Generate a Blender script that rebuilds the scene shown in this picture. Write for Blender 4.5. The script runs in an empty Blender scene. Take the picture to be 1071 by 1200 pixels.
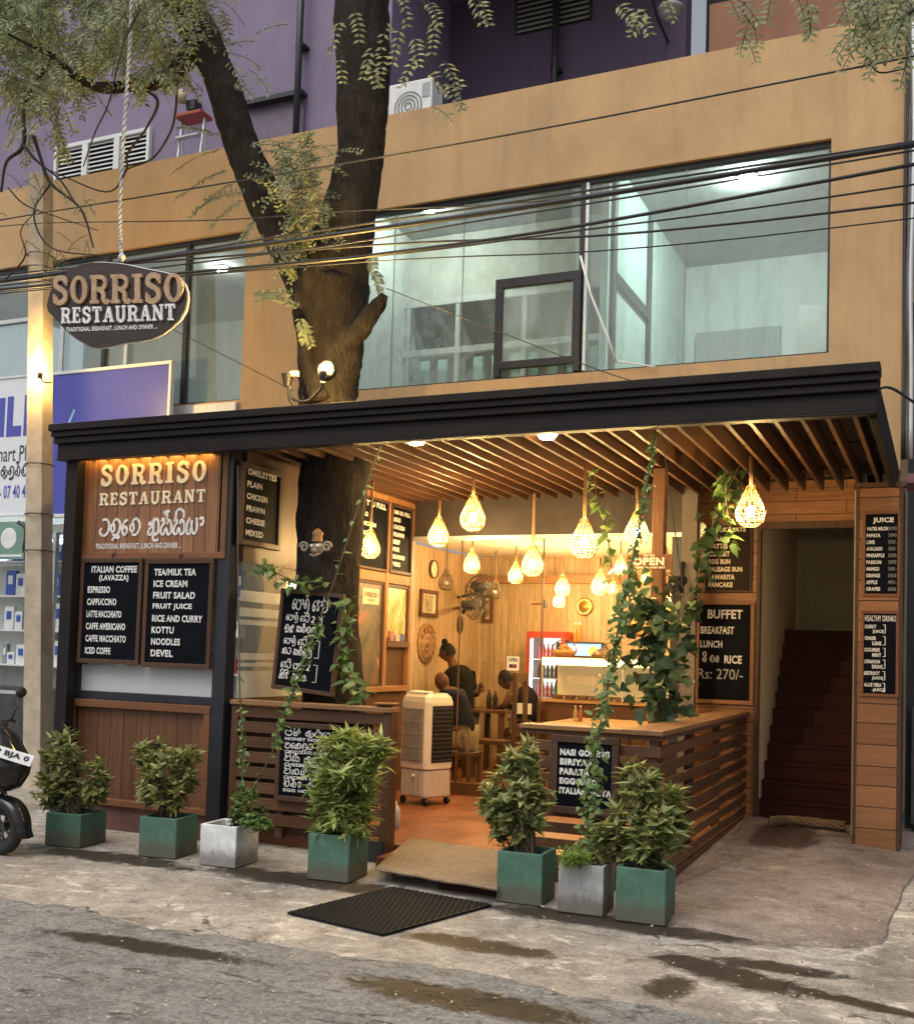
import bpy, math, random
import numpy as np
from mathutils import Vector, Matrix
random.seed(7); rng = random.Random(11)
C = bpy.context.scene.collection
SC = bpy.context.scene
# ------------------------------------------------------------------ camera
YAW, PIT, ROL, F, PPY = math.radians(24.244), math.radians(2.834), math.radians(1.762), 1270.7, 699.85
EYE = Vector((0, 0, 1.6))
_f = Vector((-math.sin(YAW), math.cos(YAW), 0)); _r = Vector((math.cos(YAW), math.sin(YAW), 0)); _u = Vector((0, 0, 1))
_f2 = _f*math.cos(PIT)+_u*math.sin(PIT); _u2 = _u*math.cos(PIT)-_f*math.sin(PIT)
_r3 = _r*math.cos(ROL)+_u2*math.sin(ROL); _u3 = _u2*math.cos(ROL)-_r*math.sin(ROL)
cam = bpy.data.cameras.new('camera'); co = bpy.data.objects.new('camera', cam); C.objects.link(co)
m = Matrix.Identity(4)
for i in range(3):
    m[i][0] = _r3[i]; m[i][1] = _u3[i]; m[i][2] = -_f2[i]; m[i][3] = EYE[i]
co.matrix_world = m
cam.sensor_fit = 'VERTICAL'; cam.sensor_height = 24; cam.lens = 24*F/1200; cam.shift_y = (PPY-600)/1200
cam.clip_start = .05; cam.clip_end = 400
SC.camera = co
# ------------------------------------------------------------------ world, sun, exposure
w = bpy.data.worlds.new('World'); SC.world = w; w.use_nodes = True
nt = w.node_tree; bg = nt.nodes['Background']
sky = nt.nodes.new('ShaderNodeTexSky'); sky.sky_type = 'NISHITA'; sky.sun_disc = False
SUN_EL, SUN_AZ = math.radians(58), math.radians(195)
sky.sun_elevation = SUN_EL; sky.sun_rotation = SUN_AZ; sky.dust_density = 4; sky.air_density = 1.2; sky.ozone_density = .6
hs = nt.nodes.new('ShaderNodeHueSaturation'); hs.inputs['Saturation'].default_value = .35
nt.links.new(sky.outputs[0], hs.inputs['Color']); nt.links.new(hs.outputs[0], bg.inputs[0]); bg.inputs[1].default_value = .085
sl = bpy.data.lights.new('sun', 'SUN'); sl.energy = 1.0; sl.angle = math.radians(50); sl.color = (1, .95, .87)
so = bpy.data.objects.new('sun', sl); C.objects.link(so); so.location = (-3, -10, 12)
sd = Vector((math.sin(SUN_AZ)*math.cos(SUN_EL), math.cos(SUN_AZ)*math.cos(SUN_EL), math.sin(SUN_EL)))
so.rotation_euler = sd.to_track_quat('Z', 'Y').to_euler()
vs = SC.view_settings; vs.view_transform = 'Standard'; vs.look = 'None'; vs.exposure = .62; vs.gamma = 1

# ------------------------------------------------------------------ helpers
def ray(px, py):
    return (_r3*((px-535.5)/F) - _u3*((py-PPY)/F) + _f2)
def at(px, py, Y=None, X=None, Z=None):
    """the world point on a real plane that the photograph shows at pixel px,py"""
    d = ray(px, py)
    t = Y/d.y if Y is not None else (X/d.x if X is not None else (Z-1.6)/d.z)
    return EYE + d*t
def pxm(Y, px=535):                       # metres per photo pixel at depth plane Y
    return Y/ray(px, 700).y/F

class MB:
    def __init__(s): s.v = []; s.f = []; s.mi = []; s.m = 0
    def add(s, vs, fs):
        n = len(s.v); s.v += [tuple(p) for p in vs]; s.f += [tuple(i+n for i in f) for f in fs]; s.mi += [s.m]*len(fs)
    def bx(s, x0, x1, y0, y1, z0, z1):
        s.add([(x0,y0,z0),(x1,y0,z0),(x1,y1,z0),(x0,y1,z0),(x0,y0,z1),(x1,y0,z1),(x1,y1,z1),(x0,y1,z1)],
              [(3,2,1,0),(4,5,6,7),(0,1,5,4),(1,2,6,5),(2,3,7,6),(3,0,4,7)]); return s
    def ob(s, o, a, b, c):                # oriented box from corner o with edge vectors
        o = Vector(o); a = Vector(a); b = Vector(b); c = Vector(c)
        if a.cross(b).dot(c) < 0: a, b = b, a
        s.add([o, o+a, o+a+b, o+b, o+c, o+a+c, o+a+b+c, o+b+c],
              [(3,2,1,0),(4,5,6,7),(0,1,5,4),(1,2,6,5),(2,3,7,6),(3,0,4,7)]); return s
    def quad(s, a, b, c, d): s.add([a, b, c, d], [(0,1,2,3)]); return s
    def tube(s, pts, r, n=8, caps=True):
        pts = [Vector(p) for p in pts]; k = len(pts)
        rs = r if isinstance(r, (list, tuple)) else [r]*k
        T = [(pts[min(i+1,k-1)]-pts[max(i-1,0)]).normalized() for i in range(k)]
        ref = Vector((0,0,1)) if abs(T[0].z) < .9 else Vector((1,0,0))
        nx = T[0].cross(ref).normalized(); vs = []; fs = []
        for i in range(k):
            nx = (nx - T[i]*nx.dot(T[i])).normalized(); ny = T[i].cross(nx)
            for j in range(n):
                a = 2*math.pi*j/n; vs.append(pts[i]+(nx*math.cos(a)+ny*math.sin(a))*rs[i])
        for i in range(k-1):
            for j in range(n):
                fs.append((i*n+j, i*n+(j+1)%n, (i+1)*n+(j+1)%n, (i+1)*n+j))
        if caps: fs.append(tuple(range(n-1,-1,-1))); fs.append(tuple((k-1)*n+j for j in range(n)))
        s.add(vs, fs); return s
    def lathe(s, prof, c, n=16):
        c = Vector(c); vs = []; fs = []
        for r, z in prof:
            for j in range(n):
                a = 2*math.pi*j/n; vs.append(c+Vector((r*math.cos(a), r*math.sin(a), z)))
        for i in range(len(prof)-1):
            for j in range(n): fs.append((i*n+j, i*n+(j+1)%n, (i+1)*n+(j+1)%n, (i+1)*n+j))
        s.add(vs, fs); return s
    def sphere(s, c, r, n=10, sq=(1,1,1)):
        prof = [(max(1e-4, math.sin(math.pi*i/n)), -math.cos(math.pi*i/n)) for i in range(n+1)]
        vs = []; fs = []; q = n+4
        for a, z in prof:
            for j in range(q):
                t = 2*math.pi*j/q; vs.append((c[0]+r*sq[0]*a*math.cos(t), c[1]+r*sq[1]*a*math.sin(t), c[2]+r*sq[2]*z))
        for i in range(n):
            for j in range(q): fs.append((i*q+j, i*q+(j+1)%q, (i+1)*q+(j+1)%q, (i+1)*q+j))
        s.add(vs, fs); return s
    def leaf(s, p, d, nrm, L, W, fold=.25):
        p = Vector(p); d = Vector(d).normalized(); sd = d.cross(Vector(nrm))
        if sd.length < 1e-4: sd = d.orthogonal()
        sd.normalize(); up = sd.cross(d)
        m1 = p+d*L*.45; dr = up*(-L*.10)
        s.add([p, m1+sd*W*.5+up*W*fold, p+d*L+dr, m1-sd*W*.5+up*W*fold, m1], [(0,4,1),(4,2,1),(0,3,4),(4,3,2)]); return s
    def bleaf(s, p, d, nrm, L, W, fold=.2):
        p = Vector(p); d = Vector(d).normalized(); sd = d.cross(Vector(nrm))
        if sd.length < 1e-4: sd = d.orthogonal()
        sd.normalize(); up = sd.cross(d); vs = []; fs = []; cv = rng.uniform(.05,.28)
        for t, w_ in ((0,.12),(.1,.78),(.28,1.),(.5,.86),(.72,.5),(.88,.2),(1,.02)):
            c = p+d*L*t-up*(L*cv*t*t); vs += [c+sd*W*.5*w_+up*W*fold*w_, c, c-sd*W*.5*w_+up*W*fold*w_]
        for i in range(6): fs += [(3*i, 3*i+1, 3*i+4, 3*i+3), (3*i+1, 3*i+2, 3*i+5, 3*i+4)]
        s.add(vs, fs); return s
    def build(s, name, mat, parent=None, smooth=False, bevel=0):
        base = Vector((0,0,0)); p = parent
        while p is not None: base += p.location; p = p.parent
        me = bpy.data.meshes.new(name)
        me.from_pydata([(a-base.x, b-base.y, c-base.z) for a, b, c in s.v], [], s.f)
        mats = mat if isinstance(mat, list) else [mat]
        for q in mats: me.materials.append(q)
        if len(mats) > 1: me.polygons.foreach_set('material_index', s.mi)
        if smooth: me.polygons.foreach_set('use_smooth', [True]*len(s.f))
        me.update()
        o = bpy.data.objects.new(name, me); C.objects.link(o); o.parent = parent
        if bevel:
            bv = o.modifiers.new('bevel', 'BEVEL'); bv.width = bevel; bv.segments = 2; bv.limit_method = 'ANGLE'
        return o
def tag(o, label, cat, group=None):
    o['label'] = label; o['category'] = cat
    if group: o['group'] = group
    return o
def thing(name, label, cat, loc=(0,0,0), group=None):
    o = bpy.data.objects.new(name, None); C.objects.link(o); o.location = loc; o.empty_display_size = .1
    return tag(o, label, cat, group)
def struct(o): o['kind'] = 'structure'; return o
def stuff(o): o['kind'] = 'stuff'; return o
def dup(root, loc, label=None):
    r = root.copy(); C.objects.link(r); r.location = loc
    if label: r['label'] = label
    for ch in list(root.children):
        c = ch.copy(); C.objects.link(c); c.parent = r
        for g in list(ch.children):
            d = g.copy(); C.objects.link(d); d.parent = c
    return r
def smooth_path(pts, n=6):
    P = [Vector(p) for p in pts]; P = [P[0]*2-P[1]]+P+[P[-1]*2-P[-2]]; out = []
    for i in range(1, len(P)-2):
        for k in range(n):
            t = k/n
            out.append(.5*((2*P[i])+(P[i+1]-P[i-1])*t+(2*P[i-1]-5*P[i]+4*P[i+1]-P[i+2])*t*t+(3*P[i]-P[i-1]-3*P[i+1]+P[i+2])*t**3))
    out.append(P[-2]); return out

# ------------------------------------------------------------------ materials
def nm(name):
    m = bpy.data.materials.new(name); m.use_nodes = True
    return m, m.node_tree.nodes, m.node_tree.links, m.node_tree.nodes['Principled BSDF']
def noise(N, L, vec, scale, detail=6, rough=.6, dist=0):
    n = N.new('ShaderNodeTexNoise'); n.inputs['Scale'].default_value = scale; n.inputs['Detail'].default_value = detail
    n.inputs['Roughness'].default_value = rough; n.inputs['Distortion'].default_value = dist
    if vec is not None: L.new(vec, n.inputs['Vector'])
    return n.outputs['Fac']
def ramp(N, L, fac, stops):
    r = N.new('ShaderNodeValToRGB'); e = r.color_ramp.elements
    while len(e) < len(stops): e.new(.5)
    for i, (p, c) in enumerate(stops):
        e[i].position = p; e[i].color = (*c, 1) if len(c) == 3 else c
    L.new(fac, r.inputs[0]); return r.outputs[0]
def mixc(N, L, fac, a, b, mode='MIX'):
    x = N.new('ShaderNodeMix'); x.data_type = 'RGBA'; x.blend_type = mode
    if isinstance(fac, (int, float)): x.inputs[0].default_value = fac
    else: L.new(fac, x.inputs[0])
    for k, q in ((6, a), (7, b)):
        if isinstance(q, (tuple, list)): x.inputs[k].default_value = (*q[:3], 1)
        else: L.new(q, x.inputs[k])
    return x.outputs[2]
def math_(N, L, op, a, b=None, clamp=False):
    x = N.new('ShaderNodeMath'); x.operation = op; x.use_clamp = clamp
    for k, q in ((0, a), (1, b)):
        if q is None: continue
        if isinstance(q, (int, float)): x.inputs[k].default_value = q
        else: L.new(q, x.inputs[k])
    return x.outputs[0]
def ramp_bw(N, L, f, a, b):
    r_ = N.new('ShaderNodeMapRange'); r_.interpolation_type = 'SMOOTHSTEP'; r_.inputs[1].default_value = a; r_.inputs[2].default_value = b
    L.new(f, r_.inputs[0]); return r_.outputs[0]
def coords(N, L, scale=(1,1,1), kind='Object'):
    t = N.new('ShaderNodeTexCoord'); mp = N.new('ShaderNodeMapping'); mp.inputs['Scale'].default_value = scale
    L.new(t.outputs[kind], mp.inputs['Vector']); return mp.outputs[0]
def bump(N, L, B, h, strength, dist=.01):
    b = N.new('ShaderNodeBump'); b.inputs['Strength'].default_value = strength; b.inputs['Distance'].default_value = dist
    L.new(h, b.inputs['Height']); L.new(b.outputs[0], B.inputs['Normal'])
def M_plain(name, col, rough=.6, metal=0, var=.25, sc=6, bmp=.1, fine=60, spec=.5, col2=None):
    m, N, L, B = nm(name); v = coords(N, L)
    f = noise(N, L, v, sc, 8, .65)
    c2 = col2 or tuple(c*(1-var) for c in col); c1 = tuple(min(1, c*(1+var*.5)) for c in col)
    L.new(ramp(N, L, f, [(.3, c2), (.7, c1)]), B.inputs['Base Color'])
    B.inputs['Metallic'].default_value = metal; B.inputs['Specular IOR Level'].default_value = spec
    g = noise(N, L, v, fine, 4)
    r_ = N.new('ShaderNodeMapRange'); r_.inputs[3].default_value = max(.05, rough-.12); r_.inputs[4].default_value = min(1, rough+.12)
    L.new(f, r_.inputs[0]); L.new(r_.outputs[0], B.inputs['Roughness'])
    if bmp: bump(N, L, B, g, bmp, .006)
    return m
def M_wood(name, c1, c2, axis='X', rough=.55, sc=2.2, island=.35, knots=True):
    m, N, L, B = nm(name)
    s = {'X': (1, 14, 14), 'Y': (14, 1, 14), 'Z': (14, 14, 1)}[axis]
    v = coords(N, L, s); gi = N.new('ShaderNodeNewGeometry')
    va = N.new('ShaderNodeVectorMath'); va.operation = 'ADD'
    cb = N.new('ShaderNodeCombineXYZ'); k = math_(N, L, 'MULTIPLY', gi.outputs['Random Per Island'], 37.)
    for i in range(3): L.new(k, cb.inputs[i])
    L.new(v, va.inputs[0]); L.new(cb.outputs[0], va.inputs[1])
    f = noise(N, L, va.outputs[0], sc, 8, .7, .6); g = noise(N, L, va.outputs[0], sc*5, 5, .7)
    col = ramp(N, L, f, [(.25, c2), (.5, tuple((a+b)/2 for a, b in zip(c1, c2))), (.75, c1)])
    col = mixc(N, L, math_(N, L, 'MULTIPLY', g, .45), col, tuple(x*.45 for x in c2))
    hv = N.new('ShaderNodeHueSaturation'); L.new(col, hv.inputs['Color'])
    L.new(math_(N, L, 'ADD', math_(N, L, 'MULTIPLY', gi.outputs['Random Per Island'], island*2), 1-island), hv.inputs['Value'])
    L.new(hv.outputs[0], B.inputs['Base Color']); B.inputs['Roughness'].default_value = rough
    B.inputs['Specular IOR Level'].default_value = .35
    bump(N, L, B, f, .25, .004); return m
def M_planks(name, c1, c2, axis, wid=.12, run=1.6, rough=.5, groove=(.02,.012,.006), yaxis='Z'):
    """continuous boarding: planks run along Z (or X/Y), stacked along axis"""
    m, N, L, B = nm(name); t = N.new('ShaderNodeTexCoord'); sp = N.new('ShaderNodeSeparateXYZ'); L.new(t.outputs['Object'], sp.inputs[0])
    cb = N.new('ShaderNodeCombineXYZ'); L.new(sp.outputs[yaxis], cb.inputs[0]); L.new(sp.outputs[axis], cb.inputs[1])
    bk = N.new('ShaderNodeTexBrick'); L.new(cb.outputs[0], bk.inputs['Vector'])
    bk.inputs['Scale'].default_value = 1; bk.inputs['Brick Width'].default_value = run; bk.inputs['Row Height'].default_value = wid
    bk.inputs['Mortar Size'].default_value = .004; bk.inputs['Mortar Smooth'].default_value = .4; bk.inputs['Bias'].default_value = 0
    bk.inputs['Color1'].default_value = (*c1, 1); bk.inputs['Color2'].default_value = (*c2, 1); bk.inputs['Mortar'].default_value = (*groove, 1)
    sc = {'X': 2, 'Y': 2, 'Z': 2}; sc = [22, 22, 22]; sc['XYZ'.index(yaxis)] = 1.3
    v = coords(N, L, tuple(sc)); f = noise(N, L, v, 1.6, 8, .7, .5)
    col = mixc(N, L, 1., bk.outputs['Color'], ramp(N, L, f, [(.25, (.35,.32,.28)), (.7, (1.,1.,1.))]), 'MULTIPLY')
    L.new(col, B.inputs['Base Color']); B.inputs['Roughness'].default_value = rough
    h = math_(N, L, 'SUBTRACT', math_(N, L, 'MULTIPLY', f, .2), bk.outputs['Fac']); bump(N, L, B, h, .4, .006); return m
def M_emit(name, col, st):
    m, N, L, B = nm(name); B.inputs['Base Color'].default_value = (*col, 1)
    B.inputs['Emission Color'].default_value = (*col, 1); B.inputs['Emission Strength'].default_value = st; return m
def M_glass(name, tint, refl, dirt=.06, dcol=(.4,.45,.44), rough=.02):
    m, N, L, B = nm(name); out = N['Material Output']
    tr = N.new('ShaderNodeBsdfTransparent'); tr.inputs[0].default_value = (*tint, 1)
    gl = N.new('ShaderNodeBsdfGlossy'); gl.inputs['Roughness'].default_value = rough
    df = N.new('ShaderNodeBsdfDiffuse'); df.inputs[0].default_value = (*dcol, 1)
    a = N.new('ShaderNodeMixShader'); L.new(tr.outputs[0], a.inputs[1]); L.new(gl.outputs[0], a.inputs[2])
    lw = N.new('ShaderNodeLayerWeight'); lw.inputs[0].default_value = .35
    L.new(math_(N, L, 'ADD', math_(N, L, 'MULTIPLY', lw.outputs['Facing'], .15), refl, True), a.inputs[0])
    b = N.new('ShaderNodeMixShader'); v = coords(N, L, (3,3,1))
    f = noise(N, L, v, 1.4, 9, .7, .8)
    L.new(math_(N, L, 'MULTIPLY', f, dirt*2, True), b.inputs[0])  # film noise; in the upstairs panes it also stands for reflections
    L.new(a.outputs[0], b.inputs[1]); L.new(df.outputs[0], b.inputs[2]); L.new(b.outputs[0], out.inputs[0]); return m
def M_leaf(name, c1, c2, trans=.3, c3=None, rough=.45):
    m, N, L, B = nm(name); out = N['Material Output']; gi = N.new('ShaderNodeNewGeometry')
    st = [(.0, c2), (.6, c1)] + ([(.93, c3)] if c3 else [])
    col = ramp(N, L, gi.outputs['Random Per Island'], st)
    v = coords(N, L); col = mixc(N, L, .35, col, ramp(N, L, noise(N, L, v, 5, 3), [(.3, tuple(x*.4 for x in c2)), (.7, tuple(min(1, x*1.5) for x in c1))]))
    L.new(col, B.inputs['Base Color']); B.inputs['Roughness'].default_value = rough
    tl = N.new('ShaderNodeBsdfTranslucent'); L.new(col, tl.inputs[0])
    x = N.new('ShaderNodeMixShader'); x.inputs[0].default_value = trans
    L.new(B.outputs[0], x.inputs[1]); L.new(tl.outputs[0], x.inputs[2]); L.new(x.outputs[0], out.inputs[0]); return m

W_dark = M_wood('dark_stained_wood', (.16,.075,.035), (.07,.03,.014), 'X')
W_darkZ = M_wood('dark_stained_upright', (.16,.075,.035), (.07,.03,.014), 'Z')
W_darkY = M_wood('dark_stained_rail', (.17,.08,.038), (.075,.034,.016), 'Y')
W_panel = M_planks('kiosk_boarding', (.20,.085,.035), (.14,.056,.023), 'X', .14, 3, groove=(.05,.02,.009))
W_sign = M_planks('sign_boarding', (.40,.19,.085), (.30,.13,.055), 'X', .115, 3)
W_frame = M_wood('reddish_frame_wood', (.27,.115,.05), (.14,.055,.024), 'X', island=.2)
W_brown = M_wood('menu_frame_wood', (.12,.06,.035), (.05,.026,.016), 'Z', island=.2)
W_beam = M_wood('ceiling_slat_wood', (.125,.056,.026), (.055,.024,.011), 'Y', island=.3)
W_top = M_wood('counter_top_wood', (.42,.23,.11), (.22,.105,.045), 'X')
W_topY = M_wood('rail_top_wood', (.40,.21,.10), (.20,.095,.042), 'Y')
W_wallH = M_planks('horizontal_boarding', (.42,.19,.075), (.31,.13,.05), 'Z', .125, .9, yaxis='X')
W_pillar = M_wood('pillar_boarding', (.40,.19,.085), (.22,.10,.042), 'X', island=.25)
W_inX = M_planks('pale_boarding', (.62,.46,.28), (.50,.35,.20), 'X', .095, 2.9, groove=(.24,.15,.08))
W_inY = M_planks('pale_boarding_side', (.62,.46,.28), (.50,.35,.20), 'Y', .095, 2.9, groove=(.24,.15,.08))
W_table = M_wood('table_wood', (.55,.33,.16), (.33,.17,.075), 'X')
W_floor = M_plain('red_brown_floor', (.26,.09,.04), .35, var=.45, sc=3, bmp=.05)
BLACK = M_plain('black_paint', (.022,.022,.025), .45, var=.3, bmp=.03)
FASCIA = M_plain('charcoal_fascia_paint', (.017,.0135,.012), .55, var=.35, sc=3, bmp=.05, spec=.2)
BOARD = M_plain('chalkboard_black', (.007,.008,.012), .6, var=.5, sc=4, bmp=.02, spec=.05)
WHITE = M_plain('white_lettering_paint', (.80,.79,.77), .6, var=.5, sc=55, bmp=0)
CREAM = M_plain('cream_lettering_paint', (.83,.74,.55), .55, var=.12, sc=20, bmp=0)
TAN = M_plain('tan_lettering_wood', (.46,.30,.18), .6, var=.35, sc=15, bmp=.05)
GREY_CHALK = M_plain('faded_chalk', (.20,.20,.21), .8, var=.5, sc=60, bmp=0)
def M_stucco(name, col, stain=.25, sc=1.1):
    m, N, L, B = nm(name); v = coords(N, L); vz = coords(N, L, (3,3,.35))
    f = noise(N, L, v, sc, 9, .65); g = noise(N, L, vz, 1.8, 8, .7); h = noise(N, L, v, 55, 5, .7)
    c = ramp(N, L, f, [(.3, tuple(x*(1-stain) for x in col)), (.65, col)])
    c = mixc(N, L, ramp(N, L, g, [(.48, (0,0,0)), (.75, (.55,.55,.55))]), c, tuple(x*.55 for x in col))
    L.new(c, B.inputs['Base Color']); B.inputs['Roughness'].default_value = .85
    bump(N, L, B, h, .3, .006); return m
ORANGE = M_stucco('orange_stucco', (.56,.365,.185), .26)
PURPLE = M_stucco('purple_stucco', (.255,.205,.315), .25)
PURPLE_SHADED = M_stucco('shaded_purple_stucco', (.12,.085,.14), .15)  # same purple render with the shade of the recess put into its colour
BROWNW = M_stucco('brown_stucco', (.30,.14,.085), .15)
GREYW = M_stucco('grey_plaster', (.36,.37,.36), .2)
PALE = M_stucco('pale_plaster', (.62,.66,.64), .1)
TEALW = M_stucco('pale_teal_plaster', (.48,.60,.57), .1)
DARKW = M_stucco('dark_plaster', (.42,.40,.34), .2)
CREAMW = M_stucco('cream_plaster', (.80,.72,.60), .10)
REDST = M_plain('red_oxide_cement', (.042,.008,.006), .6, var=.4, sc=4, spec=.2)
ALU = M_plain('aluminium_frame', (.62,.64,.64), .4, .6, var=.15)
WHITEP = M_plain('white_paint', (.72,.73,.73), .5, var=.15)
G_up = M_glass('tinted_window_glass', (.92,.98,.96), .055, .13, (.42,.48,.47))  # grey film noise also paints hazy tree reflections into these panes
G_in = M_glass('clear_shop_glass', (.97,.98,.97), -.05, .004)
G_case = M_glass('display_case_glass', (.95,.97,.95), .05, .02)
STEEL = M_plain('dark_steel', (.10,.10,.105), .4, .7, var=.3)
RUBBER = M_plain('black_rubber', (.010,.0105,.0115), .65, var=.4, spec=.12)
CONC = M_plain('weathered_concrete', (.47,.40,.31), .9, var=.3, sc=5, bmp=.4, fine=40)
BARK = None
def mk_bark():
    m, N, L, B = nm('rough_bark'); v = coords(N, L, (1,1,.35))
    f = noise(N, L, v, 16, 12, .78, .3)
    vo = N.new('ShaderNodeTexVoronoi'); vo.inputs['Scale'].default_value = 20; vo.feature = 'DISTANCE_TO_EDGE'
    vd = N.new('ShaderNodeVectorMath'); vd.operation = 'ADD'; nn = N.new('ShaderNodeTexNoise'); nn.inputs['Scale'].default_value = 6
    L.new(v, nn.inputs['Vector']); sc_ = N.new('ShaderNodeVectorMath'); sc_.operation = 'SCALE'; sc_.inputs['Scale'].default_value = .25
    L.new(nn.outputs['Color'], sc_.inputs[0]); L.new(v, vd.inputs[0]); L.new(sc_.outputs[0], vd.inputs[1]); L.new(vd.outputs[0], vo.inputs['Vector'])
    patch = noise(N, L, coords(N, L), 3, 6, .6)
    c = ramp(N, L, f, [(.3, (.008,.007,.0065)), (.55, (.026,.021,.018)), (.8, (.075,.063,.055))])
    c = mixc(N, L, ramp(N, L, patch, [(.52, (0,0,0)), (.78, (.5,.5,.5))]), c, (.085,.077,.07))
    L.new(c, B.inputs['Base Color']); B.inputs['Roughness'].default_value = .95; B.inputs['Specular IOR Level'].default_value = .2
    h = math_(N, L, 'ADD', math_(N, L, 'MULTIPLY', math_(N, L, 'MINIMUM', vo.outputs['Distance'], .25), 2.), f)
    bump(N, L, B, h, .75, .022); return m
BARK = mk_bark()
def M_planter(name, col, dirt, chip):
    m, N, L, B = nm(name); v = coords(N, L); vz = coords(N, L, (5,5,1)); f = noise(N, L, v, 6, 9, .7, .5); g = noise(N, L, vz, 4, 9, .75, .4); h = noise(N, L, v, 26, 8, .8)
    c = ramp(N, L, f, [(.3, tuple(x*.62 for x in col)), (.55, col), (.8, tuple(min(1, x*1.25) for x in col))])
    c = mixc(N, L, math_(N, L, 'MULTIPLY', ramp_bw(N, L, g, .48, .72), .75), c, dirt)
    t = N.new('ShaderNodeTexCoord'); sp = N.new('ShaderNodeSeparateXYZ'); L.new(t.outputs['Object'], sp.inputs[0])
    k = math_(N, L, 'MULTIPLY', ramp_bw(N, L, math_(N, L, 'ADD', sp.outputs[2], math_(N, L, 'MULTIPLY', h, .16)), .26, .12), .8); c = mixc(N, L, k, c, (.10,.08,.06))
    c = mixc(N, L, ramp_bw(N, L, h, .62, .66), c, chip)
    L.new(c, B.inputs['Base Color']); B.inputs['Roughness'].default_value = .7; bump(N, L, B, h, .35, .006); return m
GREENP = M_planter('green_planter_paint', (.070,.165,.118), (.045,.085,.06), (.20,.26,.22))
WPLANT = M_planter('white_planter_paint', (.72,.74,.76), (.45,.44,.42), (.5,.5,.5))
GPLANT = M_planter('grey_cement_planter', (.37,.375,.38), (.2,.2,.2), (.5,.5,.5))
SOIL = M_plain('dark_soil', (.035,.022,.015), .95, var=.5, sc=30, bmp=.9)
LEAF_B = M_leaf('bush_leaf', (.25,.29,.08), (.065,.105,.032), .3, (.55,.47,.25))
LEAF_L = M_leaf('lance_leaf', (.31,.38,.09), (.09,.15,.04), .3, (.55,.58,.24))
LEAF_V = M_leaf('vine_leaf', (.13,.22,.06), (.055,.11,.032), .28, (.26,.33,.11))
LEAF_D = M_leaf('dark_vine_leaf', (.05,.095,.035), (.025,.055,.02), .2)
LEAF_T = M_leaf('tree_leaflet', (.25,.29,.135), (.11,.145,.07), .45, (.40,.40,.19))
STEM = M_plain('green_brown_stem', (.09,.075,.04), .8)
TWIG = M_plain('dark_twig', (.035,.028,.022), .9)

# ------------------------------------------------------------------ lettering
_fc = bpy.data.curves.new('scratch_text', 'FONT'); _fo = bpy.data.objects.new('scratch_text', _fc); C.objects.link(_fo)
_cache = {}
def glyph_mesh(s, bold):
    if (s, bold) in _cache: return _cache[(s, bold)]
    _fc.body = s; _fc.offset = bold; _fc.resolution_u = 3; _fc.space_character = 1.0+bold*2
    bpy.context.view_layer.update()
    me = bpy.data.meshes.new_from_object(_fo.evaluated_get(bpy.context.evaluated_depsgraph_get()))
    V = [(q.co.x, q.co.y) for q in me.vertices]; Fc = [tuple(p.vertices) for p in me.polygons]; bpy.data.meshes.remove(me)
    x0 = min(a for a, b in V); x1 = max(a for a, b in V); y0 = min(b for a, b in V); y1 = max(b for a, b in V)
    V = [((a-x0)/(x1-x0), (b-y0)/(y1-y0)) for a, b in V]; _cache[(s, bold)] = (V, Fc); return V, Fc
class Pl:
    """a flat board in the world: O bottom-left corner, U and V its edge vectors, N towards the reader"""
    def __init__(s, O, U, V):
        s.O = Vector(O); s.U = Vector(U); s.V = Vector(V); s.N = s.U.cross(s.V).normalized(); s.w = s.U.length; s.h = s.V.length
    def p(s, u, v, d=0): return s.O+s.U*u+s.V*v+s.N*d
    def box(s, mb, u0, v0, u1, v1, d0, d1):
        mb.ob(s.p(u0, v0, d0), s.U*(u1-u0), s.V*(v1-v0), s.N*(d1-d0))
def plY(tl, br, Y):
    a = at(*tl, Y=Y); b = at(*br, Y=Y); return Pl((a.x, Y, b.z), (b.x-a.x, 0, 0), (0, 0, a.z-b.z))
def plX(tl, br, X):
    a = at(*tl, X=X); b = at(*br, X=X); return Pl((X, a.y, b.z), (0, b.y-a.y, 0), (0, 0, a.z-b.z))
def plq(tl, tr, bl, Y):
    a = at(*tl, Y=Y); b = at(*tr, Y=Y); c = at(*bl, Y=Y); return Pl(c, b-a, a-c)
def text(mb, B, s, u0, v0, u1, v1, d=.004, bold=.035):
    """v measured from the top, as one reads; stretched to fill its box like sign-painter's lettering"""
    V, Fc = glyph_mesh(s, bold); t = 1-v1; h = v1-v0
    mb.add([B.p(u0+x*(u1-u0), t+y*h, d) for x, y in V], Fc)
def ribbon(mb, B, pts, hw, d0, d1, step=2e-5):
    """flat raised stroke along 2D points given in metres on the board"""
    n = len(pts); hw = hw if isinstance(hw, (list, tuple)) else [hw]*n
    eu = B.U.normalized(); ev = B.V.normalized(); vs = []; fs = []
    for i in range(n):
        a = pts[max(i-1, 0)]; b = pts[min(i+1, n-1)]; tx, ty = b[0]-a[0], b[1]-a[1]; l = math.hypot(tx, ty) or 1
        nx, ny = -ty/l, tx/l
        for sg in (1, -1):
            q = B.O+eu*(pts[i][0]+nx*hw[i]*sg)+ev*(pts[i][1]+ny*hw[i]*sg)
            vs.append(q+B.N*(d1+i*step)); vs.append(q+B.N*d0)
    for i in range(n-1):
        a = 4*i; b = a+4
        fs += [(a, a+2, b+2, b), (a+1, a, b, b+1), (a+2, a+3, b+3, b+2)]
    fs += [(0, 1, 3, 2), (4*(n-1)+1, 4*(n-1), 4*(n-1)+2, 4*(n-1)+3)]
    mb.add(vs, fs)
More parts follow.
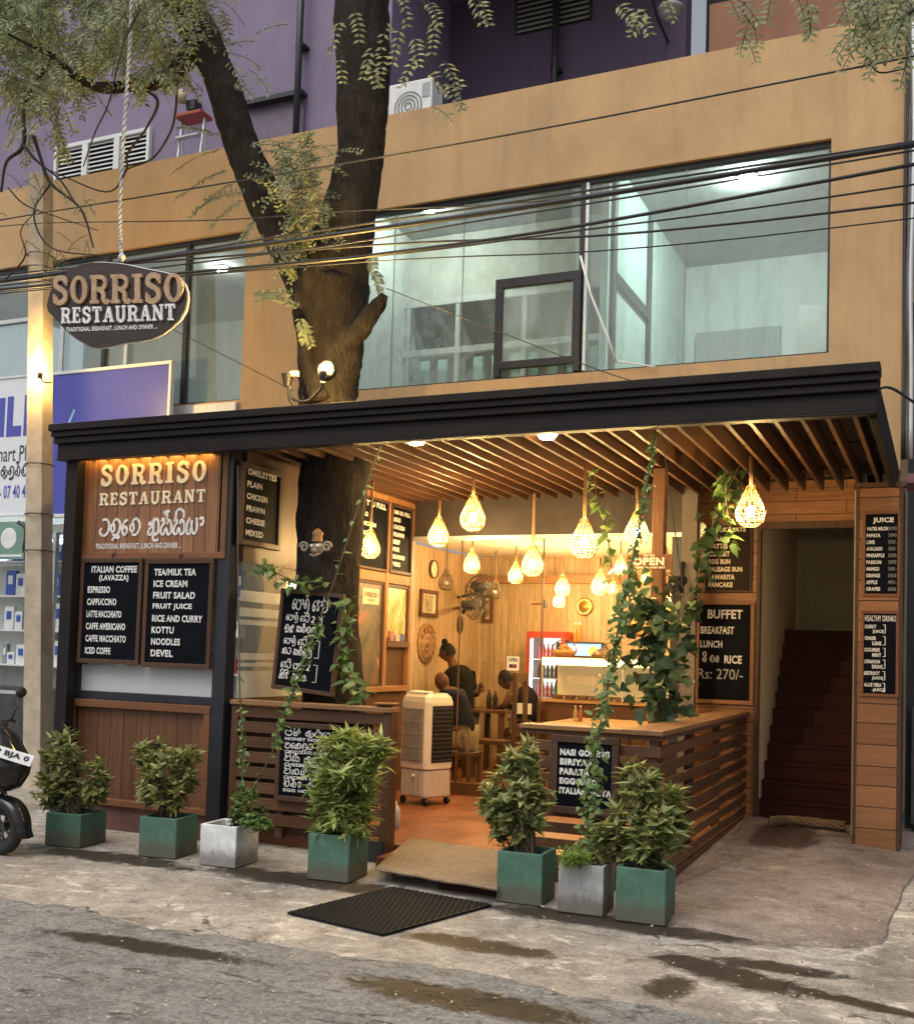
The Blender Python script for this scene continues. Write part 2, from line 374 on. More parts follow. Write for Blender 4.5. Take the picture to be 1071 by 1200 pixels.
def cr2(pts, n=5):
    return [(p.x, p.y) for p in smooth_path([(a, b, 0) for a, b in pts], n)]
def arc(cx, cy, rx, ry, a0, a1, n=14):
    return [(cx+rx*math.cos(math.radians(a0+(a1-a0)*i/n)), cy+ry*math.sin(math.radians(a0+(a1-a0)*i/n))) for i in range(n+1)]
T_ = .085
SLAB = {  # (width, strokes[(points, half width or (thin, thick by direction))])
 'I': (.42, [([(.21,.03),(.21,.97)], .115), ([(.02,.06),(.40,.06)], .06), ([(.02,.94),(.40,.94)], .06)]),
 'T': (.66, [([(.33,.03),(.33,.97)], .11), ([(.16,.06),(.50,.06)], .06), ([(.02,.93),(.64,.93)], .065), ([(.06,.72),(.06,.96)], .05), ([(.60,.72),(.60,.96)], .05)]),
 'E': (.62, [([(.18,.03),(.18,.97)], .11), ([(.02,.06),(.58,.06)], .06), ([(.02,.94),(.56,.94)], .06), ([(.2,.5),(.42,.5)], .05), ([(.55,.03),(.55,.28)], .05), ([(.53,.72),(.53,.97)], .05), ([(.42,.38),(.42,.62)], .04)]),
 'R': (.74, [([(.18,.03),(.18,.97)], .11), ([(.02,.06),(.36,.06)], .06), ([(.02,.94),(.3,.94)], .06), (([(.2,.93)]+arc(.40,.715,.2,.215,90,-90)+[(.2,.5)]), .075), (cr2([(.36,.5),(.52,.36),(.54,.12),(.66,.05),(.73,.12)], 4), .085)]),
 'N': (.76, [([(.14,.03),(.14,.97)], .07), ([(.62,.03),(.62,.97)], .07), ([(.14,.95),(.62,.05)], .1), ([(.01,.06),(.28,.06)], .06), ([(.48,.94),(.75,.94)], .06), ([(.01,.94),(.2,.94)], .06)]),
 'A': (.74, [([(.14,.05),(.37,.96)], .065), ([(.38,.96),(.6,.05)], .1), ([(.2,.33),(.54,.33)], .045), ([(.0,.06),(.28,.06)], .06), ([(.46,.06),(.74,.06)], .06)]),
 'U': (.74, [([(.17,.96)]+arc(.38,.32,.21,.28,180,360)+[(.59,.96)], .095), ([(.02,.94),(.32,.94)], .06), ([(.46,.94),(.73,.94)], .06)]),
 'O': (.72, [(arc(.36,.5,.24,.43,0,360,28), [.12+(-.055)*abs(math.sin(math.radians(360*i/28))) for i in range(29)])]),
 'S': (.62, [(cr2([(.52,.76),(.47,.89),(.30,.94),(.13,.84),(.13,.66),(.30,.54),(.47,.42),(.50,.2),(.34,.06),(.16,.08),(.09,.26)], 5), .095), ([(.54,.66),(.54,.96)], .045), ([(.07,.04),(.07,.36)], .045)]),
}
def slab(mb, B, s, u0, v0, u1, v1, d0, d1, gap=.1):
    tot = sum(SLAB[c][0] for c in s)+gap*(len(s)-1); sx = (u1-u0)*B.w/tot; sy = (v1-v0)*B.h; x = u0*B.w; y = (1-v1)*B.h; k = 0
    for c in s:
        wd, st = SLAB[c]
        for pts, hw in st:
            q = (sx*1.0+sy*.5)/1.5 if False else min(sx, sy)
            P = [(x+a*sx, y+b*sy) for a, b in pts]; H = [h*q for h in hw] if isinstance(hw, list) else hw*q
            ribbon(mb, B, P, H, d0, d1+k*4e-4, 0); k = (k+1) % 6
        x += (wd+gap)*sx
# Sinhala strokes, drawn by hand: (width, [strokes])
SI = {
 'tta': (.9, [[(.25,.95),(.6,1),(.88,.75),(.88,.3),(.55,0),(.18,.04),(.03,.25),(.18,.45)]]),
 'va': (1., [[(.42,.58),(.2,.68),(.06,.42),(.2,.2),(.42,.38),(.3,.8),(.6,1),(.95,.72),(.92,.28),(.6,0),(.25,.05)]]),
 'u': (.0, [[(-.2,.03),(-.12,-.18),(-.5,-.12),(-.8,-.32)]]),
 'e': (.6, [[(.52,.95),(.18,.75),(.03,.3),(.25,.0),(.52,.22),(.4,.5),(.14,.4)]]),
 'ma': (1., [[(.1,.62),(.0,.32),(.25,.2),(.42,.5),(.22,.9),(.55,1),(.92,.7),(.9,.25),(.5,0),(.1,.08)]]),
 'ka': (1.05, [[(.05,.55),(.18,.75),(.3,.5),(.1,.3),(.02,.05),(.3,.0),(.5,.3),(.5,.95),(.5,.3),(.7,.0),(1.,.2),(.95,.8),(.7,.95),(.55,.75)]]),
 'ku': (.0, [[(-.5,.02),(-.55,-.25),(-.3,-.38),(-.05,-.28)]]),
 'sa': (1.05, [[(.05,.75),(.2,.95),(.32,.7),(.1,.45),(.03,.1),(.3,.0),(.5,.35),(.7,.0),(1.,.12),(.98,.6),(.75,.85),(.6,.6)]]),
 'al': (.0, [[(-.5,.9),(-.5,1.25),(-.62,1.45)],[(-.8,1.4),(-.6,1.2),(-.4,1.42),(-.3,1.3)]]),
 'i': (.0, [[(-.85,.95),(-.8,1.35),(-.45,1.5),(-.15,1.3),(-.12,.95)]]),
 'ya': (1.05, [[(.3,.95),(.08,.6),(.05,.1),(.3,.0),(.45,.4),(.48,.8),(.52,.2),(.75,.0),(.98,.3),(.92,.95)]]),
 'aa': (.4, [[(.0,.85),(.25,.95),(.35,.7),(.2,.5),(.05,.6)]]),
 'pa': (1., [[(.3,.95),(.06,.7),(.05,.2),(.4,0),(.85,.1),(.97,.55),(.75,.9),(.55,.7)]]),
 'la': (1., [[(.35,.5),(.15,.6),(.05,.35),(.25,.15),(.5,.4),(.3,.8),(.6,1),(.92,.75),(.95,.1),(.6,-.3),(.2,-.2)]]),
 'ra': (.7, [[(.15,.2),(.35,.05),(.5,.3),(.25,.6),(.15,.9),(.4,1),(.62,.75)]]),
 'na': (1., [[(.1,.5),(.25,.7),(.35,.45),(.1,.2),(.25,.0),(.6,.1),(.6,.8),(.85,1),(1,.7),(.85,.45)]]),
 'A': (1.2, [[(.3,.55),(.12,.7),(.05,.3),(.3,.05),(.55,.35),(.35,.85),(.7,1),(.75,.1),(1.,0),(1.15,.35),(1.,.7)],[(.45,-.05),(.7,-.2),(.95,-.05)]]),
 'ca': (1., [[(.1,.75),(.3,.95),(.42,.65),(.15,.5),(.05,.15),(.35,0),(.75,.05),(.95,.45),(.8,.85),(.55,.9)]]),
 'ta': (1., [[(.45,.45),(.2,.55),(.08,.3),(.3,.1),(.5,.4),(.4,.75),(.65,.95),(.9,.6),(.8,.1),(.5,-.02)]]),
 'ha': (1., [[(.1,.9),(.35,1),(.4,.7),(.12,.45),(.1,.1),(.45,0),(.6,.4),(.6,.0),(.9,.15),(.95,.6),(.75,.8)]]),
 '2': (.7, [[(.1,.8),(.3,1),(.58,.8),(.45,.45),(.08,.03),(.62,.03)]]),
 ' ': (.5, []),
}
def sinhala(mb, B, s, u0, v0, u1, v1, d0=.001, d1=.004, hw=None):
    gl = s.split('.') ; gap = .14; tot = sum(SI[g][0]+(gap if SI[g][0] else 0) for g in gl)
    sx = (u1-u0)*B.w/tot; sy = (v1-v0)*B.h; x = u0*B.w; y = (1-v1)*B.h; k = 0; hw = hw or .085*min(sx*1.1, sy)
    for g in gl:
        wd, st = SI[g]
        for pts in st:
            P = [(x+a*sx-(gap*sx if not wd else 0), y+b*sy) for a, b in pts]
            ribbon(mb, B, cr2(P, 4), hw, d0, d1+k*5e-4, 3e-5); k = (k+1) % 4
        if wd: x += (wd+gap)*sx
def bracket(mb, B, u, v0, v1, wd, hw):
    x0, x1 = u*B.w, (u+wd)*B.w; y0, y1 = (1-v1)*B.h, (1-v0)*B.h
    ribbon(mb, B, [(x0,y0),(x1,y0),(x1,y1),(x0,y1)], hw, .001, .004)
def board(name, label, cat, B, group=None, frame=.035, fmat=None, pmat=None, thick=.02, lines=(), lmat=None, extra=None, bold=.035, hooks=False):
    t = thing(name, label, cat, B.p(.5, 0), group)
    mb = MB(); B.box(mb, 0, 0, 1, 1, -thick, 0); mb.build('panel', pmat or BOARD, t)
    if frame:
        fu, fv = frame/B.w, frame/B.h; mb = MB()
        B.box(mb, -.004/B.w, 1-fv, 1+.004/B.w, 1+.004/B.h, -thick-.004, .016); B.box(mb, -.004/B.w, -.004/B.h, 1+.004/B.w, fv, -thick-.004, .016)
        B.box(mb, -.002/B.w, fv, fu, 1-fv, -thick-.003, .014); B.box(mb, 1-fu, fv, 1+.002/B.w, 1-fv, -thick-.003, .014)
        mb.build('frame', fmat or W_brown, t, bevel=.004)
    if lines or extra:
        for s, a, b, c, d in lines: mb = MB(); text(mb, B, s, a, b, c, d, bold=bold); mb.build('lettering', lmat or WHITE, t)
        mb = MB()
        if extra: extra(mb, B); mb.build('lettering', lmat or WHITE, t)
    if hooks:
        for u in (hooks if isinstance(hooks, tuple) else (.5,)):
            mb = MB(); p = B.p(u, 1, 0); mb.tube([p+Vector((0,-.004,-.01)), p+Vector((0,-.004,.03)), p+Vector((.02,-.004,.05)), p+Vector((.028,-.004,.03))], .005, 6); mb.build('hook', STEEL, t)
    return t

# ================================================================== THE SETTING
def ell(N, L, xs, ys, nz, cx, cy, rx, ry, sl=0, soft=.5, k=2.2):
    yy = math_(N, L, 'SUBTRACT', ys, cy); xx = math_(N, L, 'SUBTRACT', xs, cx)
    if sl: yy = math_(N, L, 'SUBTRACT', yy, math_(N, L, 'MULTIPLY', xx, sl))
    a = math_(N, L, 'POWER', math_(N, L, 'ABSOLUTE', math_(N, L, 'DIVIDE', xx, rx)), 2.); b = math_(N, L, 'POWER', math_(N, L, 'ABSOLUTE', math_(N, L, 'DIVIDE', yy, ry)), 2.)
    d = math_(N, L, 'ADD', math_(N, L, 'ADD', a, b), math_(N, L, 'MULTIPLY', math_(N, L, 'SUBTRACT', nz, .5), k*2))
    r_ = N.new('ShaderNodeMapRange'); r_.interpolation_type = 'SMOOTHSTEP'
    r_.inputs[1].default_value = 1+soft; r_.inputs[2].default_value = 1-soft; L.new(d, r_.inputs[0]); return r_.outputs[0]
def M_ground(name, c1, c2, c3, stains, dirt, agg=180, aggs=.5, rbase=.9, crack=0, pale=0, chunks=0):
    m, N, L, B = nm(name); t = N.new('ShaderNodeTexCoord'); v = t.outputs['Object']
    sp = N.new('ShaderNodeSeparateXYZ'); L.new(v, sp.inputs[0]); xs, ys = sp.outputs[0], sp.outputs[1]
    big = noise(N, L, v, .9, 9, .68, .5); mid = noise(N, L, v, 5, 9, .7, .3); fin = noise(N, L, v, agg, 3, .8); mid2 = noise(N, L, v, 14, 8, .75)
    col = ramp(N, L, big, [(.32, c2), (.5, c1), (.66, c3)])
    col = mixc(N, L, 1., col, ramp(N, L, mid, [(.28, (.55,.53,.5)), (.5, (.95,.95,.95)), (.72, (1.18,1.16,1.12))]), 'MULTIPLY')
    col = mixc(N, L, aggs, col, ramp(N, L, fin, [(.35, (.25,.24,.22)), (.55, (1,1,1)), (.7, (1.5,1.45,1.4))]), 'MULTIPLY')
    h0 = None
    if pale:
        pn_ = noise(N, L, coords(N, L, (1,1.6,1)), 2.6, 10, .72, 1.2); col = mixc(N, L, math_(N, L, 'MULTIPLY', ramp_bw(N, L, pn_, .53, .66), pale), col, (.66,.61,.54)); col = mixc(N, L, ramp_bw(N, L, pn_, .42, .33), col, (.17,.14,.11))
    if chunks:
        cn = noise(N, L, coords(N, L, (.8,2.2,1)), 7, 10, .75, 1.0); ck0 = math_(N, L, 'MULTIPLY', ramp_bw(N, L, cn, .56, .64), ramp_bw(N, L, big, .40, .58)); col = mixc(N, L, math_(N, L, 'MULTIPLY', ck0, .8), col, (.055,.048,.04)); h0 = ck0
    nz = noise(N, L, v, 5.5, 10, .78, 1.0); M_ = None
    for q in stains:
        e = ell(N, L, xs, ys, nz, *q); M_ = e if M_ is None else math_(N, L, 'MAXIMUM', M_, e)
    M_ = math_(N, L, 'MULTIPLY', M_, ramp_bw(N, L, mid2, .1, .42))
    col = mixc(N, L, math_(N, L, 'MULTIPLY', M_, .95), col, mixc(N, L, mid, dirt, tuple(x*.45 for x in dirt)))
    vg = N.new('ShaderNodeTexVoronoi'); vg.inputs['Scale'].default_value = 48 if chunks else 62; L.new(v, vg.inputs['Vector'])
    sg = N.new('ShaderNodeSeparateColor'); L.new(vg.outputs['Color'], sg.inputs[0])
    col = mixc(N, L, .42 if chunks else .3, col, ramp(N, L, sg.outputs[0], [(.05, (.42,.41,.39)), (.5, (1,1,1)), (.95, (1.5,1.47,1.4))]), 'MULTIPLY')
    h = math_(N, L, 'ADD', math_(N, L, 'ADD', math_(N, L, 'MULTIPLY', fin, .35), mid2), math_(N, L, 'MULTIPLY', sg.outputs[0], .45 if chunks else .15))
    if h0 is not None: h = math_(N, L, 'SUBTRACT', h, math_(N, L, 'MULTIPLY', h0, 1.4))
    if crack:
        vo = N.new('ShaderNodeTexVoronoi'); vo.feature = 'DISTANCE_TO_EDGE'; vo.inputs['Scale'].default_value = crack
        nn = N.new('ShaderNodeTexNoise'); nn.inputs['Scale'].default_value = 2.2; nn.inputs['Detail'].default_value = 6; L.new(v, nn.inputs['Vector'])
        va = N.new('ShaderNodeVectorMath'); va.operation = 'SCALE'; va.inputs['Scale'].default_value = .8; L.new(nn.outputs['Color'], va.inputs[0])
        vb = N.new('ShaderNodeVectorMath'); vb.operation = 'ADD'; L.new(v, vb.inputs[0]); L.new(va.outputs[0], vb.inputs[1]); L.new(vb.outputs[0], vo.inputs['Vector'])
        ck = ramp_bw(N, L, vo.outputs['Distance'], .012, .002); ck = math_(N, L, 'MULTIPLY', math_(N, L, 'MULTIPLY', ck, ramp_bw(N, L, mid, .42, .55)), ramp_bw(N, L, big, .48, .58))
        col = mixc(N, L, ck, col, (.05,.04,.03)); h = math_(N, L, 'SUBTRACT', h, math_(N, L, 'MULTIPLY', ck, 1.2))
    L.new(col, B.inputs['Base Color'])
    L.new(math_(N, L, 'SUBTRACT', rbase, math_(N, L, 'MULTIPLY', M_, .5)), B.inputs['Roughness'])
    B.inputs['Specular IOR Level'].default_value = .35
    bump(N, L, B, h, .8, .018); return m
M_road = M_ground('worn_asphalt', (.275,.276,.274), (.21,.21,.207), (.35,.35,.345),
    [(-3.8, 4.63, .68, .10, .05), (-2.0, 4.66, .62, .15, -.03)], (.024,.019,.014), 110, .6, chunks=1)
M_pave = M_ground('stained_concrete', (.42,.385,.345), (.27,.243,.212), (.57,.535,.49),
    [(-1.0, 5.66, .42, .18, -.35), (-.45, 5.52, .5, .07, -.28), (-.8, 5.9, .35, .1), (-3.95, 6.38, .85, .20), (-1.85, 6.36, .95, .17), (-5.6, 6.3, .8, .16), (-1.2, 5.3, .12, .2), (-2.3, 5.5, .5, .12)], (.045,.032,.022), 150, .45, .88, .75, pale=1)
M_drive = M_ground('pinkish_cement', (.30,.24,.21), (.21,.165,.14), (.38,.32,.28), [(-1.25, 9.8, .3, .6)], (.13,.085,.07), 90, .45, .8, pale=.25)
mb = MB(); mb.quad((-60,-40,0),(60,-40,0),(60,70,0),(-60,70,0)); struct(mb.build('road', M_road))
# the pavement's broken edge against the road
pts = []
x = -14.
while x < 6: pts.append((x, 5.06+.05*math.sin(x*2.1)+.03*math.sin(x*5.3+1)+rng.uniform(-.025,.025))); x += .09
mb = MB(); n = len(pts); vs = []
for a, b in pts: vs += [(a, b-.05+rng.uniform(-.03,.02), .001), (a, b, .005), (a, b+.35, .014), (a, 12, .018)]
fs = []
for i in range(n-1):
    for k in range(3): fs.append((4*i+k, 4*i+4+k, 4*i+5+k, 4*i+1+k))
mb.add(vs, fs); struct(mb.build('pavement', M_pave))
edge = smooth_path([(-1.78,6.98,0),(-1.6,6.66,0),(-1.48,6.55,0),(-1.25,6.45,0),(-1.05,6.40,0),(-.85,6.38,0),(-.64,6.43,0),(-.45,6.52,0),(-.32,6.7,0),(-.28,7.3,0),(-.24,8.4,0),(-.1,9.6,0)], 5)
mb = MB(); vs = []; fs = []
for i, p in enumerate(edge):
    a = Vector((p.x+rng.uniform(-.012,.012), p.y+rng.uniform(-.012,.012), .017)); q = Vector((-1.0, 10.75, .105))
    for t in (0, .012, .3, .65, 1): vs.append((a.x+(q.x-a.x)*t*(.0 if False else 1), a.y+(q.y-a.y)*t, .017 if t == 0 else .032+(.075*t)))
for i in range(len(edge)-1):
    for k in range(4): fs.append((5*i+k, 5*i+5+k, 5*i+6+k, 5*i+1+k))
mb.add(vs, fs)
mb.quad((-1.78,6.98,.034),(-1.0,10.75,.105),(-1.78,10.75,.105),(-1.78,9,.08)); mb.quad((-.1,9.6,.03),(.1,10.75,.06),(-.5,10.75,.1),(-1.0,10.75,.105))
struct(mb.build('driveway', M_drive))
mb = MB(); mb.bx(-3.72, -2.58, 6.98, 7.4, .0, .10); mb.bx(-5.9, -1.74, 7.4, 14.2, .0, .12); struct(mb.build('interior_floor', W_floor))

# ------------------------------------------------------------------ the building
BY = 10.3
bld = thing('restaurant_building', 'orange two storey building with wide upstairs glass windows above the restaurant', 'building', (-4, BY, 0))
mb = MB()
XR = -.372; WT, WBm = 6.44, 4.43; PT = 7.49
mb.bx(-14, XR, BY, BY+.22, WT, PT)                    # parapet band
mb.bx(-14, XR, BY, BY+.22, 3.325, WBm)
mb.bx(-.99, XR, BY, BY+.22, WBm, WT); mb.bx(-7.47, -6.1, BY, BY+.22, WBm, WT)
mb.bx(XR-.22, XR, BY+.22, 15, .1, PT)
mb.build('facade_wall', ORANGE, bld)
mb = MB(); mb.bx(-14, XR-.22, BY+.22, 15, 6.95, 7.1); mb.build('roof_deck', GREYW, bld)
# upstairs rooms
mb = MB(); mb.bx(-14, XR-.22, BY+.22, 15, 3.9, 4.1); mb.build('upper_floor', GREYW, bld)
mb = MB(); mb.bx(-14, XR-.22, 14.6, 14.8, 4.1, 6.95); mb.bx(-7.2, -6.4, BY+.22, 14.6, 4.1, 6.95); mb.build('upper_back_wall', PALE, bld)
mb = MB(); mb.bx(-3.36, -3.28, 10.9, 14.6, 4.1, 6.95); mb.build('upper_partition', TEALW, bld)
mb = MB(); mb.bx(-3.262, -3.24, 11.0, 11.12, 4.1, 6.9); mb.bx(-3.262, -3.24, 12.5, 12.62, 4.1, 6.9); mb.bx(-3.262, -3.235, 11.12, 12.5, 5.6, 5.72); mb.build('partition_frame', STEEL, bld)
mb = MB(); mb.bx(-3.1, -2.0, 14.5, 14.59, 4.1, 6.0); mb.build('upper_doorway', GREYW, bld)
mb = MB(); mb.bx(-1.6, -.7, 13.0, 14.6, 4.1, 5.75); mb.build('upper_cabinet', GREYW, bld)
mb = MB()                                             # aluminium screen with greenish sheet behind the left panes
for x in (-7.0+.25*i for i in range(15)):
    mb.bx(x, x+.13, 12.5+.03*(int(x*8)%2), 12.54+.03*(int(x*8)%2), 4.1, 5.35)
mb.build('strip_curtain', M_plain('sea_green_sheet', (.42,.66,.58), .5, var=.2), bld)
mb = MB()
for x in (-6.35, -5.65, -4.75, -3.95): mb.bx(x-.03, x+.03, 12.3, 12.36, 4.1, 6.0)
mb.bx(-7, -3.4, 12.29, 12.37, 5.36, 5.44); mb.bx(-7, -3.4, 12.29, 12.37, 6.0, 6.08); mb.build('inner_screen_frame', ALU, bld)
mb = MB(); mb.bx(-6.9, -3.37, 12.4, 12.44, 6.08, 6.94); mb.build('inner_screen_panel', M_plain('speckled_panel', (.52,.53,.47), .7, var=.15), bld)
m_l = M_emit('white_lamp_glow', (.88,1,.97), 520)
def wallp(name, x0, x1, y0, y1, z0, z1, mat, par, bevel=0):
    mb = MB(); mb.bx(x0, x1, y0, y1, z0, z1); return mb.build(name, mat, par, bevel=bevel)
p = at(876, 216, Y=13.4); q = 6.93
p = at(876, 216, Z=6.86)
t = thing('ceiling_lamp', 'glaring white round lamp on the upstairs ceiling behind the right pane', 'lamp', (p.x, p.y, 6.95))
mb = MB(); mb.lathe([(.001,-.10),(.07,-.09),(.10,-.04),(.10,-.02)], (p.x, p.y, 6.95)); mb.build('bulb', m_l, t, True)
mb = MB(); mb.lathe([(.115,-.02),(.12,-.0)], (p.x, p.y, 6.95)); mb.build('holder', WHITEP, t, True)
t = thing('ceiling_lamp', 'small white lamp on the upstairs ceiling near the tree trunk', 'lamp', (-6.0, 11.6, 6.95))
mb = MB(); mb.lathe([(.001,-.08),(.06,-.07),(.085,-.03),(.085,-.02)], (-5.7, 11.5, 6.95)); t.location = (-5.7, 11.5, 6.95)
mb.build('bulb', M_emit('white_lamp_glow_soft', (.95,1,.93), 260), t, True)
mb = MB(); mb.lathe([(.1,-.02),(.1,0)], (-5.7, 11.5, 6.95)); mb.build('holder', WHITEP, t, True)
t = thing('ceiling_lamp', 'white lamp on the upstairs ceiling behind the left window', 'lamp', (-9.4, 12.4, 6.95))
mb = MB(); mb.lathe([(.001,-.08),(.06,-.07),(.085,-.03),(.085,-.02)], (-9.4, 12.4, 6.95)); mb.build('bulb', bpy.data.materials['white_lamp_glow_soft'], t, True)
mb = MB(); mb.lathe([(.1,-.02),(.1,0)], (-9.4, 12.4, 6.95)); mb.build('holder', WHITEP, t, True)
# windows
def window(x0, x1, divs, extra=None):
    fr = MB()
    fr.bx(x0, x1, BY+.05, BY+.12, WT-.05, WT+.0); fr.bx(x0, x1, BY+.05, BY+.12, WBm, WBm+.025)
    fr.bx(x0, x0+.03, BY+.052, BY+.118, WBm+.025, WT-.05); fr.bx(x1-.025, x1, BY+.052, BY+.118, WBm+.025, WT-.05)
    for d in divs: fr.bx(d-.03, d+.03, BY+.045, BY+.125, WBm+.025, WT-.05)
    o = fr.build('window', BLACK, bld)
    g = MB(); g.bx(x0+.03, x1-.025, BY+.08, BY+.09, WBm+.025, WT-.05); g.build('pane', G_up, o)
    return o
wr = window(-6.1, -.99, (-3.385,))
mb = MB(); mb.bx(-3.352, -3.325, BY+.03, BY+.05, WBm+.03, WT-.05); mb.build('white_trim', WHITEP, wr)
mb = MB()
for xx in (-5.55, -4.72, -2.345): MB().bx(xx-.004, xx+.004, BY+.068, BY+.079, WBm+.03, WT-.05).build('glass_joint', GREYW, wr)
a = at(580, 322, Y=BY-.02); b = at(677, 441, Y=BY-.02)
mb = MB(); z0 = a.z-.0; 
zt = at(628, 322, Y=BY).z; zm = at(628, 420, Y=BY).z; zb = WBm+.025
for (u0,u1,v0,v1) in ((a.x,b.x,zt-.10,zt),(a.x,b.x,zm-.08,zm),(a.x,a.x+.085,zm,zt-.10),(b.x-.085,b.x,zm,zt-.10),(a.x,a.x+.07,zb,zm-.08),(b.x-.07,b.x,zb,zm-.08)): mb.bx(u0,u1,BY+.0,BY+.055,v0,v1)
sash = mb.build('opening_sash', BLACK, wr, bevel=.006)
mb = MB(); mb.bx(a.x+.085, b.x-.085, BY+.02, BY+.028, zm, zt-.10); mb.build('sash_pane', M_glass('sash_glass', (.95,.99,.98), .04, .16, (.6,.68,.66)), sash)
mb = MB(); p = [at(680, 300, Y=BY-.03), at(692, 345, Y=BY-.06), at(712, 395, Y=BY-.08), at(722, 425, Y=BY-.06), at(727, 424, Y=BY-.05), at(768, 430, Y=BY-.03)]
mb.tube(p[:4], .012, 6); mb.tube(smooth_path(p[3:], 5), .008, 6); mb.build('window_stay', WHITEP, wr, True)
wl = window(-14, -7.47, (-8.35, -9.6, -10.75))
mb = MB()
for xx, ww in ((-9.25,.05),(-10.3,.06)): mb.bx(xx, xx+ww, BY+.02, BY+.05, WBm+.03, 5.75)
mb.bx(-14, -9.25, BY+.02, BY+.05, 5.7, 5.75); mb.build('white_trim', ALU, wl)
a = at(183, 431, Y=BY); mb = MB(); mb.bx(-9.0, -7.5, BY-.05, BY-.002, 4.22, 4.40); mb.build('sill', WHITEP, wl)

# ground floor of the same building
mb = MB(); mb.bx(-7.3, -5.24, 10.34, 10.5, .1, 3.1); mb.build('kiosk_back_wall', GREYW, bld)
mb = MB(); mb.bx(-6.05, -5.95, 10.5, 14.1, .12, 2.9); mb.build('interior_side_wall', W_inY, bld)
mb = MB(); mb.bx(-5.95, -2.15, 14.0, 14.1, .12, 2.95); mb.build('interior_back_wall', W_inX, bld)
mb = MB(); mb.bx(-2.25, -2.15, 10.78, 14.0, .12, 2.95); mb.build('interior_right_wall', W_inY, bld)
mb = MB(); mb.bx(-5.95, -2.25, 10.42, 14.0, 2.93, 3.05); mb.build('interior_ceiling', CREAMW, bld)
mb = MB(); mb.bx(-5.95, -2.25, 13.86, 13.998, 2.55, 2.66); mb.build('cornice', W_top, bld)
mb = MB(); mb.bx(-5.2, -2.28, 10.32, 10.42, 2.80, 3.32); mb.build('dark_header', M_plain('dark_brown_soffit', (.045,.034,.03), .5, var=.3), bld)
mb = MB(); mb.bx(-5.2, -2.28, 10.29, 10.33, 2.76, 2.80); mb.build('header_rail', ALU, bld)
# entrance glazing in the building line
gz = MB(); gz.bx(-4.62, -3.72, 10.36, 10.368, .24, 2.76); o = gz.build('glazing', G_in, bld)
mb = MB(); mb.bx(-5.15, -3.72, 10.33, 10.40, .12, .24); mb.bx(-3.72, -3.71, 10.355, 10.375, .12, 2.76); mb.bx(-4.63, -4.62, 10.355, 10.375, .24, 2.76); mb.build('glazing_frame', W_dark, o)
gz = MB(); gz.bx(-3.1, -2.4, 10.36, 10.368, .24, 2.76); o = gz.build('glazing', G_in, bld)
mb = MB(); mb.bx(-3.1, -2.4, 10.33, 10.40, .12, .24); mb.bx(-2.40, -2.28, 10.33, 10.42, .12, 2.76); mb.build('glazing_frame', BLACK, o)
# boarded wall with the stair opening
mb = MB(); mb.bx(-2.28, -1.62, 10.7, 10.78, .1, 3.32); mb.bx(-1.62, -.74, 10.7, 10.78, 2.90, 3.32); mb.build('boarded_wall', W_wallH, bld)
mb = MB(); mb.bx(-1.66, -.74, 10.66, 10.70, 2.86, 2.93); mb.bx(-1.655, -1.62, 10.665, 10.70, .12, 2.86); mb.build('stair_architrave', W_brown, bld)
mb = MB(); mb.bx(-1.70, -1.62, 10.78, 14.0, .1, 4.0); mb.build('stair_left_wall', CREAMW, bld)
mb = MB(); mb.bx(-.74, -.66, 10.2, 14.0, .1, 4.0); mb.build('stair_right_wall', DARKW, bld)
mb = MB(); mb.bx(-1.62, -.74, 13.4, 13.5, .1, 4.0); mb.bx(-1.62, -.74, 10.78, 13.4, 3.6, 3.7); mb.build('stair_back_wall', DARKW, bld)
mb = MB(); ns = 11
for i in range(ns):
    mb.bx(-1.62+.002, -.742, 10.8+i*.165, 13.4, .1+i*.168, .1+(i+1)*.168-(.0)); mb.bx(-1.62+.003, -.743, 10.8+i*.165-.018, 10.8+i*.165, .1+(i+1)*.168-.03, .1+(i+1)*.168-.001)
mb.build('staircase', REDST, bld)
# boarded pillar on the right
PY = 9.82; pb = at(1000, 580, Y=PY); pa = at(1058, 580, Y=PY)
pil = thing('boarded_pillar', 'square pillar clad in horizontal boards at the right of the stairs', 'pillar', (-.5, PY, .05))
x0, x1 = at(1000, 800, Y=PY).x, at(1056, 800, Y=PY).x
mb = MB(); mb.bx(x0+.012, x1-.012, PY+.016, PY+.46, .05, 3.1); mb.build('core', BLACK, pil)
mb = MB(); z = .05
while z < 3.08:
    h = min(.172+rng.uniform(-.01,.01), 3.1-z); mb.bx(x0+.025, x1-.03, PY-.004, PY+.016, z, z+h-.006); z += h
mb.build('boards', W_pillar, pil, bevel=.003)
mb = MB(); mb.bx(x0, x0+.024, PY-.01, PY+.46, .05, 3.1); mb.bx(x1-.03, x1, PY-.01, PY+.46, .05, 3.1); mb.bx(x0-.02, x1+.02, PY-.03, PY+.1, 3.1, 3.14); mb.build('corner_trim', W_brown, pil)

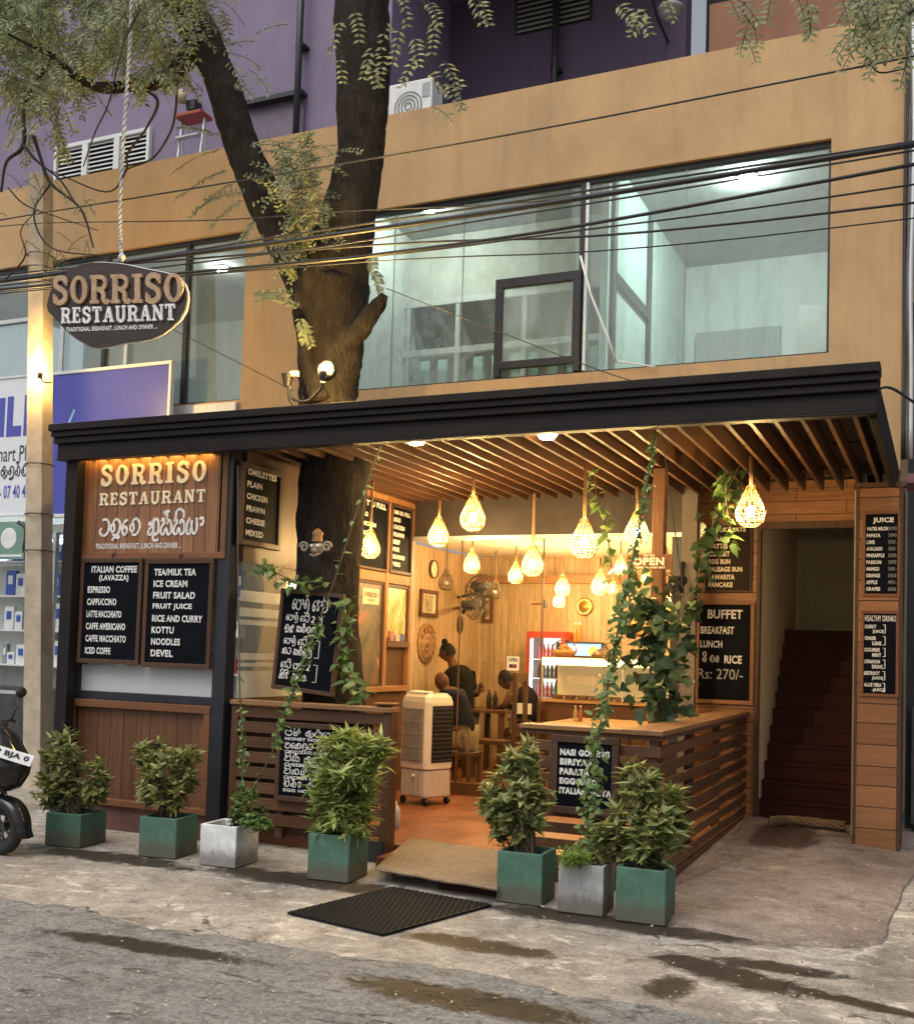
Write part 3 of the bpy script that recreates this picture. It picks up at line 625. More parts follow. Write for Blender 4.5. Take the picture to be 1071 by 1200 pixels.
# ------------------------------------------------------------------ the purple building behind
pur = thing('purple_building', 'purple rendered building rising behind the orange parapet', 'building', (-8, 12, 0))
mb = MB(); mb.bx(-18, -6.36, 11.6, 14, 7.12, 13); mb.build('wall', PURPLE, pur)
mb = MB(); mb.bx(-6.36, -3.05, 13.3, 13.6, 7.1, 13); mb.bx(-6.36, -3.1, 11.5, 13.3, 10.6, 11.0); mb.build('recessed_wall', PURPLE_SHADED, pur)  # unseen slab overhead is added to cast shade on the recess
mb = MB(); mb.bx(-3.05, 4, 14.5, 14.7, 7.1, 14); mb.build('far_wall', M_plain('night_blue_wall', (.035,.035,.05), .9), pur)
mb = MB(); mb.bx(-2.55, -1.75, 12.3, 12.6, 7.1, 9.2); mb.bx(-1.75, .6, 12.3, 12.6, 7.1, 9.2); mb.build('stair_tower', BROWNW, pur)
def plate(px0, py0, px1, py1, Y): a = at(px0, py0, Y=Y); b = at(px1, py1, Y=Y); return a.x, b.x, b.z, a.z
x0, x1, z0, z1 = plate(66, 173, 176, 183, 11.56)
for i in range(3):
    a = x0+(x1-x0)*i/3; b = x0+(x1-x0)*(i+1)/3; mb = MB()
    for q in ((a, b, z1-.05, z1), (a, b, z0-.25, z0-.2), (a, a+.05, z0-.2, z1-.05), (b-.05, b, z0-.2, z1-.05)): mb.bx(q[0], q[1], 11.53, 11.598, q[2], q[3])
    w_ = mb.build('louvre_window', WHITEP, pur)
    mb = MB(); z = z0-.18
    while z < z1-.08: mb.ob((a+.05, 11.55, z), (b-a-.1, 0, 0), (0, .03, .035), (0, .004, -.004)); z += .062
    mb.build('slats', WHITEP, w_)
    mb = MB(); mb.bx(a+.05, b-.05, 11.59, 11.597, z0-.2, z1-.05); mb.build('dark_gap', BLACK, w_)
x0, x1, z0, z1 = plate(292, 128, 356, 150, 11.57)
mb = MB(); mb.bx(x0, x1, 11.57, 11.598, z0-.3, z1); o = mb.build('side_window', M_plain('dusty_pane', (.17,.13,.19), .4), pur)
mb = MB(); mb.bx(x0-.02, x1+.02, 11.45, 11.6, z1, z1+.06); mb.build('window_hood', BLACK, o)
for px_, Yp, b_ in ((353, 11.45, 150), (652, 13.15, 88)):
    a = at(px_, 0, Y=Yp); mb = MB(); mb.tube([(a.x, Yp, 7.1), (a.x, Yp, 11.5)], .045, 10)
    for zz in (7.9, 9.3): mb.bx(a.x-.06, a.x+.06, Yp, Yp+.15, zz, zz+.04)
    mb.build('drain_pipe', BLACK, pur, True)
x0, x1, z0, z1 = plate(607, 6, 690, 16, 13.28)
mb = MB(); mb.bx(x0-.04, x1+.04, 13.285, 13.298, z0-.08, z1+.5); o = mb.build('vent_recess', BLACK, pur)
mb = MB(); z = z0-.06
while z < z1+.45: mb.ob((x0, 13.25, z), (x1-x0, 0, 0), (0, .04, .05), (0, .006, -.006)); z += .07
mb.build('vent_slats', M_plain('grey_vent_metal', (.35,.33,.26), .5), o)
# air conditioner on the roof
x0, x1, z0, z1 = plate(456, 103, 506, 118, 11.2)
ac = thing('air_conditioner', 'white outdoor air conditioner unit half hidden behind the orange parapet', 'air conditioner', ((x0+x1)/2, 11.2, 7.1))
mb = MB(); mb.bx(x0, x1, 11.2, 11.5, 7.15, z1+.03); mb.build('casing', WHITEP, ac, bevel=.015)
mb = MB(); cxx = x0+.24; z1 -= .08
for k in range(5): mb.tube([(cxx+.03+.04*k*math.cos(j*math.pi/10)*1.1, 11.19, z1-.2+.04*k*math.sin(j*math.pi/10)*1.1) for j in range(21)], .005, 4)
mb.build('fan_grille', BLACK, ac)
mb = MB(); mb.bx(x1-.13, x1-.03, 11.193, 11.2, z1-.12, z1+.05); mb.build('data_plate', M_plain('grey_sticker', (.35,.38,.4), .5), ac)
# step ladder and wall lamp on the roof
x0, x1, z0, z1 = plate(203, 137, 232, 172, 10.9)
ld = thing('step_ladder', 'short step ladder with a red top behind the parapet', 'ladder', ((x0+x1)/2, 10.9, 7.1))
mb = MB()
for xx in (x0+.03, x1-.03):
    for dy in (0, .3): mb.tube([(xx, 10.9+dy, 7.1), (xx, 11.05, z1)], .018, 6)
mb.bx(x0+.03, x1-.03, 10.92, 11.0, z1-.28, z1-.26); mb.build('legs', ALU, ld)
mb = MB(); mb.bx(x0-.0, x1+.0, 10.92, 11.18, z1, z1+.05); mb.build('top_step', M_plain('red_plastic', (.35,.06,.04), .5), ld, bevel=.01)
p = at(222, 122, Y=11.5)
wl_ = thing('wall_lamp', 'unlit beige tube lamp on a dark bracket on the purple wall', 'lamp', p)
mb = MB(); mb.bx(p.x-.01, p.x+.13, 11.45, 11.6, p.z-.1, p.z+.03); mb.build('bracket', BLACK, wl_)
mb = MB(); mb.tube([p+Vector((-.04,-.1,-.02)), p+Vector((-.04,-.1,.14))], .055, 12); mb.build('shade', M_plain('beige_shade', (.5,.38,.24), .6), wl_, True)
p = at(786, 14, Y=12.2)
dl = thing('dome_lamp', 'unlit grey dome lamp hanging high at the purple building corner', 'lamp', p)
mb = MB(); mb.lathe([(.001,-.1),(.06,-.09),(.11,-.05),(.13,.0),(.15,.01),(.15,.05),(.1,.09),(.03,.11),(.03,.3)], p); mb.build('dome', M_plain('grey_dome', (.28,.27,.28), .4), dl, True)
mb = MB(); mb.tube([p+Vector((-.0,0,.25)), p+Vector((-.25,.0,.3)), p+Vector((-.3,.5,.3)), p+Vector((-.3,1.2,.3))], .02, 6); mb.build('arm', STEEL, dl)

# ------------------------------------------------------------------ dark passage on the far right
nb = thing('neighbour_shed', 'dark corrugated shed front in the gap at the right edge', 'building', (1.2, 10.6, 0))
mb = MB(); x = XR+.03
while x < 4: mb.bx(x, x+.08, 11.5, 11.53+.02*(int(x*25)%2), 0, 5.2); x += .085
mb.build('corrugated_wall', M_plain('dark_corrugated', (.045,.05,.055), .5, .3), nb)
mb = MB(); mb.bx(-.32, 3, 10.0, 10.5, 3.16, 3.24); mb.build('pink_ledge', M_plain('dusty_pink_paint', (.24,.09,.10), .6), nb)
mb = MB(); mb.bx(-.28, 2, 11.2, 11.45, .1, 1.2); mb.build('counter', STEEL, nb)
mb = MB(); mb.bx(-.2, .3, 11.1, 11.16, 1.55, 1.95); mb.build('white_card', WHITEP, nb)
for i, (px_, r, lab) in enumerate(((1063.5, .014, 'thin grey cable hanging down the right corner of the orange wall'), (1068, .02, 'thick pale cable bundle outermost at the right edge'), (1060.5, .018, 'black downpipe running along the corner of the orange wall'))):
    a = at(px_, 300, Y=10.2); mb = MB(); mb.tube(smooth_path([(a.x+.01*math.sin(k*2+i), 10.2, 9-k*.8) for k in range(8)], 3), r, 8)
    o = mb.build('cable' if i < 2 else 'downpipe', [M_plain('grey_cable', (.12,.125,.13), .5), ALU, BLACK][i], None, True); tag(o, lab, 'cable' if i < 2 else 'pipe')
a = [at(955+.0, 460, Y=9.0), at(1030, 458, Y=9.0), at(1050, 462, Y=9.4), at(1075, 480, Y=9.8)]
mb = MB(); mb.tube(smooth_path([at(1028,456,Y=9.2), at(1040,454,Y=9.4), at(1055,461,Y=9.6), at(1085,482,Y=9.8)], 5), .012, 6); tag(mb.build('cable', BLACK, None, True), 'black cable looping off the canopy end to the right edge', 'cable')

# ================================================================== CANOPY AND KIOSK
CY = 7.0; CX0, CX1 = -6.95, -.385
can = thing('canopy', 'flat canopy with stepped charcoal fascia and wooden slat ceiling over the terrace', 'canopy', (-3.7, CY, 3.1))
mb = MB()
for z0, z1, y in ((3.365,3.425,6.915),(3.318,3.362,6.94),(3.265,3.315,6.965)): mb.bx(CX0-.0-(7.0-y)*.4, CX1+(7.0-y)*.2, y, 7.1, z0, z1)
mb.bx(CX0, CX1, CY, 7.05, 3.14, 3.262); mb.bx(CX1-.05, CX1, 7.05, 10.28, 3.10, 3.36); mb.bx(CX0, CX0+.05, 7.05, 10.28, 3.14, 3.36)
mb.bx(CX0, CX1, 6.99, 7.09, 3.125, 3.14)
mb.build('fascia', FASCIA, can, bevel=.006)
mb = MB(); mb.bx(CX0+.05, CX1-.05, 7.1, 10.28, 3.29, 3.36); mb.build('roof_sheet', M_wood('dark_roof_boarding', (.085,.045,.025), (.04,.02,.012), 'X'), can)
x = -6.85
while x < CX1-.1:
    mb = MB(); jj = rng.uniform(-.008, .008); mb.bx(x+jj-.014, x+jj+.014, 7.10, 10.15+rng.uniform(-.05,.05), 3.135+rng.uniform(0,.006), 3.27); mb.build('ceiling_slat', W_beam, can); x += .158
mb = MB()
for yy in (7.6, 8.7, 9.8): mb.bx(CX0+.06, CX1-.06, yy, yy+.05, 3.272, 3.288)
mb.build('cross_batten', W_beam, can)
mb = MB(); mb.bx(-6.895, -6.77, 7.055, 7.15, 0, 3.125); mb.build('post', W_brown if False else FASCIA, can, bevel=.004)
a = at(762, 700, Y=8.6).x; b = at(776, 700, Y=8.6).x
mb = MB(); mb.bx(a, b, 8.6, 8.7, .12, 3.13); mb.build('inner_post', M_wood('post_wood', (.30,.14,.065), (.13,.06,.028), 'Z', island=.1), can, bevel=.006)
a = at(797, 700, Y=10.2).x; b = at(815, 700, Y=10.2).x
mb = MB(); mb.bx(a, b, 10.2, 10.28, .12, 3.28); mb.build('mesh_post', M_plain('dusty_grey_mesh', (.16,.14,.12), .8, var=.3, sc=40), can)
# downlights set in the slats
GLOW = M_emit('warm_downlight', (1, .68, .30), 150)
for (px_, py_, lab) in ((488, 514, 'round recessed downlight glowing behind the fascia left of centre'), (641, 507, 'round recessed downlight glowing behind the fascia right of centre')):
    p = at(px_, py_, Y=7.16)
    t = thing('downlight', lab, 'lamp', p)
    mb = MB(); mb.lathe([(.001,-.05),(.05,-.042),(.078,-.004)], p); mb.build('lens', GLOW, t, True)
    mb = MB(); mb.lathe([(.076,-.004),(.09,-.004),(.092,.02),(.092,.06)], p); mb.build('ring', ALU, t, True)

ki = thing('kiosk', 'glazed corner kiosk with dark frame and boarded lower wall under the canopy', 'kiosk', (-6, 7.2, 0))
KX0, KX1 = -6.86, -5.24
mb = MB()
mb.bx(KX0, KX0+.08, 7.2, 7.3, 0, 3.2); mb.bx(KX1-.125, KX1, 7.17, 7.3, 0, 3.2)
mb.bx(KX0+.08, KX1-.125, 7.19, 7.29, 2.262, 2.30); mb.bx(KX0+.08, KX1-.125, 7.19, 7.29, 1.10, 1.165)
mb.build('frame', M_plain('blue_black_frame', (.018,.02,.028), .4, var=.3, bmp=.02), ki, bevel=.004)
mb = MB(); mb.bx(KX0+.01, KX1-.13, 7.215, 7.24, .24, 1.075); pn = mb.build('lower_panel', W_panel, ki)
mb = MB(); mb.bx(KX0+.0, KX1-.125, 7.16, 7.235, 1.03, 1.095); mb.bx(KX0+.0, KX1-.125, 7.16, 7.235, .22, .275); mb.bx(KX0+.0, KX0+.07, 7.165, 7.235, .275, 1.03); mb.bx(KX1-.19, KX1-.127, 7.165, 7.235, .275, 1.03)
mb.build('moulding', W_frame, pn, bevel=.006)
mb = MB(); mb.bx(KX0, KX1, 7.2, 7.28, 0, .22); mb.build('plinth', M_plain('red_brown_plinth', (.16,.075,.06), .8, var=.4, sc=5), ki)
def M_frost():
    m, N, L, B = nm('striped_frosted_glass'); out = N['Material Output']; g = N.new('ShaderNodeNewGeometry'); sp = N.new('ShaderNodeSeparateXYZ'); L.new(g.outputs['Position'], sp.inputs[0])
    z = sp.outputs[2]
    def band(a, b): return math_(N, L, 'MULTIPLY', math_(N, L, 'GREATER_THAN', z, a), math_(N, L, 'LESS_THAN', z, b))
    k = band(0, 1.385)
    for a, b in ((1.42,1.45),(1.475,1.53),(1.76,1.80),(1.83,1.90),(1.95,2.04)): k = math_(N, L, 'MAXIMUM', k, band(a, b))
    tr = N.new('ShaderNodeBsdfTransparent'); tr.inputs[0].default_value = (.55,.60,.60,1)
    gl = N.new('ShaderNodeBsdfGlossy'); gl.inputs['Roughness'].default_value = .05
    a = N.new('ShaderNodeMixShader'); a.inputs[0].default_value = .22; L.new(tr.outputs[0], a.inputs[1]); L.new(gl.outputs[0], a.inputs[2])
    B.inputs['Base Color'].default_value = (.52,.54,.54,1); B.inputs['Roughness'].default_value = .35
    x = N.new('ShaderNodeMixShader'); L.new(math_(N, L, 'ADD', math_(N, L, 'MULTIPLY', k, .75), .2), x.inputs[0]); L.new(a.outputs[0], x.inputs[1]); L.new(B.outputs[0], x.inputs[2])
    L.new(x.outputs[0], out.inputs[0]); return m
FROST = M_frost()
mb = MB(); mb.bx(KX0+.08, KX1-.125, 7.235, 7.245, 1.165, 2.262); mb.build('glass', FROST, ki)
SX = -5.2                                             # side wall that runs back from the kiosk corner
mb = MB(); mb.bx(SX-.015, SX-.005, 7.3, 8.35, 1.165, 2.27); mb.build('glass', FROST, ki)
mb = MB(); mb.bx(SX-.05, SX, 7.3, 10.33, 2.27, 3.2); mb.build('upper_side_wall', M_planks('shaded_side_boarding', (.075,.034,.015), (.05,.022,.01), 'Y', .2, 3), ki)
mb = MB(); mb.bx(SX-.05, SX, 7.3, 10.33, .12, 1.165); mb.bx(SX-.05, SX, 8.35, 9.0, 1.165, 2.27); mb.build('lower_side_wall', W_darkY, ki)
mb = MB()
for y0 in (9.0, 9.72, 10.27): mb.bx(SX-.05, SX+.03, y0, y0+.06, 1.165, 3.15)
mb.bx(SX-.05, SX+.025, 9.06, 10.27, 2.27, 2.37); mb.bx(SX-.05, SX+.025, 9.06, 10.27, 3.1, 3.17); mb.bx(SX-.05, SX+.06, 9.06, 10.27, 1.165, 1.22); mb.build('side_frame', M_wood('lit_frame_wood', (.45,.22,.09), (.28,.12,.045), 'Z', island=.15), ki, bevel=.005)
mb = MB(); mb.bx(SX-.05, SX+.04, 9.78, 10.27, 1.62, 1.68); mb.bx(SX-.04, SX-.02, 9.78, 10.27, 1.22, 1.62); mb.build('shelf', W_dark, ki)
# glowing strip that lights the painted sign
t = thing('light_strip', 'glowing warm strip light above the painted kiosk sign', 'lamp', (-6.1, 7.1, 3.08))
mb = MB(); mb.bx(-6.75, -5.45, 7.10, 7.13, 3.155, 3.17); mb.build('tube', M_emit('amber_strip', (1,.58,.14), 26), t)
mb = MB(); mb.bx(-6.8, -5.4, 7.092, 7.14, 3.17, 3.19); mb.build('casing', BLACK, t)

# ------------------------------------------------------------------ signs and menu boards
Bs = plY((95, 532), (264, 654), 7.17)
def sign_letters(mb, B):
    text(mb, B, 'TRADITIONAL BREAKFAST, LUNCH AND DINNER ...', .14, .855, .72, .915, bold=.02)
    sinhala(mb, B, 'tta.va.u.e.va. .ka.ku.sa.al.sa.i.ya.aa', .165, .63, .87, .78, .001, .006)
def sign_cream(mb, B):
    slab(mb, B, 'RESTAURANT', .155, .385, .865, .50, .001, .012, .14)
    slab(mb, B, 'SORRISO', .16, .125, .865, .315, .001, .014, .16)
t = board('painted_sign', 'wooden board lettered with the restaurant name under a glowing strip above the kiosk glass', 'sign', Bs, frame=.05, fmat=W_frame, pmat=W_sign, lines=(), extra=sign_letters)
mb = MB(); sign_cream(mb, Bs); mb.build('raised_letters', CREAM, t)

G1 = 'menu boards hung on the kiosk'
def L_(rows, u0, w_, v0, dv, h, ws):
    return [(s, u0, v0+i*dv, u0+ws[i], v0+i*dv+h) for i, s in enumerate(rows)]
Bc = plY((97, 655), (163, 779), 7.15)
board('menu_board', 'black menu board listing Italian coffee on the kiosk glass', 'menu board', Bc, G1, lines=[('ITALIAN COFFEE', .17, .07, .91, .135), ('(LAVAZZA)', .3, .155, .78, .225)] + L_(['ESPRESSO','CAPPUCCINO','LATTE MACCHIATO','CAFFE AMERICANO','CAFFE MACCHIATO','ICED COFFE'], .12, 0, .265, .117, .065, [.37,.48,.57,.64,.66,.42]), hooks=True)
Bt = plY((172, 656), (246, 784), 7.15)
board('menu_board', 'black menu board listing tea, ice cream and noodles right of the coffee board', 'menu board', Bt, G1, lines=L_(['TEA/MILK TEA','ICE CREAM','FRUIT SALAD','FRUIT JUICE','RICE AND CURRY','KOTTU','NOODLES','DEVEL'], .13, 0, .085, .108, .064, [.62,.5,.62,.58,.74,.33,.43,.33]), hooks=True)
Bo = plX((284, 541), (327, 645), SX+.02)
board('menu_board', 'dim menu board listing omelettes between the kiosk corner and the tree', 'menu board', Bo, G1, frame=.04, lines=L_(['OMELETTES','PLAIN','CHICKEN','PRAWN','CHEESE','MIXED'], .14, 0, .06, .15, .075, [.72,.36,.5,.45,.46,.43]))
def slabs_rows(): return ['100 RS FILL','EGG','CHICKEN','PRAWN','BEEF','PORK','SEAFOOD','VEG']
Bf = Pl((SX+.03, 9.06, 2.38), (0, .66, 0), (0, 0, .71))
board('menu_board', 'menu board partly behind the hanging lamp beside the tree, reading TU FULL', 'menu board', Bf, G1, frame=.02, lines=[('KOTTU FULL', .1, .05, .9, .13), ('VEG', .1, .22, .35, .28), ('CHICKEN', .1, .35, .6, .41), ('EGG', .1, .48, .35, .54), ('PORK', .1, .61, .4, .67)])
Bf = Pl((SX+.03, 9.78, 2.38), (0, .49, 0), (0, 0, .71))
board('menu_board', 'narrow menu board with a column of items, nearest the dining room wall', 'menu board', Bf, G1, frame=.03, lines=L_(slabs_rows(), .12, 0, .08, .108, .065, [.76,.3,.5,.48,.3,.3,.55,.35]), bold=.06)
def M_blot(name, stops, sc, st=(1,1,1)):
    m, N, L, B = nm(name); v = coords(N, L, st); L.new(ramp(N, L, noise(N, L, v, sc, 5, .6, .8), stops), B.inputs['Base Color']); B.inputs['Roughness'].default_value = .35; return m
Bp = Pl((SX+.0, 9.06, 1.225), (0, .66, 0), (0, 0, 1.04))
t = board('poster', 'dark blurry food picture with a cream card in the side window by the tree', 'poster', Bp, frame=.025, pmat=M_blot('dark_food_picture', [(.3,(.03,.045,.04)),(.5,(.12,.10,.07)),(.6,(.32,.10,.06)),(.72,(.5,.42,.3))], 3.2))
mb = MB(); Bp.box(mb, .35, .78, .85, .93, .001, .008); c_ = mb.build('card', M_plain('cream_card', (.7,.6,.42), .7), t)
mb = MB(); slab(mb, Bp, 'SORRISO', .39, .105, .81, .15, .0085, .0095); text(mb, Bp, 'RESTAURANT', .48, .17, .72, .19, .0095); mb.build('lettering', W_brown, c_)
Bp = Pl((SX+.0, 9.78, 1.69), (0, .49, 0), (0, 0, .57))
t = board('poster', 'painted reflection of a bright wall and green plant in the side window nearest the dining room', 'poster', Bp, frame=.03, pmat=M_blot('painted_plant_reflection', [(.3,(.18,.22,.04)),(.48,(.42,.40,.12)),(.55,(.75,.6,.38)),(.8,(.8,.66,.45))], 4))  # pane reflection of wall and plant, painted on a board
for i, (y, h, c) in enumerate(((9.85, .1, (.5,.2,.18)), (9.98, .07, (.6,.5,.45)), (10.08, .08, (.12,.13,.3)))):
    t = tag(MB().bx(SX-.0, SX+.035, y, y+.08, 1.682, 1.682+h).build('carton', M_plain('carton_'+'abc'[i], c, .6), None, False, .003), ['small reddish carton on the side window shelf', 'pale carton in the middle of the side window shelf', 'small blue carton on the side window shelf'][i], 'carton')
    
# hanging oval sign
HY = 6.5
o_px = [(54,358),(58,341),(65,331),(74,322),(85,314),(96,309),(108,307),(122,307),(137,308),(150,310),(163,313),(178,316),(193,319),(203,322),(209,326),(215,333),(218,342),(218,352),(216,362),(209,374),(199,383),(188,391),(176,396),(160,399),(144,401),(129,405),(114,407),(105,406),(98,402),(88,396),(78,388),(69,379),(62,371),(56,365)]
Bh = plY((54, 307), (218, 407), HY)
hs_ = thing('hanging_sign', 'dark oval wooden sign hanging from the tree on a white rope', 'sign', at(136, 307, Y=HY))
O = [at(a, b, Y=HY) for a, b in o_px]; k = len(O); mb = MB()
f = [(p.x, HY+.01, p.z) for p in O]; b_ = [(p.x, HY+.055, p.z) for p in O]
mb.add(f+b_, [tuple(range(k)), tuple(range(2*k-1, k-1, -1))]+[(i, k+i, k+(i+1)%k, (i+1)%k) for i in range(k)])
mb.build('board', M_planks('sign_dark_board', (.05,.026,.02), (.035,.019,.014), 'Z', .16, 3, yaxis='X'), hs_)
mb = MB(); mb.tube([Vector((p.x, HY+.03, p.z)) for p in O+O[:1]], .009, 6, False); mb.build('rim', WHITEP, hs_, True)
Bh2 = Pl(Bh.O+Vector((0,-.0+.01,0)), Bh.U, Bh.V)
Bx = plq((64, 324), (217, 319.5), (64, 358), HY+.008)
mb = MB(); slab(mb, Bx, 'SORRISO', 0, .02, 1, .98, .001, .02, .06); mb.build('raised_letters', TAN, hs_)
Bx = plq((73, 361), (207, 356), (73, 380), HY+.008)
mb = MB(); slab(mb, Bx, 'RESTAURANT', 0, .02, 1, .98, .001, .016, .10); mb.build('lettering', WHITE, hs_)
Bx = plq((78, 383), (185, 379), (78, 391), HY+.008)
mb = MB(); text(mb, Bx, 'TRADITIONAL BREAKFAST, LUNCH AND DINNER ...', 0, .1, 1, .85, .003, .03); mb.build('small_lettering', GREY_CHALK if False else WHITE, hs_)

# Sinhala board on the tree and on the left counter
TP = plq((331, 690), (403, 697), (319, 806), 7.42)
def pol(mb, B):
    S = lambda s, *q: sinhala(mb, B, s, *q)
    S('e.pa.aa.la.al. .e.ra.aa.tta.i', .2, .08, .78, .19)
    S('e.pa.aa.la.al. .e.ra.tta.i', .12, .245, .5, .305); S('2', .53, .245, .6, .305)
    S('la.u.na.u. .sa.ma.al.ba.la'.replace('.ba','.va'), .11, .35, .62, .41)
    S('e.pa.aa.la.al. .e.ra.tta.i', .12, .48, .5, .54); S('ka.tta. .sa.ma.al.va.la', .11, .58, .6, .64)
    S('e.ra.tta.i. .pa.aa.na', .11, .72, .5, .78); S('2', .53, .72, .6, .78); S('ka.i.ra.i. .ha.e.ta', .1, .83, .55, .89)
    for v in (.245, .48, .72): bracket(mb, B, .64, v, v+.17, .06, .003)
board('menu_board', 'large black board with Sinhala writing leaning on the tree trunk', 'menu board', TP, G1, frame=.03, fmat=W_brown, extra=pol)
HPb = plY((326, 846), (396, 944), 7.165)
def hop(mb, B):
    rows = [('pa.na.i. .A.pa.al.pa', 'HONEY HOPPERS'), ('ca.e.ka.la.tta. .A.pa.al', 'CHOCOLATE HOPPERS'), ('ca.i.sa.al. .A.pa.al.pa', 'CHEESE HOPPERS'), ('ca.i.ka.na. .A.pa.al', 'CHICKEN HOPPERS'), ('va.i.ta.al.ra. .A.pa.al.pa', 'EGG HOPPERS')]
    for i, (a, b) in enumerate(rows):
        v = .09+.165*i; sinhala(mb, B, a, .13, v, .86, v+.07); text(mb, B, b, .13, v+.095, .9-.1*(i==4), v+.135)
board('menu_board', 'black board listing hoppers on the left slatted counter', 'menu board', HPb, G1, frame=.035, extra=hop, fmat=W_brown)
NGb = plY((647, 861), (723, 958), 7.165)
board('menu_board', 'black board listing nasi goreng on the front of the right railing', 'menu board', NGb, G1, frame=.045, fmat=W_brown, lines=L_(['NASI GORENG','BIRIYANI','PARATA','EGG ROTI','ITALIAN PASTA'], .13, 0, .17, .125, .085, [.74,.55,.45,.56,.78]), bold=.06)
Bse = plY((827, 617), (880, 694), 10.68)
board('menu_board', 'brown snack board listing buns and pancake above the buffet board', 'menu board', Bse, 'menu boards on the boarded walls', frame=.015, fmat=W_brown, pmat=M_plain('brown_board', (.028,.018,.013), .6, spec=.1), lmat=CREAM,
      lines=[('SHORT EATS', .12, -.04 if False else .02, .86, .09)]+L_(['ROLLS','PATTIS','CUTLET','EGG BUN','SAUSAGE BUN','LAWARIYA','PANCAKE'], .08, 0, .15, .117, .075, [.36,.4,.45,.46,.72,.56,.52]))
Bbf = plY((816, 704), (882, 826), 10.68)
def buf(mb, B):
    sinhala(mb, B, 'ta.i. .va.ta', .12, .535, .42, .60)
t = board('menu_board', 'buffet board reading Rs 270 beside the stair opening', 'menu board', Bbf, 'menu boards on the boarded walls', frame=.035, fmat=W_pillar, lines=[('BUFFET', .2, .085, .80, .175), ('BREAKFAST', .08, .25, .66, .325), ('LUNCH', .08, .39, .46, .46), ('RICE', .5, .53, .80, .61)], extra=buf, bold=.03)
mb = MB(); text(mb, Bbf, 'Rs: 270/-', .05, .665, .82, .765, .004, .0); mb.build('price', M_plain('pale_chalk', (.45,.44,.43), .8), t)
Bj = plY((1011, 600), (1054, 699), PY-.005)
ju = ['WATER MELON','PAPAYA','LIME','AVACADO','PINEAPPLE','PASSION','MANGO','ORANGE','APPLE','GRAPES']
t = board('menu_board', 'juice price board at the top of the right pillar', 'menu board', Bj, 'menu boards on the boarded walls', frame=.022, fmat=W_frame, lines=[('JUICE', .26, .07, .82, .145)]+L_(ju, .1, 0, .18, .079, .045, [.57,.37,.22,.43,.48,.4,.35,.37,.3,.38]), bold=.05)
mb = MB()
for i, s in enumerate(['300','390','300/-','350/-','300','300','340/-','350','490/-','600']): text(mb, Bj, s, .68, .18+.079*i, .9, .225+.079*i)
mb.build('prices', GREY_CHALK, t)
Bd = plY((1009, 716), (1052, 817), PY-.005)
hd = [('CARROT','JUICE'),('GINGER','LIME'),('CUCUMBER','MINT'),('CINNAMON','DRINK'),('BEETROOT','JUICE'),('ALOE VERA','-JUICE')]
def hdx(mb, B):
    text(mb, B, 'HEALTHY DRINKS', .09, .05, .92, .12, bold=.02)
    for i, (a, b) in enumerate(hd):
        v = .16+.137*i; text(mb, B, a, .09, v, .09+.052*len(a), v+.045, bold=.05); text(mb, B, b, .3, v+.06, .3+.06*len(b), v+.105, bold=.05); bracket(mb, B, .58, v, v+.1, .06, .0035)
board('menu_board', 'healthy drinks board below the juice board on the right pillar', 'menu board', Bd, 'menu boards on the boarded walls', frame=.022, fmat=W_frame, extra=hdx)
Bop = plY((735, 650), (787, 667), 8.45)
t = board('open_sign', 'small brown wooden OPEN sign hanging in front of the inner post', 'sign', Bop, frame=0, pmat=W_frame, lmat=CREAM, lines=[('WE ARE', .36, .02, .62, .13), ('OPEN', .13, .2, .83, .74), ('COME IN AND EAT', .15, .82, .86, .95)], bold=.05)
mb = MB(); mb.tube([Bop.p(.1,1), at(766, 560, Y=8.45), Bop.p(.9,1)], .004, 5); mb.build('string', STEM, t)
Bst = plY((594, 769), (608, 786), 10.355)
t = board('open_sticker', 'white OPEN notice stuck on the shop glass', 'notice', Bst, frame=0, thick=.003, pmat=WHITEP, lmat=BLACK, lines=[('OPEN', .12, .12, .88, .38)], bold=.03)
mb = MB(); Bst.box(mb, .2, .18, .8, .45, .001, .003); mb.build('picture', M_blot('sticker_picture', [(.4,(.03,.03,.05)),(.6,(.5,.1,.08))], 14), t)

# ------------------------------------------------------------------ slatted counter and railing
FRY = 7.2
lc = thing('slatted_counter', 'dark slatted counter with a shelf top left of the entrance', 'counter', (-4.4, FRY, 0))
LX0, LX1 = -5.18, -3.755
mb = MB(); mb.bx(LX0, LX1+.01, FRY-.03, FRY+.13, 1.125, 1.16); mb.build('top', W_top, lc, bevel=.004)
mb = MB(); z = .2
while z < 1.1: mb.bx(LX0+.05, LX1-.02, FRY, FRY+.025, z, z+.085); z += .118
mb.build('front_slats', W_dark, lc, bevel=.003)
mb = MB(); z = .2
while z < 1.1: mb.bx(LX1-.045, LX1-.02, FRY+.03, FRY+.1, z, z+.085); z += .118
mb.build('end_slats', W_darkY, lc, bevel=.003)
for xx, yy in ((LX0, FRY+.0), (LX1-.06, FRY-.0), (-4.75, FRY+.026), (-4.3, FRY+.026), (LX1-.06, FRY+.066)):
    MB().bx(xx, xx+.065, yy-.004, yy+.06, .03 if xx > -4 else .1, 1.125).build('post', W_darkZ, lc, bevel=.004)
MB().bx(LX1-.19, LX1-.02, FRY-.02, FRY+.1, 0, .17).build('foot', BLACK, lc)
MB().bx(LX0, LX1-.2, FRY+.105, FRY+.12, .12, 1.1).build('back_board', W_dark, lc)

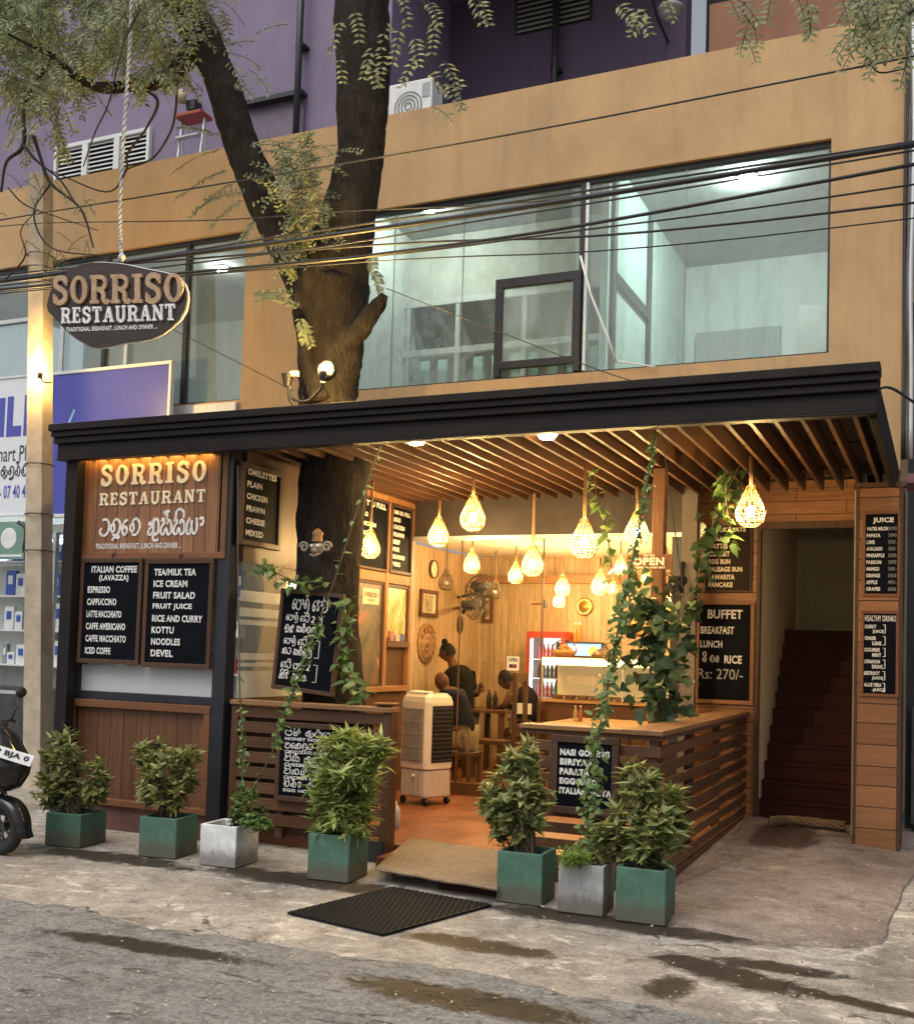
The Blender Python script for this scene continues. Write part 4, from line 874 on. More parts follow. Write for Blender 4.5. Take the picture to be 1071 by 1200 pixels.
rr = thing('slatted_railing', 'L shaped slatted railing with a broad wooden top right of the entrance', 'railing', (-2.2, FRY, 0))
RX0, RX1 = -2.72, -1.72; RYE = 10.68
mb = MB(); mb.bx(RX0, RX1-.10, FRY-.03, FRY+.16, 1.075, 1.105); mb.build('top', W_top, rr, bevel=.004)
mb = MB(); mb.bx(RX1-.26, RX1+.02, FRY-.034, RYE, 1.073, 1.108); mb.build('side_top', W_topY, rr, bevel=.004)
mb = MB(); z = .03
while z < 1.05: mb.bx(RX0, RX1-.0, FRY, FRY+.022, z, min(z+.072, 1.07)); z += .112
mb.build('front_slats', W_dark, rr, bevel=.003)
mb = MB(); z = .03
while z < 1.05: mb.bx(RX1-.022, RX1+.001, FRY+.023, RYE, z, min(z+.072, 1.07)); z += .112
mb.build('side_slats', W_darkY, rr, bevel=.003)
for xx, yy in ((RX0, FRY+.024), (-2.2, FRY+.024), (RX1-.085, FRY+.024), (RX1-.085, 8.3), (RX1-.085, 9.4), (RX1-.085, 10.5)):
    MB().bx(xx, xx+.06, yy, yy+.06, .02, 1.07).build('post', W_darkZ, rr, bevel=.004)
MB().bx(-2.6, -1.9, 7.5, 8.4, .86, .9).build('bench_shelf', W_table, rr)
# ------------------------------------------------------------------ doormats
def mat_quad(name, label, pxs, z, th, mat, nub=None):
    P = [at(a, b, Z=z) for a, b in pxs]; mb = MB(); n = len(P)
    mb.add([(p.x, p.y, z) for p in P]+[(p.x, p.y, z+th) for p in P], [tuple(range(n-1,-1,-1)), tuple(range(n, 2*n))]+[(i, (i+1)%n, n+(i+1)%n, n+i) for i in range(n)])
    if mb and nub:
        nu, nv = nub
        for i in range(nu):
            for j in range(nv):
                u = (i+.5+.5*(j%2)*.9)/(nu+.6); v = (j+.5)/nv
                c = P[0].lerp(P[1], u).lerp(P[3].lerp(P[2], u), v); du = (P[1]-P[0])/nu*.36; dv = (P[3]-P[0])/nv*.36
                mb.add([c-du-dv+Vector((0,0,th)), c+du-dv+Vector((0,0,th)), c+du+dv+Vector((0,0,th)), c-du+dv+Vector((0,0,th)), c+Vector((0,0,th+.009))], [(0,1,4),(1,2,4),(2,3,4),(3,0,4)])
    o = mb.build(name, mat); return tag(o, label, 'mat')
mat_quad('rubber_mat', 'black studded rubber mat on the pavement before the entrance', [(337,1071),(449,1097),(576,1062),(459,1041)], .02, .012, RUBBER, (20, 30))
def M_coir():
    m, N, L, B = nm('tan_coir'); v = coords(N, L); f = noise(N, L, v, 75, 5, .85); g = noise(N, L, v, 4, 8, .75)
    c = mixc(N, L, .6, ramp(N, L, g, [(.35, (.13,.09,.055)), (.65, (.30,.22,.14))]), ramp(N, L, f, [(.35, (.10,.068,.04)), (.65, (.42,.32,.21))])); L.new(c, B.inputs['Base Color']); B.inputs['Roughness'].default_value = 1
    bump(N, L, B, f, .9, .01); return m
mb = MB(); mb.bx(-3.05, -2.42, 6.62, 6.98, .017, .088); struct(mb.build('entrance_step', REDST))  # colour kept dark so the step reads as a shaded gap under the mat
mb = MB(); rows = [((480,984),(600,1001),.108), ((458,1003),(590,1022),.110), ((445,1014),(586,1037),.109), ((441,1019),(584,1042),.105), ((440,1021),(583,1045),.096)]; vs = []
for a, b, z in rows:
    pa = at(*a, Z=z); pb = at(*b, Z=z)
    for k in range(9): q = pa.lerp(pb, k/8); vs.append(q+Vector((rng.uniform(-.006,.006), rng.uniform(-.01,.01), rng.uniform(0,.006))))
mb.add(vs, [(9*i+k, 9*i+k+1, 9*i+10+k, 9*i+9+k) for i in range(4) for k in range(8)])
o = mb.build('coir_mat', M_coir()); sd_ = o.modifiers.new('thickness', 'SOLIDIFY'); sd_.thickness = .012; sd_.offset = -1; tag(o, 'worn tan coir mat draped over the entrance step', 'mat')

# ------------------------------------------------------------------ planters and bushes
def planter(px_l, px_m, px_r, label, mat, h=.31, plab=None):
    a, b, c = at(*px_l, Z=.02), at(*px_m, Z=.02), at(*px_r, Z=.02)
    wd = .31; ang = math.atan2(b.y-a.y, b.x-a.x)
    return a, b, c
def make_planter(cx, cy, ang, label, mat, wd=.31, h=.30, taper=.0):
    t = thing('planter', label, 'planter', (cx, cy, .02), 'square cement planters along the terrace front')
    ca, sa = math.cos(ang), math.sin(ang); W = wd/2; I = W-.025
    def P(x, y, z): k = 1-taper*(1-z/h); return (cx+(x*ca-y*sa)*k, cy+(x*sa+y*ca)*k, .02+z)
    S = ((-1,-1),(1,-1),(1,1),(-1,1)); mb = MB()
    vs = [P(x*W, y*W, 0) for x, y in S]+[P(x*W, y*W, h) for x, y in S]+[P(x*I, y*I, h) for x, y in S]+[P(x*I, y*I, h-.05) for x, y in S]
    fs = [(3,2,1,0)]
    for i in range(4): j = (i+1)%4; fs += [(i, j, 4+j, 4+i), (4+i, 4+j, 8+j, 8+i), (8+i, 8+j, 12+j, 12+i)]
    mb.add(vs, fs); mb.build('box', mat, t, bevel=.006)
    mb = MB(); mb.add([P(x*I, y*I, h-.045) for x, y in S], [(0,1,2,3)])
    for k in range(60):
        q = P(rng.uniform(-I, I)*.92, rng.uniform(-I, I)*.92, h-.05); mb.sphere(q, rng.uniform(.006,.016), 4)
    mb.build('soil', SOIL, t); return t
AX = at(82, 996, Z=.02)
PL = [(-6.13, 6.56, .10, 'leftmost green planter beside the canopy post', GREENP, .32, .25),
      (-5.27, 6.60, .13, 'green planter second from the left, before the boarded kiosk wall', GREENP, .31, .29),
      (-4.70, 6.57, .05, 'white planter between two green ones before the left counter', WPLANT, .30, .29),
      (-3.80, 6.58, .07, 'green planter beside the black rubber mat, left of the entrance', GREENP, .31, .31),
      (-2.44, 6.64, .04, 'green planter at the right side of the entrance', GREENP, .30, .32),
      (-2.02, 6.58, .04, 'grey cement planter between two green ones', GPLANT, .285, .30),
      (-1.64, 6.56, .03, 'rightmost green planter at the corner of the railing', GREENP, .30, .32)]
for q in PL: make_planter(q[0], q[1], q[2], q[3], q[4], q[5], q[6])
def rdir(up=.3):
    a = rng.uniform(0, 2*math.pi); z = rng.uniform(-1+up, 1); r = math.sqrt(max(0, 1-z*z)); return Vector((r*math.cos(a), r*math.sin(a), z))
def bush(label, base, clumps, mat, L, W, tips, per, name='potted_shrub', droop=0):
    """clumps: (centre, radii); twigs run from the soil to points in them, leaves in whorls at the tips"""
    t = thing(name, label, 'shrub', base, 'shrubs in the planters'); st = MB(); lf = MB(); base = Vector(base)
    for (c, r, wgt) in clumps:
        c = Vector(c)
        for i in range(int(tips*wgt)):
            d = rdir(0); k = rng.uniform(.3, 1.12)**.6; p = c+Vector((d.x*r[0]*k, d.y*r[1]*k, d.z*r[2]*k))
            if p.z < base.z+.05: p.z = base.z+.05+rng.uniform(0, .06)
            q = base+Vector((rng.uniform(-.06,.06), rng.uniform(-.06,.06), 0)); mid = q.lerp(p, .55)+Vector((0, 0, .05)); mid.x = q.x+(p.x-q.x)*.4; mid.y = q.y+(p.y-q.y)*.4
            if i % 5 == 0: st.tube([q, mid, p], [.006, .0045, .002], 4, False)
            od = (p-Vector((c.x, c.y, c.z-r[2]*.5))).normalized(); ax = (od*.6+Vector((0,0,.75))+rdir(0)*.3).normalized()
            n = per+rng.randint(-2, 2)
            for j in range(n):
                a = 2*math.pi*j/n*1.618*2+rng.uniform(-.3,.3); s1 = ax.orthogonal().normalized(); s2 = ax.cross(s1)
                el = rng.uniform(.15, 1.0); ld = (s1*math.cos(a)+s2*math.sin(a))*math.cos(el)+ax*math.sin(el)-Vector((0,0,droop*rng.random()))
                (lf.bleaf if W > .02 else lf.leaf)(p-ax*rng.uniform(0, L*.9), ld, ax+rdir(0)*.3, L*rng.choice((.55,.8,1,1.15,1.35))*rng.uniform(.85,1.1), W*rng.uniform(.7,1.25))
    st.build('stems', STEM, t, True); lf.build('leaves', mat, t, W > .02); return t
def c_(px_, py_, Y, rx, ry, wgt=1., rd=None):
    p = at(px_, py_, Y=Y); s = pxm(Y, px_); return (p, (rx*s, (rd or rx*.85)*s, ry*s), wgt)
bush('leggy shrub of two clumps in the leftmost green planter', (-6.13, 6.56, .24), [c_(76,900,6.56,30,42,.75), c_(112,915,6.56,18,26,.35), c_(60,925,6.56,20,22,.3)], LEAF_B, .072, .034, 105, 9)
bush('rounded shrub in the second green planter from the left', (-5.27, 6.6, .28), [c_(193,908,6.6,38,40,1.), c_(175,885,6.6,20,20,.25), c_(222,890,6.6,15,18,.2)], LEAF_B, .072, .034, 112, 9)
bush('tall dense lance leaved shrub beside the rubber mat', (-3.8, 6.58, .3), [c_(405,905,6.58,44,50,1.), c_(400,950,6.58,38,38,.6), c_(440,878,6.58,16,24,.15)], LEAF_L, .100, .027, 150, 11, droop=.25)
bush('pointed shrub with pinkish leaf tips right of the entrance', (-2.44, 6.64, .32), [c_(604,935,6.64,40,45,1.), c_(608,890,6.64,22,28,.35), c_(590,955,6.64,30,30,.3)], LEAF_B, .074, .034, 125, 9)
bush('spreading shrub in the rightmost planter at the railing corner', (-1.64, 6.56, .32), [c_(760,960,6.56,42,46,1.), c_(745,915,6.56,24,20,.25), c_(783,950,6.56,20,30,.25), c_(715,985,6.56,18,26,.3)], LEAF_B, .080, .036, 105, 9)
bush('small feathery light green plant spilling over the grey planter', (-2.06, 6.47, .30), [c_(672,1015,6.42,17,14,1.)], M_leaf('fresh_green', (.22,.34,.06), (.12,.20,.04), .3), .06, .006, 70, 12, droop=.6)
# climbing vines
def vine(label, path, dens, mat, L, W, spread, name='climbing_vine', rope=.006, group='vines climbing the terrace', tap=None):
    P = smooth_path(path, 8); t = thing(name, label, 'vine', P[0], group); mb = MB(); mb.tube(P, rope, 5); mb.build('stem', STEM, t, True)
    lf = MB(); n = len(P)
    for i in range(n-1):
        f = i/(n-1); k = tap(f) if tap else 1
        cnt = dens*k*(P[i+1]-P[i]).length; cnt = int(cnt)+(rng.random() < cnt-int(cnt))
        for j in range(cnt):
            p = P[i].lerp(P[i+1], rng.random())+rdir(0)*spread*k*rng.random(); d = rdir(.2); d.z -= .5
            (lf.bleaf if L > .045 else lf.leaf)(p, d, Vector((0,-.6,.8))+rdir(0)*.6, L*rng.uniform(.5,1.25), W*rng.uniform(.75,1.15), .15)
    lf.build('leaves', mat, t, L > .045); return t
A = lambda a, b, y: at(a, b, Y=y)
vine('thin leafy vine rising straight from the white planter up a cord', [A(283,975,6.6), A(284,930,6.62), A(284,870,6.7), A(281,800,6.8), A(280,730,6.9), A(279,640,7.0), A(279,545,7.1)], 260, LEAF_V, .05, .03, .10, tap=lambda f: 1.0 if f < .2 else (.35 if f < .42 else (.10 if f < .52 else 0)))
bush('leafy tangle at the foot of the vine in the white planter', (-4.62, 6.55, .28), [c_(290,955,6.5,22,34,1.), c_(303,975,6.44,14,18,.4)], LEAF_V, .045, .028, 55, 7, droop=.4)
vine('leafy vine on a cord slanting from the white planter up past the Sinhala board', [A(294,930,6.62), A(320,880,6.7), A(335,835,6.75), A(352,790,6.8), A(368,745,6.85), A(392,680,6.9), A(418,600,6.98), A(446,522,7.05)], 130, LEAF_V, .06, .036, .04, tap=lambda f: 1 if .15 < f < .62 else .1)
vine('dense leafy vine climbing a cord from the grey planter to the canopy', [A(692,1010,6.6), A(690,960,6.62), A(694,900,6.66), A(705,840,6.75), A(716,780,6.85), A(728,715,6.95), A(740,660,7.0), A(752,600,7.05), A(768,505,7.1)], 330, LEAF_V, .05, .034, .085, tap=lambda f: 1.2 if f < .25 else (.9 if f < .7 else .35))
vine('dark broad leaved vine hanging in a thick clump around the inner post', [A(752,690,8.4), A(760,720,8.4), A(765,760,8.35), A(772,800,8.3), A(776,838,8.3)], 230, LEAF_D, .13, .10, .26)
vine('dark leaved vine wound up the grey post by the buffet board', [A(800,800,9.0), A(806,740,9.0), A(815,690,9.0), A(826,640,9.0), A(845,590,9.0), A(866,545,9.0)], 75, LEAF_D, .11, .085, .12)
vine('yellow lit vine spray hanging beside the right hand lantern', [A(850,560,8.2), A(850,590,8.2), A(855,620,8.2), A(845,640,8.2)], 60, LEAF_V, .10, .06, .08)
vine('short vine trailing from the slats by the large lantern', [A(696,548,8.1), A(700,585,8.1), A(708,610,8.1), A(715,650,8.1), A(716,665,8.1)], 40, LEAF_V, .09, .06, .06)
vine('large leaved creeper running down the right side of the tree trunk', [A(402,700,7.42), A(405,735,7.4), A(402,765,7.4), A(412,800,7.38), A(428,822,7.35)], 85, LEAF_V, .11, .055, .10)
vine('leafy creeper along the top of the Sinhala board', [A(300,662,7.3), A(325,672,7.3), A(350,682,7.32), A(378,682,7.35)], 75, LEAF_V, .11, .055, .10)
for a, b, lab in (((775,505,7.1),(800,690,7.4),'cord stretched from the canopy edge down to the grey post vine'),):
    mb = MB(); mb.tube([A(*a), A(*b)], .004, 5); tag(mb.build('cord', STEM), lab, 'cord')

# ================================================================== THE TREE
TY = 7.85
def px_tube(mb, pts, Y, n=18, rough=.06, ys=None):
    """(px, py, width in px) -> a lumpy tapered limb at depth Y"""
    P = []; R = []
    for i, q in enumerate(pts):
        y = Y if ys is None else ys[i]; p = at(q[0], q[1], Y=y); P.append(p); R.append(q[2]*pxm(y, q[0])/2)
    S = smooth_path(P, 6); RR = [v.x for v in smooth_path([(r, 0, 0) for r in R], 6)]
    k0 = len(mb.v); mb.tube(S, [max(.004, r) for r in RR], n)
    for i in range(len(S)):
        for j in range(n):
            v = Vector(mb.v[k0+i*n+j]); d = v-S[i]; a = 2*math.pi*j/n
            s = 1+rough*(math.sin(a*3+i*.35)*.6+math.sin(a*5-i*.6+1)*.5+rng.uniform(-.6,.6)); mb.v[k0+i*n+j] = tuple(S[i]+d*s)
    return S
tree = thing('street_tree', 'old dark barked tree growing up through the terrace roof', 'tree', at(392, 900, Y=TY)*1.0)
tree.location = (tree.location.x, TY, .05)
mb = MB(); px_tube(mb, [(398,960,92),(394,880,80),(388,790,72),(384,700,72),(388,620,78),(391,545,80),(388,500,72),(384,470,68),(386,440,72),(388,400,76),(388,360,88),(388,330,92),(398,295,80),(410,250,66),(420,190,56),(425,140,60),(426,70,66),(424,0,66),(426,-60,60),(430,-160,50)], TY, 22)
trunk = mb.build('trunk', BARK, tree, True)
mb = MB(); px_tube(mb, [(372,372,52),(360,335,48),(340,300,42),(312,238,46),(290,185,42),(270,130,42),(254,80,40),(236,40,42),(212,0,42),(190,-40,38),(160,-100,30)], TY-.05, 16); mb.build('limb', BARK, tree, True)
mb = MB(); px_tube(mb, [(405,405,16),(420,388,24),(434,370,22),(444,356,17),(451,345,9)], TY-.12, 14, .12); mb.build('broken_stub', BARK, tree, True)
mb = MB(); px_tube(mb, [(375,470,24),(362,430,22),(357,395,20),(352,370,16),(350,330,8)], TY-.25, 12, .1); mb.build('root_sucker', BARK, tree, True)
mb = MB(); px_tube(mb, [(238,58,26),(222,66,24),(202,88,20),(180,97,17),(160,100,15),(124,103,13),(104,98,11),(84,86,9),(63,66,7),(40,55,4),(10,40,3)], TY, 12, .08, [7.8,7.75,7.6,7.5,7.4,7.2,7.1,7.0,6.9,6.8,6.7]); mb.build('branch', BARK, tree, True)
mb = MB()
for pts, ys in (([(63,66,6),(30,120,5),(28,170,5),(8,190,4),(2,225,3)],6.9), ([(40,160,5),(48,185,4),(60,215,4),(95,245,3),(110,290,2)],6.9), ([(28,170,4),(45,190,3),(70,210,2.5),(90,240,2)],6.9),
                ([(160,100,4),(185,118,4),(172,150,3),(150,180,3),(148,200,2.5),(125,225,2),(60,200,1.5)],7.2), ([(208,95,3),(206,130,3),(200,155,3),(180,185,2.5),(150,198,2),(140,210,1.5)],7.4),
                ([(165,10,2.5),(150,40,2.5),(140,70,2),(128,120,2),(112,155,2),(98,195,1.5)],6.6), ([(60,215,2.5),(40,250,2),(60,290,2),(120,300,1.5)],6.9), ([(10,220,2),(30,240,2),(70,255,1.5),(115,270,1)],6.8), ([(5,330,2),(30,300,2),(25,270,1.5),(45,245,1)],6.7)):
    px_tube(mb, pts, ys, 6, .05)
mb.build('twigs', TWIG, tree, True)
def spray(mb, tw, p0, d, length, n, L, W, droop=.5, wob=.25):
    """one pinnate leaf: a stalk with leaflets in pairs"""
    p = Vector(p0); d = Vector(d).normalized(); pts = [p.copy()]; st = length/n
    side = d.cross(Vector((.25,-.8,.55))); side = side.normalized() if side.length > .05 else Vector((1,0,0))
    side = (side+rdir(0)*wob).normalized()
    for i in range(n):
        d = (d+Vector((0,0,-droop/n))+rdir(0)*.05).normalized(); p = p+d*st; pts.append(p.copy()); nr = side.cross(d)
        for sg in (1, -1):
            if rng.random() < .93: mb.leaf(p, d*.55+side*sg+rdir(0)*.25, nr+rdir(0)*.2, L*rng.uniform(.75,1.2)*(1-.35*i/n), W, .1)
    if tw is not None: tw.tube(pts, .0028, 3, False)
lf = MB(); tw = MB()
def cloud(px0, py0, px1, py1, cnt, ya, yb, n=7, L=.07, W=.02, ln=.26, keep=None):
    for i in range(cnt):
        for _ in range(30):
            a = rng.uniform(px0, px1); b = rng.uniform(py0, py1)
            if keep is None or keep(a, b): break
        p = at(a, b, Y=rng.uniform(ya, yb)); d = rdir(.0); d.z = d.z*.4-.25; spray(lf, tw, p, d, ln*rng.uniform(.7,1.2), n, L, W, .9)
def k1(a, b):                                          # the dense mass hangs in clumps with gaps
    g = math.sin(a*.045+1)*math.sin(b*.06+.5)+.45*math.sin(a*.11+b*.08)
    return g > -.55 and b < 62+60*math.exp(-((a-60)/60)**2)+34*math.exp(-((a-190)/45)**2)+14*math.sin(a*.09) and not (a > 214 and b > 25)
cloud(-60, -60, 232, 160, 1500, 6.6, 9.2, keep=k1, L=.085, W=.025, ln=.26)
cloud(-40, -70, 60, 60, 220, 7, 9.5, L=.085, W=.025)
cloud(20, 85, 75, 165, 60, 6.6, 7.4, L=.08, W=.024)
cloud(225, -30, 262, 50, 50, 7.4, 8.6, L=.07, W=.02)
cloud(0, 195, 110, 300, 26, 6.4, 7.0, n=5, L=.045, W=.009, ln=.2)
def one(a, b, dx, dy, Y, ln, n=9, L=.075, W=.022, droop=.5):
    p = at(a, b, Y=Y); q = at(a+dx, b+dy, Y=Y-.1); spray(lf, tw, p, q-p, ln, n, L, W, droop)
for q in ((262,55,60,-30,7.7,.5),(258,60,80,10,7.7,.55),(300,40,40,-30,7.6,.4),(265,70,50,40,7.6,.5),(290,80,40,20,7.6,.4),(275,95,40,20,7.6,.35)): one(*q)
# sprays low on the limb, lit from below by the tree lamp
for q in ((260,175,-50,10,7.6,.5),(268,200,-70,20,7.6,.55),(275,215,-60,25,7.6,.5),(290,225,-70,-2,7.55,.55),(285,235,-40,15,7.5,.35),(300,258,-20,25,7.5,.3),(262,160,-40,-12,7.6,.4)): one(*q, n=16, L=.065, W=.024)
for i in range(110): a = rng.uniform(330, 384); b = rng.uniform(165, 300); one(a, b, rng.uniform(-35,35), rng.uniform(-30,25), rng.uniform(7.3,7.75), rng.uniform(.22,.42), n=9, L=.06, W=.022)
for q in ((352,362,-30,-22,7.45,.36),(346,345,-40,-6,7.45,.34),(352,372,6,30,7.45,.25),(355,380,10,25,7.45,.25),(350,330,-14,-16,7.45,.2),(440,318,8,20,7.6,.25),(436,300,5,20,7.6,.2)): one(*q, n=14, L=.07, W=.026)
# nearer hanging sprays with larger leaflets
for q in ((470,-10,20,50),(500,0,25,20),(455,20,-10,50),(470,30,-15,45),(485,40,10,40),(510,20,-5,50),(520,70,25,30),(500,85,35,10),(490,65,-20,25),(520,100,30,15),(535,90,15,30),(450,60,-8,40),(440,50,-20,30),(550,-5,20,20),(560,0,15,18),(415,10,15,50),(400,20,-15,40),(395,60,12,30),(430,70,15,20),(505,125,30,2)): one(*q, 6.6, .30, n=6, L=.07, W=.025, droop=.7)
for q in ((720,5,40,15),(740,12,25,18),(760,10,-20,15),(775,-10,20,30),(850,-10,20,30),(865,0,25,10),(880,15,10,25),(870,40,20,20),(880,20,-18,30),(930,-10,20,30),(945,0,8,35),(955,5,-12,30),(985,-5,15,30),(1010,5,-15,35),(1030,20,-30,25),(1045,10,-20,50),(1060,20,-15,55),(1050,40,-35,10),(1035,50,-15,25),(1000,0,30,25),(1020,-5,20,30),(1065,60,-10,30),(1040,-5,25,35),(905,-10,-5,20)): one(*q, 6.2, .26, n=6, L=.068, W=.024, droop=.6)
for i in range(60): one(rng.uniform(1000,1085), rng.uniform(-30,55), rng.uniform(-30,30), rng.uniform(0,35), rng.uniform(6,7), .24, n=5, L=.07, W=.02, droop=.6)
lf.build('foliage', LEAF_T, tree); tw.build('leaf_stalks', TWIG, tree)
for pts, y_ in (([(1075,10,6),(1050,25,4),(1015,55,3),(1018,70,2.5),(1030,85,2),(1062,80,2)],6.4), ([(480,-20,3),(505,20,2.5),(500,60,2),(515,110,1.5)],6.6), ([(530,-20,3),(545,-5,2),(575,5,1.5)],6.6), ([(890,-20,3),(870,10,2),(885,35,1.5)],6.2)): mb = MB(); px_tube(mb, pts, y_, 6, .05); mb.build('twig', TWIG, tree, True)
# carved mask on the trunk
p = at(372, 640, Y=7.42); s = pxm(7.42, 372)
mk = thing('carved_mask', 'small carved face mask with round scrolls fixed to the tree trunk', 'mask', p)
MK = M_plain('mask_paint', (.30,.26,.21), .6, var=.5, sc=30)
mb = MB(); mb.sphere(p+Vector((0,0,-.02)), .06, 8, (1,.6,.9)); mb.sphere(p+Vector((0,-.04,-.035)), .022, 6)
mb.tube([p+Vector((-.035,-.045,-.07)), p+Vector((0,-.05,-.085)), p+Vector((.04,-.045,-.065))], .009, 6); mb.build('face', MK, mk, True)
for sg in (-1, 1):
    mb = MB(); mb.tube([p+Vector((sg*(.105+.045*math.cos(a*.5)*(1-a/22)), -.03, -.01+.045*math.sin(a*.5)*(1-a/22))) for a in range(18)], .011, 6)
    mb.build('scroll', MK, mk, True)
mb = MB(); mb.lathe([(.045,0),(.04,.05),(.05,.07),(.02,.1),(.001,.11)], p+Vector((.0,0,.035)), 8); mb.build('crown', W_top, mk, True)
mb = MB()
for sg in (-1, 1): mb.sphere(p+Vector((sg*.028,-.042,.0)), .014, 6)
mb.build('eyes', WHITEP, mk, True)
# lamp on the tree and lamp on the pole
def bulb_lamp(name, label, p, e, r=.04, arm=None):
    t = thing(name, label, 'lamp', p); MB().sphere(p, r, 8).build('bulb', M_emit(name+'_glow', (1,.62,.17), e), t, True)
    MB().lathe([(.018,-.08),(.03,-.06),(.03,0),(.025,.02)], p+Vector((0,.0,-r*.8)), 10).build('socket', BLACK, t, True)
    if arm: mb = MB(); mb.tube(smooth_path(arm, 6), .012, 6); mb.build('arm', STEEL, t, True)
    return t
p = at(379, 432, Y=7.02); tl_ = bulb_lamp('tree_lamp', 'bare yellow bulb glowing on the tree trunk just above the canopy', p, 7500, .03, [p+Vector((0,.0,-.1)), at(376,456,Y=7.1), at(360,470,Y=7.3), at(342,466,Y=7.4), at(339,450,Y=7.4)])
mb = MB(); mb.lathe([(.02,-.02),(.075,-.012),(.085,.012),(.08,.018)], (0,0,0), 18); mb.v = [(p.x+x, p.y+.05+z, p.z+y) for x, y, z in mb.v]; mb.build('added_light_shield', BLACK, tl_, True)  # disc added behind the bulb to keep its light off the trunk
t = thing('floodlight', 'small unlit dark spotlight clamp on the canopy left of the tree lamp', 'lamp', at(345, 455, Y=7.4)); q = at(337, 446, Y=7.4)
mb = MB(); mb.lathe([(.03,-.05),(.05,.04),(.055,.05)], q, 10); mb.tube([q, at(340,468,Y=7.4), at(348,480,Y=7.4)], .015, 6); mb.build('head', BLACK, t, True)
mb = MB(); mb.bx(q.x+.03, q.x+.10, 7.38, 7.42, q.z+.03, q.z+.07); mb.build('tag', WHITEP, t)

# ------------------------------------------------------------------ pole, wires, rope
pole = thing('utility_pole', 'square concrete pole standing behind the scooter at the left edge', 'pole', (-9.2, 9.0, 0))
QY = 8.9; a = at(31, 900, Y=QY); b = at(60, 905, Y=QY); w0 = .115
pc = Vector(((a.x+b.x)/2, QY, 0)); tpx = at(49, 205, Y=QY)
mb = MB(); dx = tpx.x-pc.x
def sqp(x, y, r, ang, z): return [(x+r*math.cos(ang+math.pi/2*k), y+r*math.sin(ang+math.pi/2*k), z) for k in range(4)]
mb.add(sqp(pc.x, QY, .155, .95, 0)+sqp(pc.x+dx, QY, .13, .95, tpx.z), [(0,1,5,4),(1,2,6,5),(2,3,7,6),(3,0,4,7),(4,5,6,7)])
mb.build('shaft', CONC, pole, bevel=.008)
mb = MB()
for z in (2.55, 2.95, 3.5, 5.55, 5.7, 5.85): mb.tube([(pc.x+dx*z/tpx.z+.15*math.cos(j*math.pi/4), QY+.15*math.sin(j*math.pi/4), z) for j in range(9)], .008, 5)
mb.build('wire_ties', STEEL, pole, True)
p = at(48, 431, Y=QY-.22); bulb_lamp('pole_lamp', 'bright yellow bulb fixed to the concrete pole', p, 700, .055, [p+Vector((0,.0,-.1)), p+Vector((0,.06,-.14)), p+Vector((0,.16,-.12))])
BLK = M_plain('wire_insulation', (.015,.015,.017), .5, bmp=0)
wires = [([(0,258),(400,192),(671,144),(1085,63)],6.85,.008,'single black wire passing highest across the orange parapet'),
 ([(-80,338),(40,325),(180,303),(350,281),(560,251),(750,221),(1085,167)],6.75,.022,'thickest black cable running past the top of the upstairs windows'),
 ([(-80,336),(40,322),(180,301),(350,274),(560,243),(750,214),(1085,164)],6.95,.010,'thin black wire just above the thickest cable'),
 ([(-80,342),(45,330),(380,289),(560,259),(750,229),(1085,174)],6.85,.008,'thin wire just under the thickest cable'),
 ([(-80,347),(45,335),(380,305),(443,298),(600,277),(750,252),(1085,190)],6.65,.014,'second thickest cable crossing the middle of the upstairs windows'),
 ([(-80,352),(45,340),(443,300),(671,271),(860,247),(1085,214)],6.75,.008,'thin wire beneath the second thickest cable'),
 ([(-80,330),(45,318),(443,287),(671,278),(860,262),(1085,236)],6.90,.010,'wire sagging nearly level behind the lamp reflection'),
 ([(-80,350),(45,338),(443,306),(671,296),(860,280),(1085,254)],6.95,.006,'lowest thin wire crossing the upstairs panes'),
 ([(-80,274),(45,262),(250,258),(400,248),(671,232),(1085,170)],7.15,.006,'faint wire crossing the left parapet behind the twigs'),
 ([(168,368),(260,415),(345,458)],7.75,.005,'thin stay wire slanting from the oval sign to the canopy'),
 ([(453,338),(575,385),(700,433),(760,452)],7.4,.005,'thin stay wire slanting down from the broken stub over the panes')]
for pts, Y, r, lab in wires:
    mb = MB(); mb.tube(smooth_path([at(a, b, Y=Y) for a, b in pts], 8), r*.8, 6); tag(mb.build('overhead_wire', BLK, None, True), lab, 'wire', 'overhead wires')
mb = MB()
S = smooth_path([at(143,306,Y=HY+.03), at(141,250,Y=6.55), at(146,150,Y=6.6), at(152,60,Y=6.65), at(156,-30,Y=6.7)], 40)
for ph in (0, math.pi): mb.tube([q+Vector((.010*math.cos(i*.9+ph), .010*math.sin(i*.9+ph), 0)) for i, q in enumerate(S)], .008, 5)
mb.sphere(S[0]+Vector((0,0,.03)), .03, 6); tag(mb.build('rope', M_plain('white_rope', (.55,.56,.58), .9), None, True), 'twisted white rope holding up the oval sign', 'rope')

